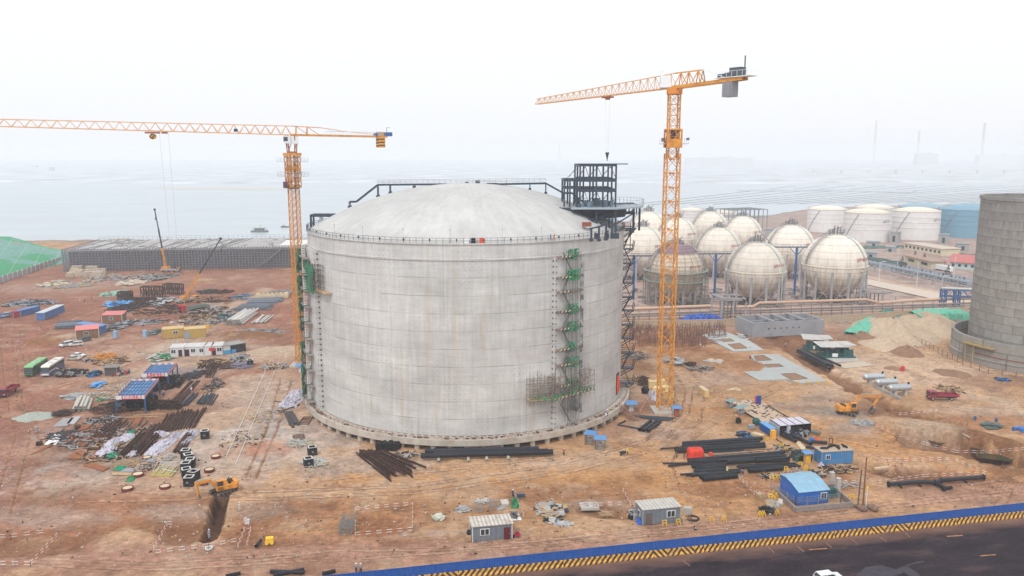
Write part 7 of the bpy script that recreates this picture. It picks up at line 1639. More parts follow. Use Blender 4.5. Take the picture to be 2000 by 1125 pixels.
c=t.mix(t.rng(t.noise(t.scale(t.co(),(.2,.6,1)),.5,5),.58,.7,0,.35),c,(.13,.07,.055))
t.put(c,t.b.inputs['Base Color']);t.put(t.rng(t.noise(t.co(),.12,3),.4,.6,.8,.95),t.b.inputs['Roughness']);t.b.inputs['Specular IOR Level'].default_value=.02
LR=NP*LP+120;struct(MB().grid(60,20,lambda u,v:(u*LR-60,-.43-44*(1-v),.03)),'road',rm,f0,rzf)
M_mk=mat('worn_orange_marking',(.42,.20,.10),.9,var=.35,sc_=3,dirt=(.10,.06,.05),damt=.8,dsc=2)
def rl(px,py):p=G(px,py)-f0;return(p.dot(fd),p.dot(fn_))
for(a,b,w_)in(((1580,1074),(1615,1071.5),.16),((1849,1048),(1880,1046),.16),((1915,1086),(1945,1083.5),.14),((1500,1068),(1512,1080),.06),((1556,1066),(1570,1078),.06),((1663,1053),(1674,1062),.06),((1720,1050),(1732,1059),.06),((1768,1041),(1778,1050),.06),((1612,1060),(1624,1069),.06),((1335,1096),(1348,1106),.06)):
 p,q=rl(*a),rl(*b);struct(MB().bar((*p,.036),(*q,.036),w_*2,.008),'road_marking',M_mk,f0,rzf)
M_wet=mat('dusty_wash',(.052,.044,.058),.9,var=.3,sc_=.8)
def patch(pts,name='wash_stain'):
 P_=[rl(*p)for p in pts];struct(MB().poly([(x,y,.034)for x,y in P_]),name,M_wet,f0,rzf)
patch([(1672,1125),(1690,1108),(1720,1104),(1750,1112),(1768,1105),(1790,1097),(1806,1095),(1803,1099),(1780,1103),(1772,1107),(1790,1117),(1800,1128),(1785,1130),(1765,1118),(1740,1130),(1700,1134)])
A=G(1618,1136);car((.74,.74,.74),'white car on the road, cut off by the bottom edge of the photo',A,rzf+.03,'suv','cars on the road')
M_gw=wave_mat('grey_cabin_sheet',(.15,.19,.23),0,.9,.10,dirt=(.3,.25,.2));M_crf=wave_mat('rusty_white_roof',(.58,.53,.47),0,.7,.30,dirt=(.20,.15,.12),damt=.6)
M_mar=mat('maroon_door',(.13,.015,.025),.5)
cabin('site_cabin','grey cabin with rust stained white roof and maroon door above the hoarding','cabin',(923,1059),(1000,1052),3.6,2.9,M_gw,M_crf,[(.31,1.5,1.75,1.05)],[(.87,1.15,2.2,M_mar)],over=.25,wm2=M_white)
cabin('site_cabin','grey cabin with clean ribbed roof and pale barred window, right of the tray frame','cabin',(1255,1026),(1328,1019),3.8,3.0,M_gw,wave_mat('ribbed_roof',(.50,.48,.44),0,.7,.22),[(.75,1.5,1.8,1.1)],[(.17,1.2,2.2,mat('brown_door',(.14,.10,.10)))],over=.2,side_win=True,wm2=M_grey)
cabin('substation_hut','bright blue hut with pale blue curved roof inside a low brick wall','hut',(1559,988),(1617,982),6.8,3.3,wave_mat('bright_blue_sheet',(.01,.14,.55),0,.35,.14,dirt=(.2,.2,.25)),wave_mat('pale_blue_roof',(.22,.42,.58),0,.5,.08),[(.84,1.1,1.6,1.1)],roof='arch')
M_bc=wave_mat('sky_blue_container',(.035,.22,.50),0,.5,.22)
t_=cabin('blue_container','sky blue container with small white window and junk on its roof','container',(1604,908),(1665,904),3.2,2.9,M_bc,mat('dusty_top',(.42,.33,.25)),[(.2,.9,1.7,.9)])
for k,(px,py)in enumerate(((1610,877),(1622,874),(1640,876),(1652,873),(1632,871))):
 p=G(px,py,3.05);solo(MB().tube((-.9,0,.25),(.9,.2*k,.3),.22,8).b0(0,.3,0,.8,.5,.35,.4*k),'roof_bundle',M_black,'dark bundle of fittings lying on top of the blue container','bundle',p,k*.5,'bundles on the blue container')
pile(1636,917,34,7,130,[M_black,M_rust,M_wood],'scrap_pile','dark heap of offcuts in front of the blue container',71,(2,.14),.7);crumple(1604,911,5,4,.9,M_sheet,'white_bag','white bag at the left end of the dark offcuts heap',3,8,'bag')
M_blk=mat('block_wall',(.27,.23,.21),.95,var=.25,sc_=2.5)
bw=thing('enclosure_wall','low grey block wall with mesh fence around the bright blue hut','wall');q=[G(*p)for p in((1512,960),(1553,1000),(1665,990),(1627,957))];mb=MB()
for A,B in zip(q,q[1:]):mb.bar(A+Vector((0,0,.5)),B+Vector((0,0,.5)),.3,1.0)
put(mb,'blocks',M_blk,bw);mb=MB();pb=MB()
for A,B in zip([G(*p)for p in((1505,958),(1553,990))]+[G(1642,982)],[G(*p)for p in((1553,990),(1642,982))]+[G(1612,955)]):
 n=int((B-A).length/2.2)
 for i in range(n+1):p=A+(B-A)*i/n;pb.bar(p,p+Vector((0,0,2)),.09)
 m=int((B-A).length/.3)
 for i in range(m):p=A+(B-A)*i/m;mb.bar(p+Vector((0,0,.8)),p+Vector((0,0,1.9)),.025)
 for z in(.9,1.2,1.5,1.9):mb.bar(A+Vector((0,0,z)),B+Vector((0,0,z)),.03)
put(pb,'posts',M_galv,bw);put(mb,'mesh',M_galv,bw)
t_=thing('transformer','dark green finned transformer at the right end of the blue hut','transformer',G(1622,970),.1);put(MB().b0(0,0,.2,1.4,1.2,1.9),'tank',mat('transformer_green',(.05,.15,.14)),t_)
for k in range(7):put(MB().b0(-.9+k*.3,-.75,.3,.1,.5,1.6),'fin',mat('transformer_green',(.05,.15,.14)),t_)
for k in(-.4,0,.4):put(MB().tube((k,0,2.1),(k,0,2.6),.1,8),'bushing',mat('brown_porcelain',(.25,.08,.04)),t_)
for px,py,lb in((1624,946,'small square concrete pier behind the blue hut'),(1636,958,'small square concrete pier right of the transformer')):solo(MB().b0(0,0,0,.8,.8,2.6).b0(0,0,2.6,.9,.9,.1),'concrete_pier',M_conc,lb,'pier',G(px,py),.2)
p=G(1685,993);t_=thing('utility_pole','brown wooden pole standing in front of the blue container','pole',p);h=U(1687,893,p.y).z;put(MB().tube((0,0,0),(0,0,h),.2,8,.13),'pole',mat('pole_wood',(.22,.10,.06)),t_);put(MB().tube((.5,-.2,0),(.6,0,4.6),.08,8),'white_stay',M_white,t_);put(MB().box((.55,-.2,4.4),(.5,.1,.5)),'yellow_tag',M_yk,t_);put(MB().tube((-.9,.2,0),(-.7,.2,h*.75),.12,8),'twin_post',mat('dark_pole',(.08,.07,.08)),t_)
for k in range(6):o_=MB().sphere((0,0,.3),.5+.2*(k%3),7,5,(1,.8,.7));solo(o_,'rock',mat('brown_rock',(.22,.14,.10),var=.3),'brown clod in the ring of rocks around the wooden pole foot','rock',G(1672+k*7,990+(k%3)*3),k,'rocks at the pole foot')
def YP(x0,y0,x1,y1,r,lb,z=.1,grp='black pipes in the pipe yard',m=None):return lone(ZX(x0,y0),ZX(x1,y1),r,m or M_pipe,'black_pipe',lb,'pipe',grp,z)
L0='black pipe in the rows of the pipe yard'
for a in((280,262,1280,195,.48),(270,285,1250,222,.3),(180,335,1310,262,.42),(220,352,1320,290,.36),(190,320,600,300,.4),(0,312,270,295,.17),(530,360,1040,325,.2),(345,470,1550,370,.40),(345,482,760,460,.3),(550,450,1500,392,.28),(720,478,1570,415,.42),(830,500,1185,478,.48),(1200,485,1620,450,.46),(1100,480,1620,470,.26),(30,495,400,492,.16),(100,530,720,475,.22),(390,535,830,515,.34),(400,552,835,530,.3),(440,575,840,552,.34),(420,600,840,578,.3),(250,640,580,615,.2),(385,655,1010,610,.34),(430,610,1000,580,.22),(320,650,700,640,.16),(495,685,950,640,.4),(530,712,965,670,.46),(960,540,1730,520,.22),(980,530,1700,500,.22),(1000,550,1760,530,.2),(1090,570,1480,545,.14),(1110,605,1540,575,.46),(1100,585,1500,560,.2)):
 YP(*a,L0)
mbk=MB();M_tim=mat('grey_timber',(.32,.27,.22))
for i,(x0,y0,x1,y1)in enumerate(((690,370,745,410),(880,350,925,385),(1120,330,1150,358),(1345,305,1390,345),(560,385,600,415),(1660,540,1720,575),(950,650,1000,670),(500,665,530,690))):lone(ZX(x0,y0),ZX(x1,y1),.11,M_tim,'bearer_timber','short timber bearer between the black pipe rows','timber','bearers in the pipe yard',shape='bar')
lone(ZX(600,375),ZX(1420,320),.1,M_steel,'rack_rail','thin dark rail of the ladder like rack in the pipe yard','rail','rails of the pipe rack',.3);lone(ZX(640,410),ZX(1300,350),.1,M_steel,'rack_rail','thin dark rail of the ladder like rack in the pipe yard','rail','rails of the pipe rack',.3)
t_=thing('covered_machine','machine under a bright red orange cover among the black pipes','machine',G(*ZX(435,430)),.03);r=random.Random(4);mb=MB()
mb.grid(10,10,lambda u,v:((u-.5)*3.5*(1+.06*(1-v)),(v-.5)*2.6,0));n0=len(mb.v);ring_=[]
mb=MB()
for j,(s,z)in enumerate(((1.06,0),(1.03,.7),(1.0,1.5),(.98,2.2),(.9,2.45),(.45,2.5),(.02,2.52))):
 for i in range(24):a=2*pi*i/24;k=1/max(abs(cos(a)),abs(sin(a)));k=min(k,1.3);mb.v.append((1.75*s*k*cos(a)+r.uniform(-.07,.07),1.3*s*k*sin(a)+r.uniform(-.07,.07),z+r.uniform(-.06,.06)))
for j in range(6):
 for i in range(24):mb.f.append((j*24+i,j*24+(i+1)%24,(j+1)*24+(i+1)%24,(j+1)*24+i));mb.m.append(0)
put(mb,'cover',mat('red_orange_cover',(.72,.055,.03),.6,var=.2),t_,smooth='all');put(MB().b0(0,0,-.05,3.6,2.7,.3),'skid',M_steel,t_)
solo(MB().b0(0,0,0,.7,.5,1.1).b0(.5,0,.4,.5,.4,.5),'small_machine',M_orange,'small orange red machine right of the covered machine','machine',G(*ZX(630,405)))
t_=thing('lifting_frame','dark upright goal shaped frame left of the red orange cover','frame',G(*ZX(205,420)),.05);put(MB().bar((0,0,0),(0,0,2.6),.16).bar((1.7,.1,0),(1.7,.1,2.6),.16).bar((0,0,2.5),(1.7,.1,2.5),.16).bar((0,0,1.2),(1.7,.1,1.2),.1).bar((0,0,2.5),(-1,-1,0),.1),'frame',M_rust,t_)
person(*ZX(1040,628),'crouch','navy','navy','blue','person in navy blue crouching on the black pipes of the pipe yard',2.6,z=.3)
solo(MB().b0(0,0,0,.35,.3,.9).b0(0,0,.9,.3,.25,.12),'gas_box',mat('pale_yellow_box',(.75,.62,.25)),'small pale yellow upright box on the pipes left of the crouching person','box',(*G(*ZX(838,608))[:2],.5))
for i,(px,py)in enumerate((ZX(1400,690),ZX(1440,690),ZX(1480,688),ZX(1600,675),ZX(1650,672),ZX(1730,665),ZX(1820,660),ZX(1860,650),ZX(1830,590),ZX(1830,560),ZX(1760,520),ZX(1700,440),ZX(1680,430),ZX(1340,205),ZX(1490,270),ZX(1530,285),ZX(1575,330),ZX(1580,580))):yellow_barrier(px,py,(i*1.7)%1.2-.3,'small yellow A-frame barrier in the line between pipe yard and blue hut','yellow barriers by the pipe yard')
for i,((px,py),lb)in enumerate(((ZD(808,802),'yellow A-frame barrier before the cabin with the barred window'),(ZD(895,795),'yellow A-frame barrier fallen at the right corner of that cabin'),(ZD(1105,780),'yellow A-frame barrier standing alone on the track right of the cabin'),(ZD(1185,778),'second yellow A-frame barrier on the track, right of the lone one'),(ZD(1412,745),'left of the three touching yellow barriers by the dark heap'),(ZD(1428,745),'middle of the three touching yellow barriers by the dark heap'),(ZD(1442,745),'right of the three touching yellow barriers by the dark heap'),(ZD(1528,735),'yellow barrier left of the block wall corner'))):yellow_barrier(px,py,.1+i*.2,lb)
for i,(px,py)in enumerate((ZH(35,625),ZH(135,600),ZH(100,655),ZH(1360,625),ZH(90,560))):yellow_barrier(px,py,i,'yellow A-frame barrier close to the block wall of the blue hut','yellow barriers by the block wall')
for i in range(4):p=ZF(1345+i*73,712);yellow_barrier(*p,.1,'yellow A-frame barrier along the front edge of the nearer concrete slab','yellow barriers at the slab edge')
solo(MB().box((0,0,1.0),(.9,.08,.9)).bar((-.35,0,0),(-.35,0,.6),.06).bar((.35,0,0),(.35,0,.6),.06),'warning_sign',M_white,'white and red warning sign standing at the left corner of the block wall','sign',G(*ZH(200,735)),-.9)
def zp(f,x,y):return f(x,y)
p=ZY(620,905);A,rz,L=AX(ZY(530,905),ZY(700,955));t_=thing('pipe_crate','open pale timber crate with dark fittings left of the blue box machine','crate',A,rz);put(MB().b0(L/2,.8,0,L,1.7,.9),'crate',mat('crate_yellow',(.60,.42,.20)),t_);put(MB().b0(L/2,.8,.902,L*.94,1.5,.06),'top',M_ply,t_)
A,rz,L=AX(ZY(660,790),ZY(830,905));t_=thing('generator','royal blue box generator with pale blue lid beside the white tent','generator',A,rz);put(MB().b0(L/2,.9,.2,L,1.6,1.6),'body',mat('royal_blue',(.01,.10,.42)),t_);put(MB().b0(L/2,.9,1.8,L*1.02,1.7,.12),'lid',mat('pale_blue_lid',(.14,.35,.62)),t_)
solo(MB().b0(0,0,0,1.1,1.0,1.9).b0(0,0,1.9,1.2,1.1,.1).box((0,-.52,1.1),(.8,.06,1.2)),'yellow_cabinet',mat('cabinet_yellow',(.80,.42,.05)),'orange yellow cabinet between the blue generator and the tent','cabinet',G(*ZY(880,930)),.2)
solo(MB().sphere((0,0,.9),1.0,12,8,(1,.9,.9)).b0(0,0,0,1.4,1.2,.5),'green_hopper',M_green,'green hopper just behind the blue generator','hopper',G(*ZY(615,715)))
A,rz,L=AX(ZY(985,895),ZY(1470,850));dT=4.6;hT=2.5;t_=thing('work_tent','white roofed open tent with dark interior at the end of the board deck','tent',A,rz-.0)
rfm=MB();n=4
for i in range(n):rfm.extr([(0,hT),(dT,hT+.15),(dT,hT+.22),(0,hT+.07)],L*i/n+.04,L*(i+1)/n-.04)
put(rfm,'roof',M_sheet,t_);mb=MB()
for i in range(n+1):mb.bar((L*i/n,0,hT+.1),(L*i/n,dT,hT+.25),.1);mb.bar((L*i/n,0,0),(L*i/n,0,hT),.1);mb.bar((L*i/n,dT,0),(L*i/n,dT,hT),.1)
put(mb,'frame',M_black,t_);put(MB().box((0,dT/2,hT/2),(.1,dT,hT)).box((L*.28,.0,hT*.65),(L*.12,.06,hT*.6)),'side_sheet',M_sheet,t_);put(MB().box((L/2,dT,hT/2),(L,.06,hT)).box((L,dT/2,hT/2),(.06,dT,hT)),'dark_back_sheet',mat('black_sheet',(.03,.03,.04)),t_)
pile(*ZY(1230,870),24,7,70,[M_black,M_steel,M_grey],'machine_parts','dark machine parts and pipe ends in front of the tent',61,(1.6,.3),1.2,'box')
person(*ZY(1440,890),'bend','grey','dark','red','person with a red helmet working in front of the white tent',2.5)
for(x0,y0,x1,y1,r_,lb)in((1150,905,1480,1060,.42,'black pipe running from the tent toward the blue container'),(1000,900,1240,1015,.36,'black open ended pipe in front of the tent, nearer the pipe rows'),(1390,1100,1620,1125,.3,'short black pipe left of the blue container'),(1040,870,1200,960,.3,'black pipe stub left of the tent opening'),(1480,860,1620,890,.42,'grey green pipe lying right of the tent'),(1480,1020,1730,1040,.4,'black pipe bend by the blue container'),(930,960,1100,1080,.12,'thin dark rail before the tent')):
 lone(ZY(x0,y0),ZY(x1,y1),r_,M_pipe if 'green' not in lb else mat('grey_green_pipe',(.14,.17,.15)),'black_pipe',lb,'pipe',z=.2)
crumple(*ZY(1490,970),5,3,.7,mat('bright_blue_sheet2',(.02,.2,.6)),'blue_bag','small bright blue sheet right of the tent',5,6,'bag');crumple(*ZY(1570,965),5,3,.7,M_orange,'red_bag','small red orange sheet beside the blue sheet',6,6,'bag')
solo(MB().bar((-.4,0,0),(-.4,0,2.2),.12).bar((.4,0,0),(.4,0,2.2),.12).bar((-.4,0,2.2),(.4,0,2.2),.14),'hoop_stand',M_black,'black hoop stand just left of the blue container','stand',G(1622,873))
pile(1535,880,20,12,90,[M_black,M_rust,M_wood,M_grey],'yard_litter','litter of offcuts between pipe yard and tent',62,(1.8,.14),.4);pile(1580,925,34,8,90,[M_wood,M_rust,M_white],'yard_litter','brown litter between pipe yard and blue container',63,(1.6,.12),.3);pile(1565,895,18,7,40,[mat('dark_green_box',(.05,.09,.08)),M_black],'dark_crates','dark green crates right of the pipe ends',64,(1.8,.5),1.4,'box')
pile(1545,932,60,3,70,[M_black,M_white],'barrier_litter','line of black and white offcuts along the front edge of the pipe yard',65,(2.4,.16),.4)
dk_=[ZY(200,345),ZY(580,330),ZY(740,385),ZY(1180,655),ZY(860,700),ZY(700,690),ZY(440,530)]
o_=plate(dk_,.12,mat('deck_boards',(.48,.36,.26),.85,var=.15,dirt=(.35,.25,.18),damt=.5,dsc=.6),'board_deck','pale board deck strewn with short black pipe pieces behind the tent','deck')
plate([ZY(1240,1000),ZY(1300,985),ZY(1420,1110),ZY(1330,1120)],.1,M_ply,'board','narrow pale board walkway between black pipes before the tent','board')
for(x0,y0,x1,y1)in((0,240,210,340),(800,425,1190,660),(150,360,700,690),(930,510,1080,590),(560,760-250,640,560)):lone(ZY(x0,y0),ZY(x1,y1),.14,M_black,'black_beam','long thin black beam along the edge of the board deck','beam','beams edging the board deck',shape='bar')
r=random.Random(9);k=0
for i in range(44):
 x=260+r.random()*820;lo=330+max(0,(x-560))*.5;hi=400+(x-200)*.42;y=lo+r.random()*max(30,hi-lo);a=r.choice((.5,.6,-.2,2.4));L=20+r.random()*75
 lone(ZY(x,y),ZY(x+L*cos(a),y+L*sin(a)*.6),.05+r.random()*.06,M_black,'pipe_offcut','short black pipe offcut lying on the board deck','offcut','black offcuts on the board deck',.13)
t_=thing('banner_stand','blue and red upright box at the back of the board deck','cabinet',G(*ZY(640,390)),-.2);put(MB().b0(.2,0,0,1.3,.9,2.1).b0(.2,0,2.1,1.1,.8,.15),'box',mat('deep_blue_box',(.02,.06,.30)),t_);put(MB().b0(-.6,-.1,0,.3,1.0,2.1),'red_side',M_red,t_)
for(x0,y0,x1,y1,d,h,lb)in((115,440,240,455,2.6,1.9,'grey green roofed shelter at the left end of the board deck'),(250,545,365,560,4.2,1.8,'longer grey green roofed shelter beside the board deck')):
 A,rz,L=AX(ZY(x0,y0),ZY(x1,y1));t_=thing('small_shelter',lb,'shelter',A,rz-.55,'grey green shelters by the deck');L*=1.0;put(MB().box((L/2,d/2,h),(L,d,.12),0,(.08,0)),'roof',mat('shelter_green',(.20,.29,.29)),t_);put(MB().bar((0,0,0),(0,0,h),.1).bar((L,0,0),(L,0,h),.1).bar((0,d,0),(0,d,h),.1).bar((L,d,0),(L,d,h),.1).b0(L*.5,d*.5,0,L*.5,d*.4,h*.5),'posts',M_grey,t_)
solo(MB().b0(0,0,0,1.0,.8,1.2).tube((0,0,1.2),(0,0,1.5),.3,8).b0(.5,-.2,0,.4,.4,.8),'welding_machine',M_black,'black welding machine below the shelters left of the deck','machine',G(*ZY(335,690)),.3);person(*ZY(318,655),'bend','orange','dark','white','person in an orange vest bending beside the black welding machine',2.2)
solo(MB().b0(0,0,0,1.6,.9,.9),'metal_box',M_grey,'grey box at the left of the open timber crate','box',G(*ZY(540,775)),.2)
pile(*ZY(440,900),16,8,50,[M_black,M_steel,M_bag],'fittings_heap','black fittings heap at the left of the timber crate',66,(1.4,.2),.8)
for(a,b,r_,z_,lb)in(((822,899),(1080,891),.62,.45,'longest black pipe of the pair in front of the tank, nearest the camera'),((830,888),(1052,883),.48,.45,'thinner long black pipe behind the longest one, before the tank'),((846,892),(1070,887),.45,.45,'long black pipe lying between the two others before the tank')):
 lone(a,b,r_,M_pipe,'long_pipe',lb,'pipe',z=z_)
for i,(px,py)in enumerate(((857,901),(915,901),(951,899),(993,897))):q=G(px,py);solo(MB().hollow((0,-1.1,.35),(0,1.1,.35),.34,12),'pipe_stub',mat('pale_stub',(.45,.40,.34)),'short pale pipe stub lying under the long black pipes','pipe stub',q,.1,'pipe stubs under the long pipes')
for k in range(9):solo(MB().hollow((-.3,0,.4),(.3,0,.4),.42,10),'pipe_ring',M_black,'black pipe ring in the row behind the long pipes under the ledge','pipe ring',G(852+k*7,882),.3*k,'pipe rings under the ledge')
for i,(px,w_)in enumerate(((927,2.6),(954,1.6),(970,2.0))):solo(MB().b0(0,0,0,w_,.9,1.0).b0(0,0,1.0,w_*.95,.8,.05),'window_frame_crate',M_galv,['widest grey glazed crate under the tank ledge','smallest grey crate under the ledge, middle of three','right one of three grey crates under the tank ledge'][i],'crate',G(px,877),.03)
for(a,b,r_,n_)in((ZD(650,205),ZD(740,140),.42,3),):stack(a,b,ZD(700,210),3,.42,M_pipe,'black_pipe','thick black pipe in the short bundle left of the right crane foot','pipe','short bundle near the right crane')
for k in range(6):lone((1233+k*4,812+k),(1320-k*3,818+k*1.2),.14,M_steel,'thin_pipe','thin dark pipe in the loose bundle at the right crane foot','pipe','thin pipes at the right crane foot',z=.1+.1*(k%2))
lone(ZD(510,165),ZD(560,140),.15,M_rust,'bent_bar','dark bent bar left of the short pipe bundle','bar',shape='bar');lone(ZD(510,165),ZD(650,190),.15,M_steel,'angle_bar','dark bar running to the short pipe bundle','bar',shape='bar')
for k,(px,py)in enumerate(((1275,757),(1291,755),(1300,768),(1306,778),(1283,770))):solo(MB().b0(0,0,0,2.6,2.0,2.0).b0(.05,0,2.0,2.4,1.9,.12),'yellow_crate',mat('pale_gold_crate',(.72,.55,.28)),'pale gold crate in the cluster around the right crane mast','crate',G(px,py),.3*k,'pale gold crates at the crane')
crumple(1275,775,7,8,1.8,M_sheet,'white_sheet','pale lilac sheeting left of the right crane mast',77,10);solo(MB().tube((-.8,0,.9),(.8,0,.9),.9,14).tube((-.9,0,.9),(.9,0,.9),.4,10),'cable_coil',M_black,'black cable coil behind the pale gold crates','coil',G(1260,768),.5)
pile(1257,748,12,8,60,[M_rust],'rebar_tangle','upright tangle of rusty rebar right of the tank edge',72,(2.4,.1),2.6);pile(1243,695,24,8,70,[M_rust,M_wood,M_grey],'timber_scrap','scattered timber beside the tank side stair',73,(4,.14),.4)
A,rz,L=AX(ZF(660,812),ZF(694,810));t_=thing('timber_crate','single pale yellow timber crate on the dirt right of the crane','crate',A,rz);put(MB().b0(L/2,2.4,0,L,4.8,1.9),'box',mat('crate_yellow',(.65,.48,.22)),t_);put(MB().b0(L/2,2.4,1.9,L+.1,4.9,.12),'lid',M_ply,t_)
rails([ZF(700,775),ZF(740,790),ZF(830,830)],'guard_rail','red and white tube guard rail at the upper left corner of the board deck','tube guard rails');rails([ZF(190,930),ZF(245,835)],'guard_rail','rusty tube guard rail left of the right crane foot','tube guard rails')
pile(*ZF(430,550),20,7,60,[M_grey,M_galv,M_white],'sheet_heap','grey crumpled sheet heap left of the slabs behind the crane',74,(2.2,.2),1.4,'sheet');pile(*ZF(620,600),24,5,30,[M_rust,M_grey],'bar_scatter','scattered bars below the grey sheet heap',75,(4,.12),.3);pile(*ZF(730,545),14,3,20,[M_white,M_ply],'pale_sheets','pale sheets lying left of the person in red',76,(2.4,.1),.2,'sheet');pile(*ZF(560,570),10,4,30,[M_rust,M_black],'scrap_bits','dark scrap right of the grey sheet heap',79,(1.6,.2),.8)
mb=MB();r=random.Random(21);M_rb3=mat('starter_bar_rust',(.20,.11,.085),.9,var=.25)
for i in range(640):
 px=1228+r.random()*190;py=636+r.random()*42
 if px>1380 and py>662:continue
 q=G(px,py);mb.bar(q,q+Vector((r.uniform(-.15,.15),0,1.6+r.random()*1.4)),.13)
for i in range(150):q=G(1228+r.random()*180,638+r.random()*40);mb.bar(q+Vector((0,0,.8)),q+Vector((r.uniform(-6,6),r.uniform(-3,3),.8+r.random())),.11)
o_=solo(mb,'rebar_field',M_rb3,'wide field of upright rusty starter bars between the tank and the grey slabs','reinforcement');o_['kind']='stuff'
crumple(1376,628,44,9,2.4,mat('blue_tarp',(.04,.11,.42),.6,var=.35,sc_=1.2),'blue_tarpaulin','bright blue tarpaulin piled against the tan boundary wall',81,22,'tarpaulin')
M_sl=mat('fresh_slab',(.40,.42,.41),.8,var=.08,dirt=(.33,.27,.22),damt=.3,dsc=.2)
def poly_slab(rim,holes,lab):
 """pale slab sheet with darker earth-filled openings framed by upstands"""
 P_=[G(*p)for p in rim];c_=sum(P_,Vector())/len(P_);t=thing('foundation_slab',lab,'slab',c_);q=[(p.x-c_.x,p.y-c_.y)for p in P_]
 ar=sum(q[i][0]*q[(i+1)%len(q)][1]-q[(i+1)%len(q)][0]*q[i][1]for i in range(len(q)));q=q if ar>0 else q[::-1];put(MB().prism(q,-.2,.30),'slab',M_sl,t)
 for h in holes:
  H=[G(*p,.3)-c_ for p in h];H=[Vector((v.x,v.y,0))for v in H];cc=sum(H,Vector())/4;ar=(H[1]-H[0]).cross(H[2]-H[1]).z;H=H if ar>0 else H[::-1]
  o=put(MB().prism([(v.x,v.y)for v in H],.301,.306),'earth_opening',mat('opening_earth',(.26,.15,.09),.95,var=.3,sc_=1.2),t);mb=MB()
  for A,B in zip(H,H[1:]+H[:1]):mb.bar(A+Vector((0,0,.36)),B+Vector((0,0,.36)),.12,.12)
  put(mb,'edge_form',mat('form_brown',(.2,.15,.12)),o)
poly_slab([ZF(770,318),ZF(990,400),ZF(1095,468),ZF(870,478),ZF(640,360)],[[ZF(830,422),ZF(920,415),ZF(975,450),ZF(885,458)],[ZF(775,390),ZF(845,380),ZF(880,398),ZF(800,405)]],'farther pale grey concrete slab with square earth openings')
poly_slab([ZF(1090,500),ZF(1200,500),ZF(1555,698),ZF(1350,713),ZF(1265,683),ZF(1060,692),ZF(950,630),ZF(1080,615),ZF(1040,560),ZF(990,505)],[[ZF(1090,570),ZF(1205,566),ZF(1240,585),ZF(1120,592)],[ZF(1220,640),ZF(1320,634),ZF(1415,672),ZF(1300,686)],[ZF(1020,508),ZF(1090,502),ZF(1155,538),ZF(1040,545)]],'nearer pale grey concrete slab with square earth openings')
A,rz,L=AX(ZF(1010,372),ZF(1532,345));t_=thing('concrete_basin','new grey rectangular concrete basin with a row of small holes and roof beams','basin',A,rz);h=8.6;h=U(1474,631,A.y).z;dp=(U(1453,623,A.y+13)-A).length*0+13.5;M_bs=mat('new_concrete',(.30,.31,.335),.8,var=.10,sc_=.3);w_=.6;mb=MB()
for cx,cy,sx,sy in((L/2,w_/2,L,w_),(L/2,dp-w_/2,L,w_),(w_/2,dp/2,w_,dp-2*w_),(L-w_/2,dp/2,w_,dp-2*w_)):mb.b0(cx,cy,0,sx,sy,h)
put(mb,'wall',M_bs,t_)
for x0,x1 in((.27,.70),):put(MB().box((L*(x0+x1)/2,-.02,h/2),(L*(x1-x0),.06,h)),'pale_panel',mat('new_concrete_pale',(.35,.36,.39),.8,var=.08,sc_=.3),t_)
for k in range(3):put(MB().b0(L*(.28+.22*k),dp/2,h+.003,.9,dp,.5),'roof_beam',M_bs,t_)
put(MB().box((L/2,dp*.45,h-.9),(L-.1,.7,.8)),'roof_beam',M_bs,t_)
for k in range(6):o_=put(MB().tube((L*(.22+k*.085),-.12,h*.56),(L*(.22+k*.085),.1,h*.56),.28,12),'pipe_hole',MATS['dark_opening'],t_)
def skid(lb,a,b,d_,z=0.0):
 A,rz,L=AX(a,b);t=thing('pump_skid',lb,'pump skid',A,rz,'dark green pump skids');put(MB().b0(L/2,d_/2,0,L,d_,.5),'base',M_green,t);mb=MB();r=random.Random(int(a[0]))
 for k in range(26):mb.b0(L*.12+r.random()*L*.76,.6+r.random()*(d_-1.2),.5,.5+r.random()*1.4,.4+r.random(),.8+r.random()*2,0)
 for k in range(5):mb.tube((L*.1,1+k*.7,1+k*.3),(L*.9,1+k*.7,1.2+k*.3),.22,8)
 put(mb,'pump_machinery',mat('dark_teal_kit',(.03,.10,.10),var=.3),t);mb=MB()
 for x in(L*.12,L*.4,L*.66):mb.bar((x,.5,.5),(x,.5,4.0),.2);mb.bar((x,d_-.5,.5),(x,d_-.5,4.0),.2)
 put(mb,'post',M_green,t);put(MB().box((L*.36,d_/2,4.1),(L*.95,d_+1,.14),.0,(.03,0)).box((L*.8,d_/2+.5,4.25),(L*.4,d_,.14),.1),'roof_sheets',mat('dusty_white_sheet',(.50,.48,.46),.7,var=.15,sc_=.6),t);put(MB().b0(L*.36,.3,.5,L*.16,.5,1.1),'white_panel',M_white,t)
skid('farther dark green pump skid with a pale sheet roof',ZG(275,540),ZG(470,550),6.5);plate([ZG(360,600),ZG(460,635),ZG(665,618),ZG(640,580)],.12,M_conc,'slab','pale slab under the nearer green pump skid','slab');skid('nearer dark green pump skid with a pale sheet roof',ZG(405,600),ZG(645,600),6.5)
plate([ZG(490,645),ZG(560,675),ZG(780,652),ZG(690,622)],.1,mat('tan_slab',(.50,.42,.33)),'slab','tan slab in front of the nearer pump skid','slab')
stack(ZG(215,560),ZG(450,680),ZG(265,555),5,.4,M_pipe,'black_pipe','black pipe in the slanting bundle beside the pump skids','pipe','slanting pipe bundle by the pump skids',layers=2,jit=.3)
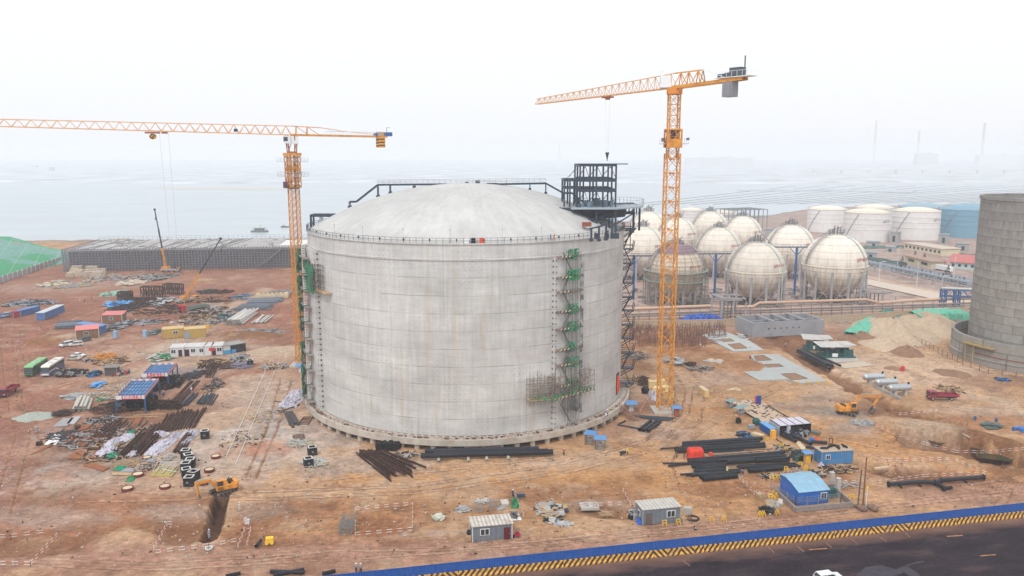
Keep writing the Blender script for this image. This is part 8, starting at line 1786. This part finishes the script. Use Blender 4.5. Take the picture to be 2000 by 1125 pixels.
for i,((x0,y0),(x1,y1),py,lb)in enumerate((((745,97),(990,82),190,'farthest of three horizontal silver vessels on concrete pedestals'),((885,157),(1135,142),235,'middle one of three horizontal silver vessels on pedestals'),((1030,222),(1290,205),308,'nearest of three horizontal silver vessels on pedestals'))):
 g=G(*ZW_((x0+x1)/2,py));a,b=U(*ZW_(x0,y0),g.y),U(*ZW_(x1,y1),g.y+.8);L=(b-a).length;rz=math.atan2(b.y-a.y,b.x-a.x);t_=thing('pressure_vessel',lb,'vessel',(a.x,a.y,0),rz,'silver vessels');z=a.z;r_=1.0
 mb=MB().tube((r_*.5,0,z),(L-r_*.5,0,z),r_,20).sphere((r_*.6,0,z),r_,18,10,(.8,1,1)).sphere((L-r_*.6,0,z),r_,18,10,(.8,1,1));put(mb,'shell',mat('silver_cladding',(.50,.53,.55),.35,.6,var=.1),t_,smooth=True)
 for k in range(1,6):put(MB().tube((L*k/6-.05,0,z),(L*k/6+.05,0,z),r_+.03,20),'cladding_band',M_galv,t_,smooth=True)
 for x in(L*.3,L*.75):put(MB().b0(x,0,0,.7,1.5,z-.75),'pedestal',M_conc,t_);put(MB().b0(x,0,z-.95,.5,1.7,.45),'saddle',M_galv,t_)
 put(MB().tube((L*.88,0,z+r_-.1),(L*.88,0,z+r_+.5),.3,10).tube((L*.35,0,z-r_-.35),(L*.35,0,z-r_+.1),.2,8),'nozzle',M_black,t_)
 put(MB().tube((-.02,0,z),(.12,0,z),.6,14),'end_flange',M_galv,t_)
lone(ZW_(865,215),ZW_(1165,355),.35,M_galv,'channel_beam','long pale channel beam lying on the slope edge before the silver vessels','beam',shape='bar')
A=G(*ZW_(1480,352));t_=thing('dump_truck','small dark red dump truck parked on the sand right of the silver vessels','truck',A,rad(-3));M_dr=mat('dark_red',(.25,.02,.045),.45,dirt=(.35,.2,.15),damt=.3);L=8.2
cb_=put(MB().extr([(-1.1,.6),(1.1,.6),(1.1,2.5),(-1.1,2.5)],0,1.9),'cab',M_dr,t_);put(MB().box((-.02,0,1.9),(.08,1.9,.9)).box((.9,-1.11,1.95),(1.1,.06,.8)),'window',M_glass,cb_);put(MB().box((-.05,0,.7),(.14,2.1,.35)),'bumper',M_black,t_)
bd_=put(MB().box((L*.63,0,1.15),(L*.70,2.3,.14)),'bed',M_dr,t_)
for s in(-1.12,1.12):put(MB().box((L*.63,s,1.5),(L*.70,.08,.7)),'side_board',M_dr,bd_);put(MB().box((L*.63,s*1.03,1.5),(L*.70,.06,.1)),'trim',mat('pale_red',(.4,.1,.1)),bd_)
put(MB().box((2.2,0,1.75),(.1,2.3,1.3)).box((L*.98,0,1.5),(.08,2.3,.7),0,(0,-.3)),'end_board',M_dr,bd_);put(MB().box((L/2,0,.8),(L*.9,1.0,.3)),'chassis',M_black,t_);wheels(t_,(1.0,L*.74),2.2,.48)
for s in(-.8,.8):put(MB().box((-.08,s,1.0),(.06,.3,.2)),'headlight',M_white,t_)
dup(t_,G(3,778),rad(95),'dark red truck cut off by the left frame edge')
excavator('yellow excavator with arm stretched to the right beside the earth slope',G(*ZW_(560,520)),rad(3),rad(-38),(7.6,0,4.3),(6.1,0,1.9),(5.9,0,1.5),-1,1.12,mid=(2.7,0,4.3))
pm_=bpy.data.materials.new('pond_water');t=NT(pm_);t.put((.030,.034,.016),t.b.inputs['Base Color']);t.b.inputs['Roughness'].default_value=.12;t.bump(t.noise(t.co(),.8,3),.1,.1)
for pq in(((1880,856),(1905,850),(1960,862),(2000,885),(1975,902),(1910,894)),((1808,858),(1850,850),(1868,860),(1832,869))):
 q=[G(*p,-2.6)for p in pq];c_=sum(q,Vector())/len(q);struct(MB().poly([p-c_ for p in q]),'pond_water',pm_,c_)
lone(ZW_(1780,678),ZW_(1970,782),.14,M_sil,'pond_pipe','pale tube slanting into the green pond','tube',z=-.4);crumple(*ZW_(1735,780),14,3,.5,M_sheet,'white_plastic','white plastic floating at the back of the pond',91,8,'plastic',z=-2.2)
M_sand=mat('pale_sand',(.50,.385,.275),.95,var=.16,sc_=.8,bump=.4,dirt=(.38,.26,.18),damt=.6,dsc=.15)
mound(1745,650,66,22,5.2,M_sand,'sand_mound','big pale sand mound left of the silo',5,n=34);mound(1822,640,56,20,5.4,M_sand,'sand_mound','sand mound reaching behind the silo ring wall, partly under green net',6,n=34);mound(1735,676,44,14,3.4,M_sand,'sand_mound','lower front sand mound before the big one',7,n=30)
M_dk=mat('damp_earth',(.26,.15,.095),.95,var=.2,sc_=.8,bump=.4)
mound(1772,690,26,10,2.6,M_dk,'earth_mound','small brown earth mound in front of the sand mounds',8);mound(1860,730,30,9,1.2,M_dk,'earth_mound','low dark earth patch heap before the silo fence',9);mound(1685,657,16,8,1.8,M_dk,'earth_mound','brown mound at the left foot of the sand mounds',10);mound(1435,768,30,9,1.6,MATS['pale_sand'],'earth_mound','low pointed earth mound behind the board deck',11);mound(1745,720,0.1+18,4,.6,M_dk,'earth_mound','flat brown heap right of the tan slab',12)
def drape(px0,py0,px1,py1,wd,h,m,lab,seed):
 A,B=G(px0,py0),G(px1,py1);d=B-A;s=Vector((-d.y,d.x,0)).normalized();r=random.Random(seed);mb=MB();mb.grid(22,8,lambda u,v:tuple(d*u+s*(v-.5)*wd*(.8+.4*r.random())+Vector((0,0,h[0]+(h[1]-h[0])*u+1.2*sin(pi*u)*(1-abs(2*v-1)**2)+r.random()*.5-(1.6 if v in(0,1)else 0)))));solo(mb,'green_net',m,lab,'netting',A)
M_netp=mat('pale_green_net',(.13,.42,.30),.9,var=.2,sc_=1)
drape(1785,629,1885,632,15,(3.5,4.6),M_netp,'pale green netting spread over the sand mound beside the silo',1);drape(1668,655,1712,632,9,(.6,2.2),M_netp,'strip of pale green netting at the left of the sand mound',2);crumple(1738,617,17,5,2.4,mat('dark_teal_net',(.09,.20,.18),.9,var=.3),'covered_heap','dark teal covered heap against the tan boundary wall',92,12,'heap')
pile(1640,628,24,4,36,[M_wood,M_white],'timber_scrap','pale timber scrap between the concrete basin and the mounds',93,(4,.2),.4);pile(1880,612,16,4,40,[M_black,M_white],'dark_scrap','black and white scrap beside the silo by the boundary wall',94,(2.4,.2),1)
pile(*ZG(1340,825),20,6,40,[M_rust,M_wood],'bar_scatter','timber and bars behind the red dump truck',95,(4,.16),.5);pile(*ZG(1720,760),12,4,26,[M_bag,M_black],'blue_scrap','dark blue scrap at the foot of the silo ring wall',96,(1.6,.2),.6);pile(*ZE(1430,175),12,5,24,[mat('grey_green_tarp',(.10,.14,.13))],'tarp_heap','grey green tarpaulin heap above the pond',97,(2.4,.2),1,'sheet');pile(*ZE(1610,195),8,4,12,[M_bag],'blue_bags','blue bags at the right edge above the pond',98,(1.4,.2),.6,'sheet')
pile(*ZG(270,435),7,3,14,[M_white],'white_bags','white bags beside the concrete basin corner',99,(1.4,.2),.6,'sheet');pile(*ZF(940,370),8,6,24,[M_white,M_black],'white_bags','black and white bundles at the left end of the concrete basin',101,(2,.2),.8,'sheet');pile(*ZE(600,150),22,6,50,[M_grey,M_white],'rubble','grey rubble strip right of the tent below the excavator',102,(1.4,.2),.3)
for n_,(x,y)in enumerate(((1318,130),(1452,143),(1560,200))):solo(MB().tube((0,0,0),(0,0,.9),.32,10).tube((0,0,.9),(0,0,.96),.34,10),'blue_drum',M_bluesteel,['blue drum left of the two drums above the pond','dark drum above the pond, in line with the tarpaulin heap','small drum beside the blue bags above the pond'][n_],'drum',G(*ZE(x,y)))
solo(MB().b0(0,0,0,1,.8,1.2).b0(.1,0,1.2,.7,.5,.3),'red_pump',M_red,'small red pump unit on the sand above the silver vessels','pump',G(*ZG(985,690)))
rails([ZE(700,545),ZE(1000,505),ZE(1390,490)],'guard_rail','white and red guard rail behind the long flanged pipe','guard rails round the lower right pit');rails([ZE(1190,400),ZE(1385,490)],'guard_rail','guard rail at the right end of the lower right pit','guard rails round the lower right pit');rails([ZE(760,405),ZE(1180,395)],'guard_rail','guard rail behind the lower right pit','guard rails round the lower right pit')
rails([ZE(830,110),ZE(1080,85)],'guard_rail','guard rail above the pond pit near the excavator bucket','guard rails round the pond');rails([ZE(650,165),ZE(830,245),ZE(1000,300),ZE(1190,350),ZE(1400,355),ZE(1630,330)],'guard_rail','long guard rail along the near edge of the pond pit','guard rails round the pond')
rails([(0,1054),(22,1054),(97,1043)],'guard_rail','guard rail behind the pit at the far lower left','guard rails at lower left');rails([(0,1107),(60,1108),(113,1051)],'guard_rail','guard rail in front of the pit at the far lower left','guard rails at lower left')
rails([(303,1085),(408,1072),(462,1062)],'guard_rail','guard rail across the near end of the excavator trench','guard rails at the trench');rails([(299,1080),(328,1028),(345,1030)],'guard_rail','guard rail on the left of the trench pit','guard rails at the trench');rails([(464,1076),(480,1035)],'guard_rail','left one of two short guard rails right of the trench','guard rails right of the trench');rails([(482,1072),(491,1034)],'guard_rail','right one of two short guard rails right of the trench','guard rails right of the trench')
rails([(694,1056),(694,1000),(806,990),(806,1040),(694,1050)],'guard_rail','guard rail square around the shallow pit left of the grey cabin');rails([(1130,993),(1215,990)],'guard_rail','guard rail beside the square open tray','guard rails near the tray');rails([(1216,962),(1232,992)],'guard_rail','short guard rail standing across left of the ribbed roof cabin','guard rails near the tray');rails([(1004,968),(1024,1014)],'guard_rail','guard rail slanting down behind the maroon door cabin')
rails([(1443,938),(1475,970),(1510,975)],'guard_rail','guard rail between the pipe yard and the block wall');rails([ZH(780,400+20),ZH(1500,385)],'guard_rail','low guard rail right of the transformer')
for(a,b,lb)in(((530,700),(441,894),'left one of two long white ropes across the yard'),((545,706),(460,908),'right one of two long white ropes across the yard')):A,B=G(*a),G(*b);solo(MB().bar((0,0,.12),B-A+Vector((0,0,.12)),.10,.05),'white_rope',M_white,lb,'rope',A,group='long white ropes')
t_=thing('flanged_pipe','long black branched pipe with flanges lying above the hoarding at the right','pipe',G(*ZE(765,560)));q=[G(*ZE(*p))-t_.location for p in((765,560),(960,545),(1060,550),(1100,535),(1370,515))];mb=MB()
for A,B in zip(q,q[1:]):mb.tube(A+Vector((0,0,.7)),B+Vector((0,0,.7)),.42,12)
put(mb,'pipe',M_pipe,t_,smooth=True);A=q[2];put(MB().tube(A+Vector((0,0,.7)),A+Vector((.8,-2.4,.5)),.4,12).tube(A+Vector((.2,-2.8,.5)),A+Vector((2.4,-2.0,.5)),.36,12),'branch',M_pipe,t_)
for p in(q[0],q[2],q[3],q[4]):put(MB().tube(p+Vector((-.1,0,.7)),p+Vector((.12,0,.7)),.62,14),'flange',M_black,t_)
for k in(.12,.32,.8):p=q[0]+(q[4]-q[0])*k;put(MB().b0(p.x,p.y-.1,0,.3,1.6,.3),'skid',M_rust,t_)
for(a,b,lb)in(((528,1119),(594,1121),'front one of two black pipes near the bottom edge'),((534,1127),(594,1115),'rear one of two black pipes near the bottom edge')):lone(a,b,.3,M_pipe,'black_pipe',lb,'pipe')
lone((630,1124),(655,1118),.3,M_pipe,'black_pipe','bent black pipe touching the left end of the hoarding','pipe');lone((500,1070),(510,1058),.3,M_pipe,'black_pipe','short black pipe beside the yellow machine right of the trench','pipe')
lone((441,1128),(470,1122),.28,M_pipe,'black_pipe','black pipe tip at the bottom edge left of the pair','pipe')
solo(MB().b0(0,0,.3,1.3,.9,.9).tube((-.5,-.5,.3),(-.5,.5,.3),.3,12).tube((.4,-.5,.3),(.4,.5,.3),.3,12).bar((.6,0,.8),(1.3,0,1.2),.08),'plate_compactor',M_yk,'small yellow machine on the dirt right of the trench','machine',G(527,1062),.2)
t_=thing('rebar_cage','upright grey double rebar cage standing in a pit left of the shallow pit','rebar cage',G(674,1044),.05);mb=MB();L,W_=2.2,5.6
for x in range(4):mb.bar((-L/2+x*L/3,0,.1),(-L/2+x*L/3,W_,.1),.07);mb.bar((-L/2+x*L/3,0,1.3),(-L/2+x*L/3,W_,1.3),.07)
for y in range(9):
 for z in(.1,1.3):mb.bar((-L/2,y*W_/8,z),(L/2,y*W_/8,z),.07)
 for x in(-L/2,L/2):mb.bar((x,y*W_/8,0),(x,y*W_/8,1.7),.08)
put(mb,'bars',mat('cage_grey',(.20,.21,.21)),t_)
def tray(lb,px,py,s,rz):
 mb=MB();w_=.22
 for x,y,sx,sy in((0,-s/2,s*1.4,w_),(0,s/2,s*1.4,w_),(-s*.7+w_/2,0,w_,s-w_),(s*.7-w_/2,0,w_,s-w_)):mb.b0(x,y,0,sx,sy,.5)
 mb.b0(0,0,0,s*1.2,s*.9,.06);solo(mb,'open_tray',M_conc,lb,'tray',G(px,py),rz)
tray('square pale open tray or manhole frame between the two grey cabins',1151,991,2.5,.05)
for k,(px,py)in enumerate(((933,1006),(963,1001))):
 t_=thing('window_cage',['dark wire cage behind the roof of the maroon door cabin','second dark wire cage behind the same cabin, to the right'][k],'cage',G(px,py-6),.1);mb=MB()
 for x in range(6):mb.bar((-1+x*.4,0,0),(-1+x*.4,0,1.8),.08);mb.bar((-1+x*.4,1.2,0),(-1+x*.4,1.2,1.8),.08);mb.bar((-1+x*.4,0,1.8),(-1+x*.4,1.2,1.8),.08)
 for z in(.1,.9,1.8):mb.bar((-1,0,z),(1,0,z),.08)
 put(mb,'bars',M_grey,t_)
plate([ZN(550,290),ZN(575,355),ZN(675,340),ZN(650,280)],.5,mat('pale_box',(.50,.46,.43)),'flat_box','square pale box behind the maroon door cabin','box');crumple(*ZN(755,320),8,9,1.2,M_netbr,'net_bundle','bright green net bundle behind the maroon door cabin',103,10,'netting');solo(MB().box((0,0,.7),(1.8,.15,1.2),0,(.5,0)),'blue_board',mat('slate_blue',(.10,.15,.25)),'slate blue board leaning beside the person with a white helmet','board',G(*ZN(835,245)),.1)
plate([ZN(690,555),ZN(720,440),ZN(805,440),ZN(850,540)],.08,M_white,'pale_sheet','pale sheet at the right rear corner of the maroon door cabin','sheet');pile(*ZN(740,490),8,6,40,[M_grey,M_rust],'wire_bundle','upright wire bundle on the pale sheet beside the cabin',104,(1.4,.06),1.2);plate([ZN(500,380),ZN(510,420),ZN(640,370),ZN(560,350)],.1,M_grey,'grey_sheet','grey sheet lying behind the cabin roof','sheet')
pile(*ZN(1280,400),26,12,60,[M_white,M_grey,M_wood,M_steel],'sheet_scrap','heap of grey and white panels and laths between the two cabins',105,(2.2,.12),.7,'sheet');pile(*ZN(1250,350),30,8,50,[M_wood],'lath_pile','brown laths fanned out around the panel heap',106,(2.6,.08),.5);pile(*ZN(1290,540),16,5,22,[M_white,M_black],'frame_scrap','black and white frames in front of the panel heap',107,(1.4,.1),.2,'sheet');pile(*ZN(1430,600),14,4,20,[M_grey,M_white],'sheet_bits','crumpled grey foil right of the black and white frames',108,(1.4,.1),.2,'sheet')
pile(*ZN(310,280),14,4,10,[M_white],'white_bits','white scraps behind the left of the maroon door cabin',109,(1.2,.1),.2,'sheet');pile(*ZN(40,395),9,4,16,[M_white,M_grey],'white_bits','white foil scraps left of the wire cages',110,(1.6,.1),.5,'sheet');pile(854,1011,8,5,14,[mat('pale_olive',(.5,.5,.42))],'board_stack','small stack of pale olive boards left of the maroon door cabin',111,(1.6,.1),.4,'sheet');pile(1183,1005,9,6,24,[M_wood],'lath_pile','fan of pale laths right of the open tray',112,(2.2,.07),.3)
pile(1236,1008,8,7,30,[M_wood,M_black,M_grey],'box_heap','boxes and odds piled at the left of the ribbed roof cabin',113,(1.4,.25),.9,'box');crumple(1248,1021,5,4,.9,mat('blue_red_bag',(.04,.12,.5)),'blue_bag','blue bag at the left corner of the ribbed roof cabin',7,8,'bag');crumple(1252,1017,3,3,1.1,M_orange,'red_bag','red orange bag behind the blue bag at the cabin',8,6,'bag')
solo(MB().b0(0,0,0,1.6,1.2,1.0).b0(0,0,1.0,1.4,1.0,.1),'white_cooler',M_conc,'pale box right of the ribbed roof cabin','box',G(1343,1001),-.3);t_=thing('hose_coil','coiled dark hose lying right of the ribbed roof cabin','hose',G(1352,1013));mb=MB()
for k in range(3):mb.lathe([(1.3-k*.3,.05),(1.38-k*.3,.12),(1.3-k*.3,.19),(1.22-k*.3,.12),(1.3-k*.3,.05)],26,c=(k*.2,0,0))
put(mb,'coil',M_black,t_);solo(MB().b0(0,0,0,.9,.9,.6),'cardboard_box',M_wood,'brown box at the right corner of the ribbed roof cabin','box',G(1334,1016),.2);solo(MB().b0(0,0,0,.9,.7,.7).b0(0,.05,.7,.8,.5,.1),'cardboard_box',M_wood,'brown box at the left corner of the maroon door cabin','box',G(916,1055),.1);solo(MB().tube((-.15,0,.6),(.15,0,.6),.55,14).tube((-.2,0,.6),(.2,0,.6),.25,10),'tyre',M_tyre,'black tyre leaning at the left side of the maroon door cabin','tyre',G(917,1046),1.3)
t_=thing('wheelbarrow','upturned red wheelbarrow right of the maroon door cabin','wheelbarrow',G(1010,1049),.5);put(MB().add([(-.6,-.4,.3),(.6,-.4,.3),(.6,.4,.3),(-.6,.4,.3),(-.25,-.2,1),(.3,-.2,1),(.3,.2,1),(-.25,.2,1)],[(4,5,6,7),(0,1,5,4),(1,2,6,5),(2,3,7,6),(3,0,4,7)]),'tray',mat('barrow_red',(.35,.02,.06)),t_);put(MB().bar((-.6,-.3,.3),(.4,-.3,1.6),.06).bar((-.6,.3,.3),(.4,.3,1.6),.06),'handles',M_steel,t_);put(MB().tube((-.7,-.08,.3),(-.7,.08,.3),.28,12),'wheel',M_tyre,t_)
pile(1497,998,12,6,40,[M_black],'dark_heap','dark heap beside three touching yellow barriers',114,(1.2,.2),.7);solo(MB().b0(0,0,0,2.0,1.2,.3).b0(.1,0,.34,1.9,1.2,.25).b0(-.1,.1,.62,1.8,1.1,.25),'plank_bundle',M_wood,'small bundle of planks left of the block wall','planks',G(1488,972),.2);pile(1510,985,12,6,30,[M_grey,M_wood],'odds_heap','grey odds and ends at the left of the block wall',115,(1.4,.2),.5);pile(1655,948,22,6,24,[M_wood,M_galv],'board_cross','crossed boards on the brown dirt right of the transformer',116,(3,.14),.5);lone((1708,917),(1735,914),.2,M_ply,'plank','pale plank at the edge of the lower right pit','plank',shape='bar')
person(696,1119,'stand','grey','dark','white','left one of two people in grey at the end of the blue hoarding',1.4);person(705,1120,'stand','grey','dark','white','right one of two people in grey at the end of the blue hoarding',1.8)
person(468,998,'stand','white','white','white','person all in white standing right of the excavator trench',2.6);person(481,1023,'bend','white','white','white','person in white bending over a white box right of the trench',-1.5);solo(MB().b0(0,0,0,.8,.5,.8).b0(0,0,.8,.84,.54,.05),'white_box',M_white,'white box in front of the bending person right of the trench','box',G(483,1023),.1)
person(409,1052,'stand','grey','paleblue','white','person in grey standing in the near end of the trench',2.2,z=-.2);solo(MB().lathe([(.62,0),(.66,.28),(.48,.28),(.46,0)],24),'concrete_ring',M_white,'white ring lying at the near end of the trench','ring',G(408,1072),smooth=True)
person(1002,972,'stand','navy','dark','white','person in dark clothes with a white helmet beside the bright green net',1.0);person(1101,890,'carry','red','dark','white','person in a red shirt carrying something on the shoulder before the tank',1.4)
person(1226,889,'walk','yellow','dark','white','person in a yellow vest pushing a barrow right of the wire cages',3.5);t_=thing('hand_cart','dark hand cart pushed by the person in a yellow vest','cart',G(1217,889),.5);put(MB().add([(-.7,-.35,.45),(.5,-.35,.45),(.5,.35,.45),(-.7,.35,.45),(-.9,-.45,.85),(.6,-.45,.85),(.6,.45,.85),(-.9,.45,.85)],[(3,2,1,0),(0,1,5,4),(1,2,6,5),(2,3,7,6),(3,0,4,7)]),'tray',M_steel,t_);put(MB().bar((.4,-.3,.5),(1.2,-.3,.9),.05).bar((.4,.3,.5),(1.2,.3,.9),.05),'handles',M_steel,t_);put(MB().tube((-.6,-.06,.25),(-.6,.06,.25),.25,12),'wheel',M_tyre,t_)
person(*ZF(993,532),'stand','red','dark','white','person in red standing left of the nearer slab',2.0);person(*ZF(980,408),'stand','paleblue','white','white','person in pale blue at the back of the farther slab',2.5);person(*ZF(997,455),'bend','white','paleblue','white','person in white on the front part of the farther slab',2.8);person(*ZF(630,448),'stand','white','grey','white','person in pale clothes among the rebar left of the slabs',1.2);person(*ZG(127,525),'stand','grey','dark','white','person at the top of the brown slope near the basin',.5)
person(*ZA(547,630),'stand','navy','navy','blue','left one of two people in navy on the open ground beyond the scrap',1);person(*ZA(592,615),'walk','navy','navy','blue','right one of two people in navy on the open ground beyond the scrap',4);person(*ZA(517,634),'stand','white','grey','white','pale figure left of the two people in navy',2);person(*ZT(127,375),'stand','grey','grey','white','lone person in grey on the red dirt at the far left',1.5)
person(*ZS(1120,860),'stand','paleblue','navy','white','person in pale blue beside the nearer canopy',2);person(*ZS(1680,780),'bend','white','paleblue','white','person in white bending over the long rusty bars',2)
for(px,py,pz,c1_,c2_,hm,lb,Y,z)in((1183,818,'bend','white','paleblue','white','person in white bending on the ledge beside the red orange doorway',None,2.76),(1186,813,'stand','grey','navy','white','person in grey behind the bending one on the tank ledge',None,2.76)):person(px,py,pz,c1_,c2_,hm,lb,1.2,loc=G(px,py,z))
for a,c1_,c2_,lb in((30.2,'blue','navy','person in blue on the tank rim next to the one in orange'),(31.5,'orange','orange','person in orange on the tank rim above the scaffold')):person(0,0,'stand',c1_,c2_,'white',lb,0,loc=TC+Vector(ca(a,TR-.5,TT)))
person(0,0,'stand','white','grey','white','person in white standing on the crown of the dome by the walkway',0,loc=TC+Vector((UT(989,365).x,3,domez(UT(989,365).x,3)-.05)))
for a,lb,m in((3,'small pale box on the rim left of the dark bundle',M_white),(5,'dark bundle on the tank rim near the centre',M_black),(7.5,'orange red box on the tank rim near the centre',M_orange)):p=TC+Vector(ca(a,TR-.6,TT));solo(MB().b0(0,0,0,1.0,.5,1.1).b0(0,0,1.1,.8,.4,.1),'rim_box',m,lb,'box',p)
p=G(507,453,-1.4);t_=thing('work_barge','grey work barge with a boxy deckhouse on the water behind the left crane','barge',p);put(MB().prism([(-7,-3),(7,-3),(8,0),(7,3),(-7,3),(-8,0)],0,1.2),'hull',mat('hull_grey',(.14,.16,.17)),t_)
for k in range(3):put(MB().b0(0,0,1.2+k*.01,12-k*.0,4,.02),'deck',M_grey,t_)
put(MB().b0(0,0,3.4,11.5,4.5,.25),'roof',mat('hull_roof',(.35,.38,.38)),t_);mb=MB()
for k in range(7):mb.bar((-5.4+k*1.8,-2,1.2),(-5.4+k*1.8,-2,3.4),.2);mb.bar((-5.4+k*1.8,2,1.2),(-5.4+k*1.8,2,3.4),.2)
mb.bar((1,0,3.4),(1,0,6.5),.2);mb.b0(0,0,1.2,8,3,2.2);put(mb,'deckhouse',mat('hull_house',(.22,.25,.25)),t_)
p=G(556,444,-1.4);t_=thing('small_boat','small dark boat trailing a line right of the work barge','boat',p);put(MB().prism([(-3.5,-1),(3,-1),(4.4,0),(3,1),(-3.5,1)],0,.9),'hull',M_black,t_);put(MB().b0(-1,0,.9,2,1.4,1.2).bar((1,0,.9),(1,0,2.4),.12),'cabin',M_grey,t_)
for nm,m,n_,lb in(('pale_rubble',M_pale,1500,'pale stones and scraps strewn over the site'),('dark_rubble',MATS['dark_brown_scrap'],500,'dark clods and scraps strewn over the site'),('brown_rubble',M_dk,1500,'brown clods strewn over the site')):
 r=random.Random(n_+len(nm));mb=MB()
 for i in range(n_):
  px,py=r.uniform(-60,2060),560+530*r.random()**.8;s=0
  if py>1112-(px-1050)*.108-32:continue
  if 560<px<1230 and py<880:continue
  if 300>px and py>950 and r.random()<.5 or 1740<px<2000 and 830<py<905 or 395<px<445 and 955<py<1065 or 1480<px<1820 and abs(py-650-(px-1490)*.5)<30:continue
  q=G(px,py);s=r.uniform(.06,.24)*(1+.6*(py<700));mb.box((q.x,q.y,s*.2),(s*r.uniform(.8,2.6),s,s*.8),r.random()*3,(r.uniform(-.3,.3),r.uniform(-.3,.3)))
 o_=solo(mb,nm,m,lb,'rubble');o_['kind']='stuff'
M_blk2=mat('pale_blocks',(.46,.38,.30),.9,var=.2,sc_=1);r=random.Random(3)
for i in range(26):
 q=G(133+r.random()*68,529+r.random()*14);s=1.6+r.random()*2.6;solo(MB().b0(0,0,0,s*1.6,s,s*.6).b0(.2,0,s*.6,s*1.3,s*.9,s*.35),'block_stack',M_blk2,'pale block pallet in the cluster before the left end of the scaffolded building','pallet',q,r.random()*.6,'pale block pallets')
for x,y,rx,ry,ms,lb,sz,h_,sh in((660,480,26,8,[M_blk2,M_grey],'grey rubble right of the pale block pallets',3,1.8,'box'),(350,510,20,6,[M_white,M_ply],'white sheets and boards in front of the block pallets',4,.8,'sheet'),(470,525,34,5,[M_wood,M_grey],'long boards lying before the block pallets',7,.5,'bar'),(880,470,32,8,[M_grey,M_rust,M_blk2],'grey scrap patch in front of the scaffolded building',6,.8,'bar'),(1040,470,26,7,[M_rust,M_grey],'scrap patch right of the grey one, before the mobile crane',6,.6,'bar'),(730,575,16,5,[mat('faded_green',(.25,.38,.30))],'faded green netting patch on the open ground',5,.4,'sheet'),(850,505,24,5,[M_blk2],'flat pale slabs before the scaffolded building',5,.3,'sheet'),(1320,490,14,2,[M_wood],'pale green boards right of the leaning boom',6,.3,'bar')):pile(*ZA(x,y),rx,ry,60,ms,'far_scrap',lb,x,(sz,.35),h_,sh)
solo(MB().box((0,0,1.2),(9,.4,1.6)).b0(-3,0,0,.3,.3,.5).b0(3,0,0,.3,.3,.5),'white_banner',M_white,'white banner board at the foot of the scaffolded building','banner',G(*ZA(1447,410)))
stack(ZB(905,150),ZB(945,100),ZB(925,155),3,.14,M_rust,'steel_bar','rusty bar right of the farther canopy legs','steel bar','rusty bars by the canopy legs','bar')
for k,(x,y,x2,y2)in enumerate(((1220,285,1500,290),(1230,330,1470,335),(1350,300,1440,340))):lone(ZB(x+200,y-60),ZB(x2,y2-60),.1,M_rust,'track_bar','thin rusty bar pressed into the dirt left of the tank foot','bar','bars in the dirt by the tank',shape='bar')
Db=MATS['dark_brown_scrap']
for x,y,rx,ry,n_,ms,lb,sz,h_ in((255,150,22,4,60,[Db,M_rust],'dark beams heaped beyond the farther brown cabin',5,1.6),(620,240,22,5,60,[Db,M_rust],'dark girders heaped left of the truck cab',5,1.8),(480,285,34,5,80,[Db,M_rust,MATS['tan_rust']],'long tan and brown girders left of the truck',7,1.6),(1080,150,30,5,80,[Db,M_rust,MATS['tan_rust']],'long dark girders right of the crane lane',7,1.6),(1060,270,36,6,90,[Db,M_rust,M_pale],'brown girders nearer the camera right of the lane',7,1.4),(1500,230,20,4,40,[Db,M_slate],'dark brown bars below the slate tubes',6,.8),(350,385,40,5,50,[Db,M_grey],'flat dark sheets in front of the curved girders',5,.3),(900,330,30,5,60,[Db,M_rust,M_wood],'dark offcuts at the lane edge behind the yellow cabins',4,.8),(1090,820,26,6,60,[Db,M_rust,M_wood],'short beams and timbers before the white cabins',3,.6),(1260,860,20,6,50,[Db,M_rust],'dark beams between the timbers and the mauve heap',3,.6),(1750,870,26,5,50,[M_wood,M_grey,M_rust],'thin debris line left of the left crane kiosk',3,.4)):
 pile(*ZL(x,y),rx,ry,n_,ms,'yard_scrap',lb,x+7,(sz,.28),h_)
for x,y,rx,ry,n_,ms,lb,sz,h_ in((1000,90,16,9,60,[Db,M_steel],'bundles of dark bars at the right edge of the canopy yard',3,.7),(1100,150,14,10,50,[Db,M_steel,M_wood],'dark bars and timbers beside the pale boards',3,.5),(1075,70,12,6,40,[Db,M_rust],'short rusty bars right of the farther canopy yard',2,.6),(540,320,30,10,70,[Db,M_rust,M_grey],'dark plates and bars behind the orange plates',3,.5),(320,400,26,10,60,[Db,M_steel],'flat dark sheets left of the big orange plate',2.6,.2),(850,235,30,5,80,[Db,M_rust],'row of dark cages below the canopies',2,1.3),(700,250,36,6,90,[Db,M_rust,M_wood],'dark tangle in front of the nearer canopy legs',3,.9),(820,520,26,6,50,[M_grey,M_wood,M_pale],'pale bars and offcuts in front of the white sheeting',2.4,.4),(1380,300,40,12,60,[M_pale,M_wood],'scattered pale scraps on the grey dirt left of the tank',1.2,.12),(1250,420,50,18,50,[M_pale,M_wood,M_rust],'scattered small scraps between the black chambers and ropes',1,.12)):
 pile(*ZB(x,y),rx,ry,n_,ms,'yard_scrap',lb,x+3,(sz,.16),h_)
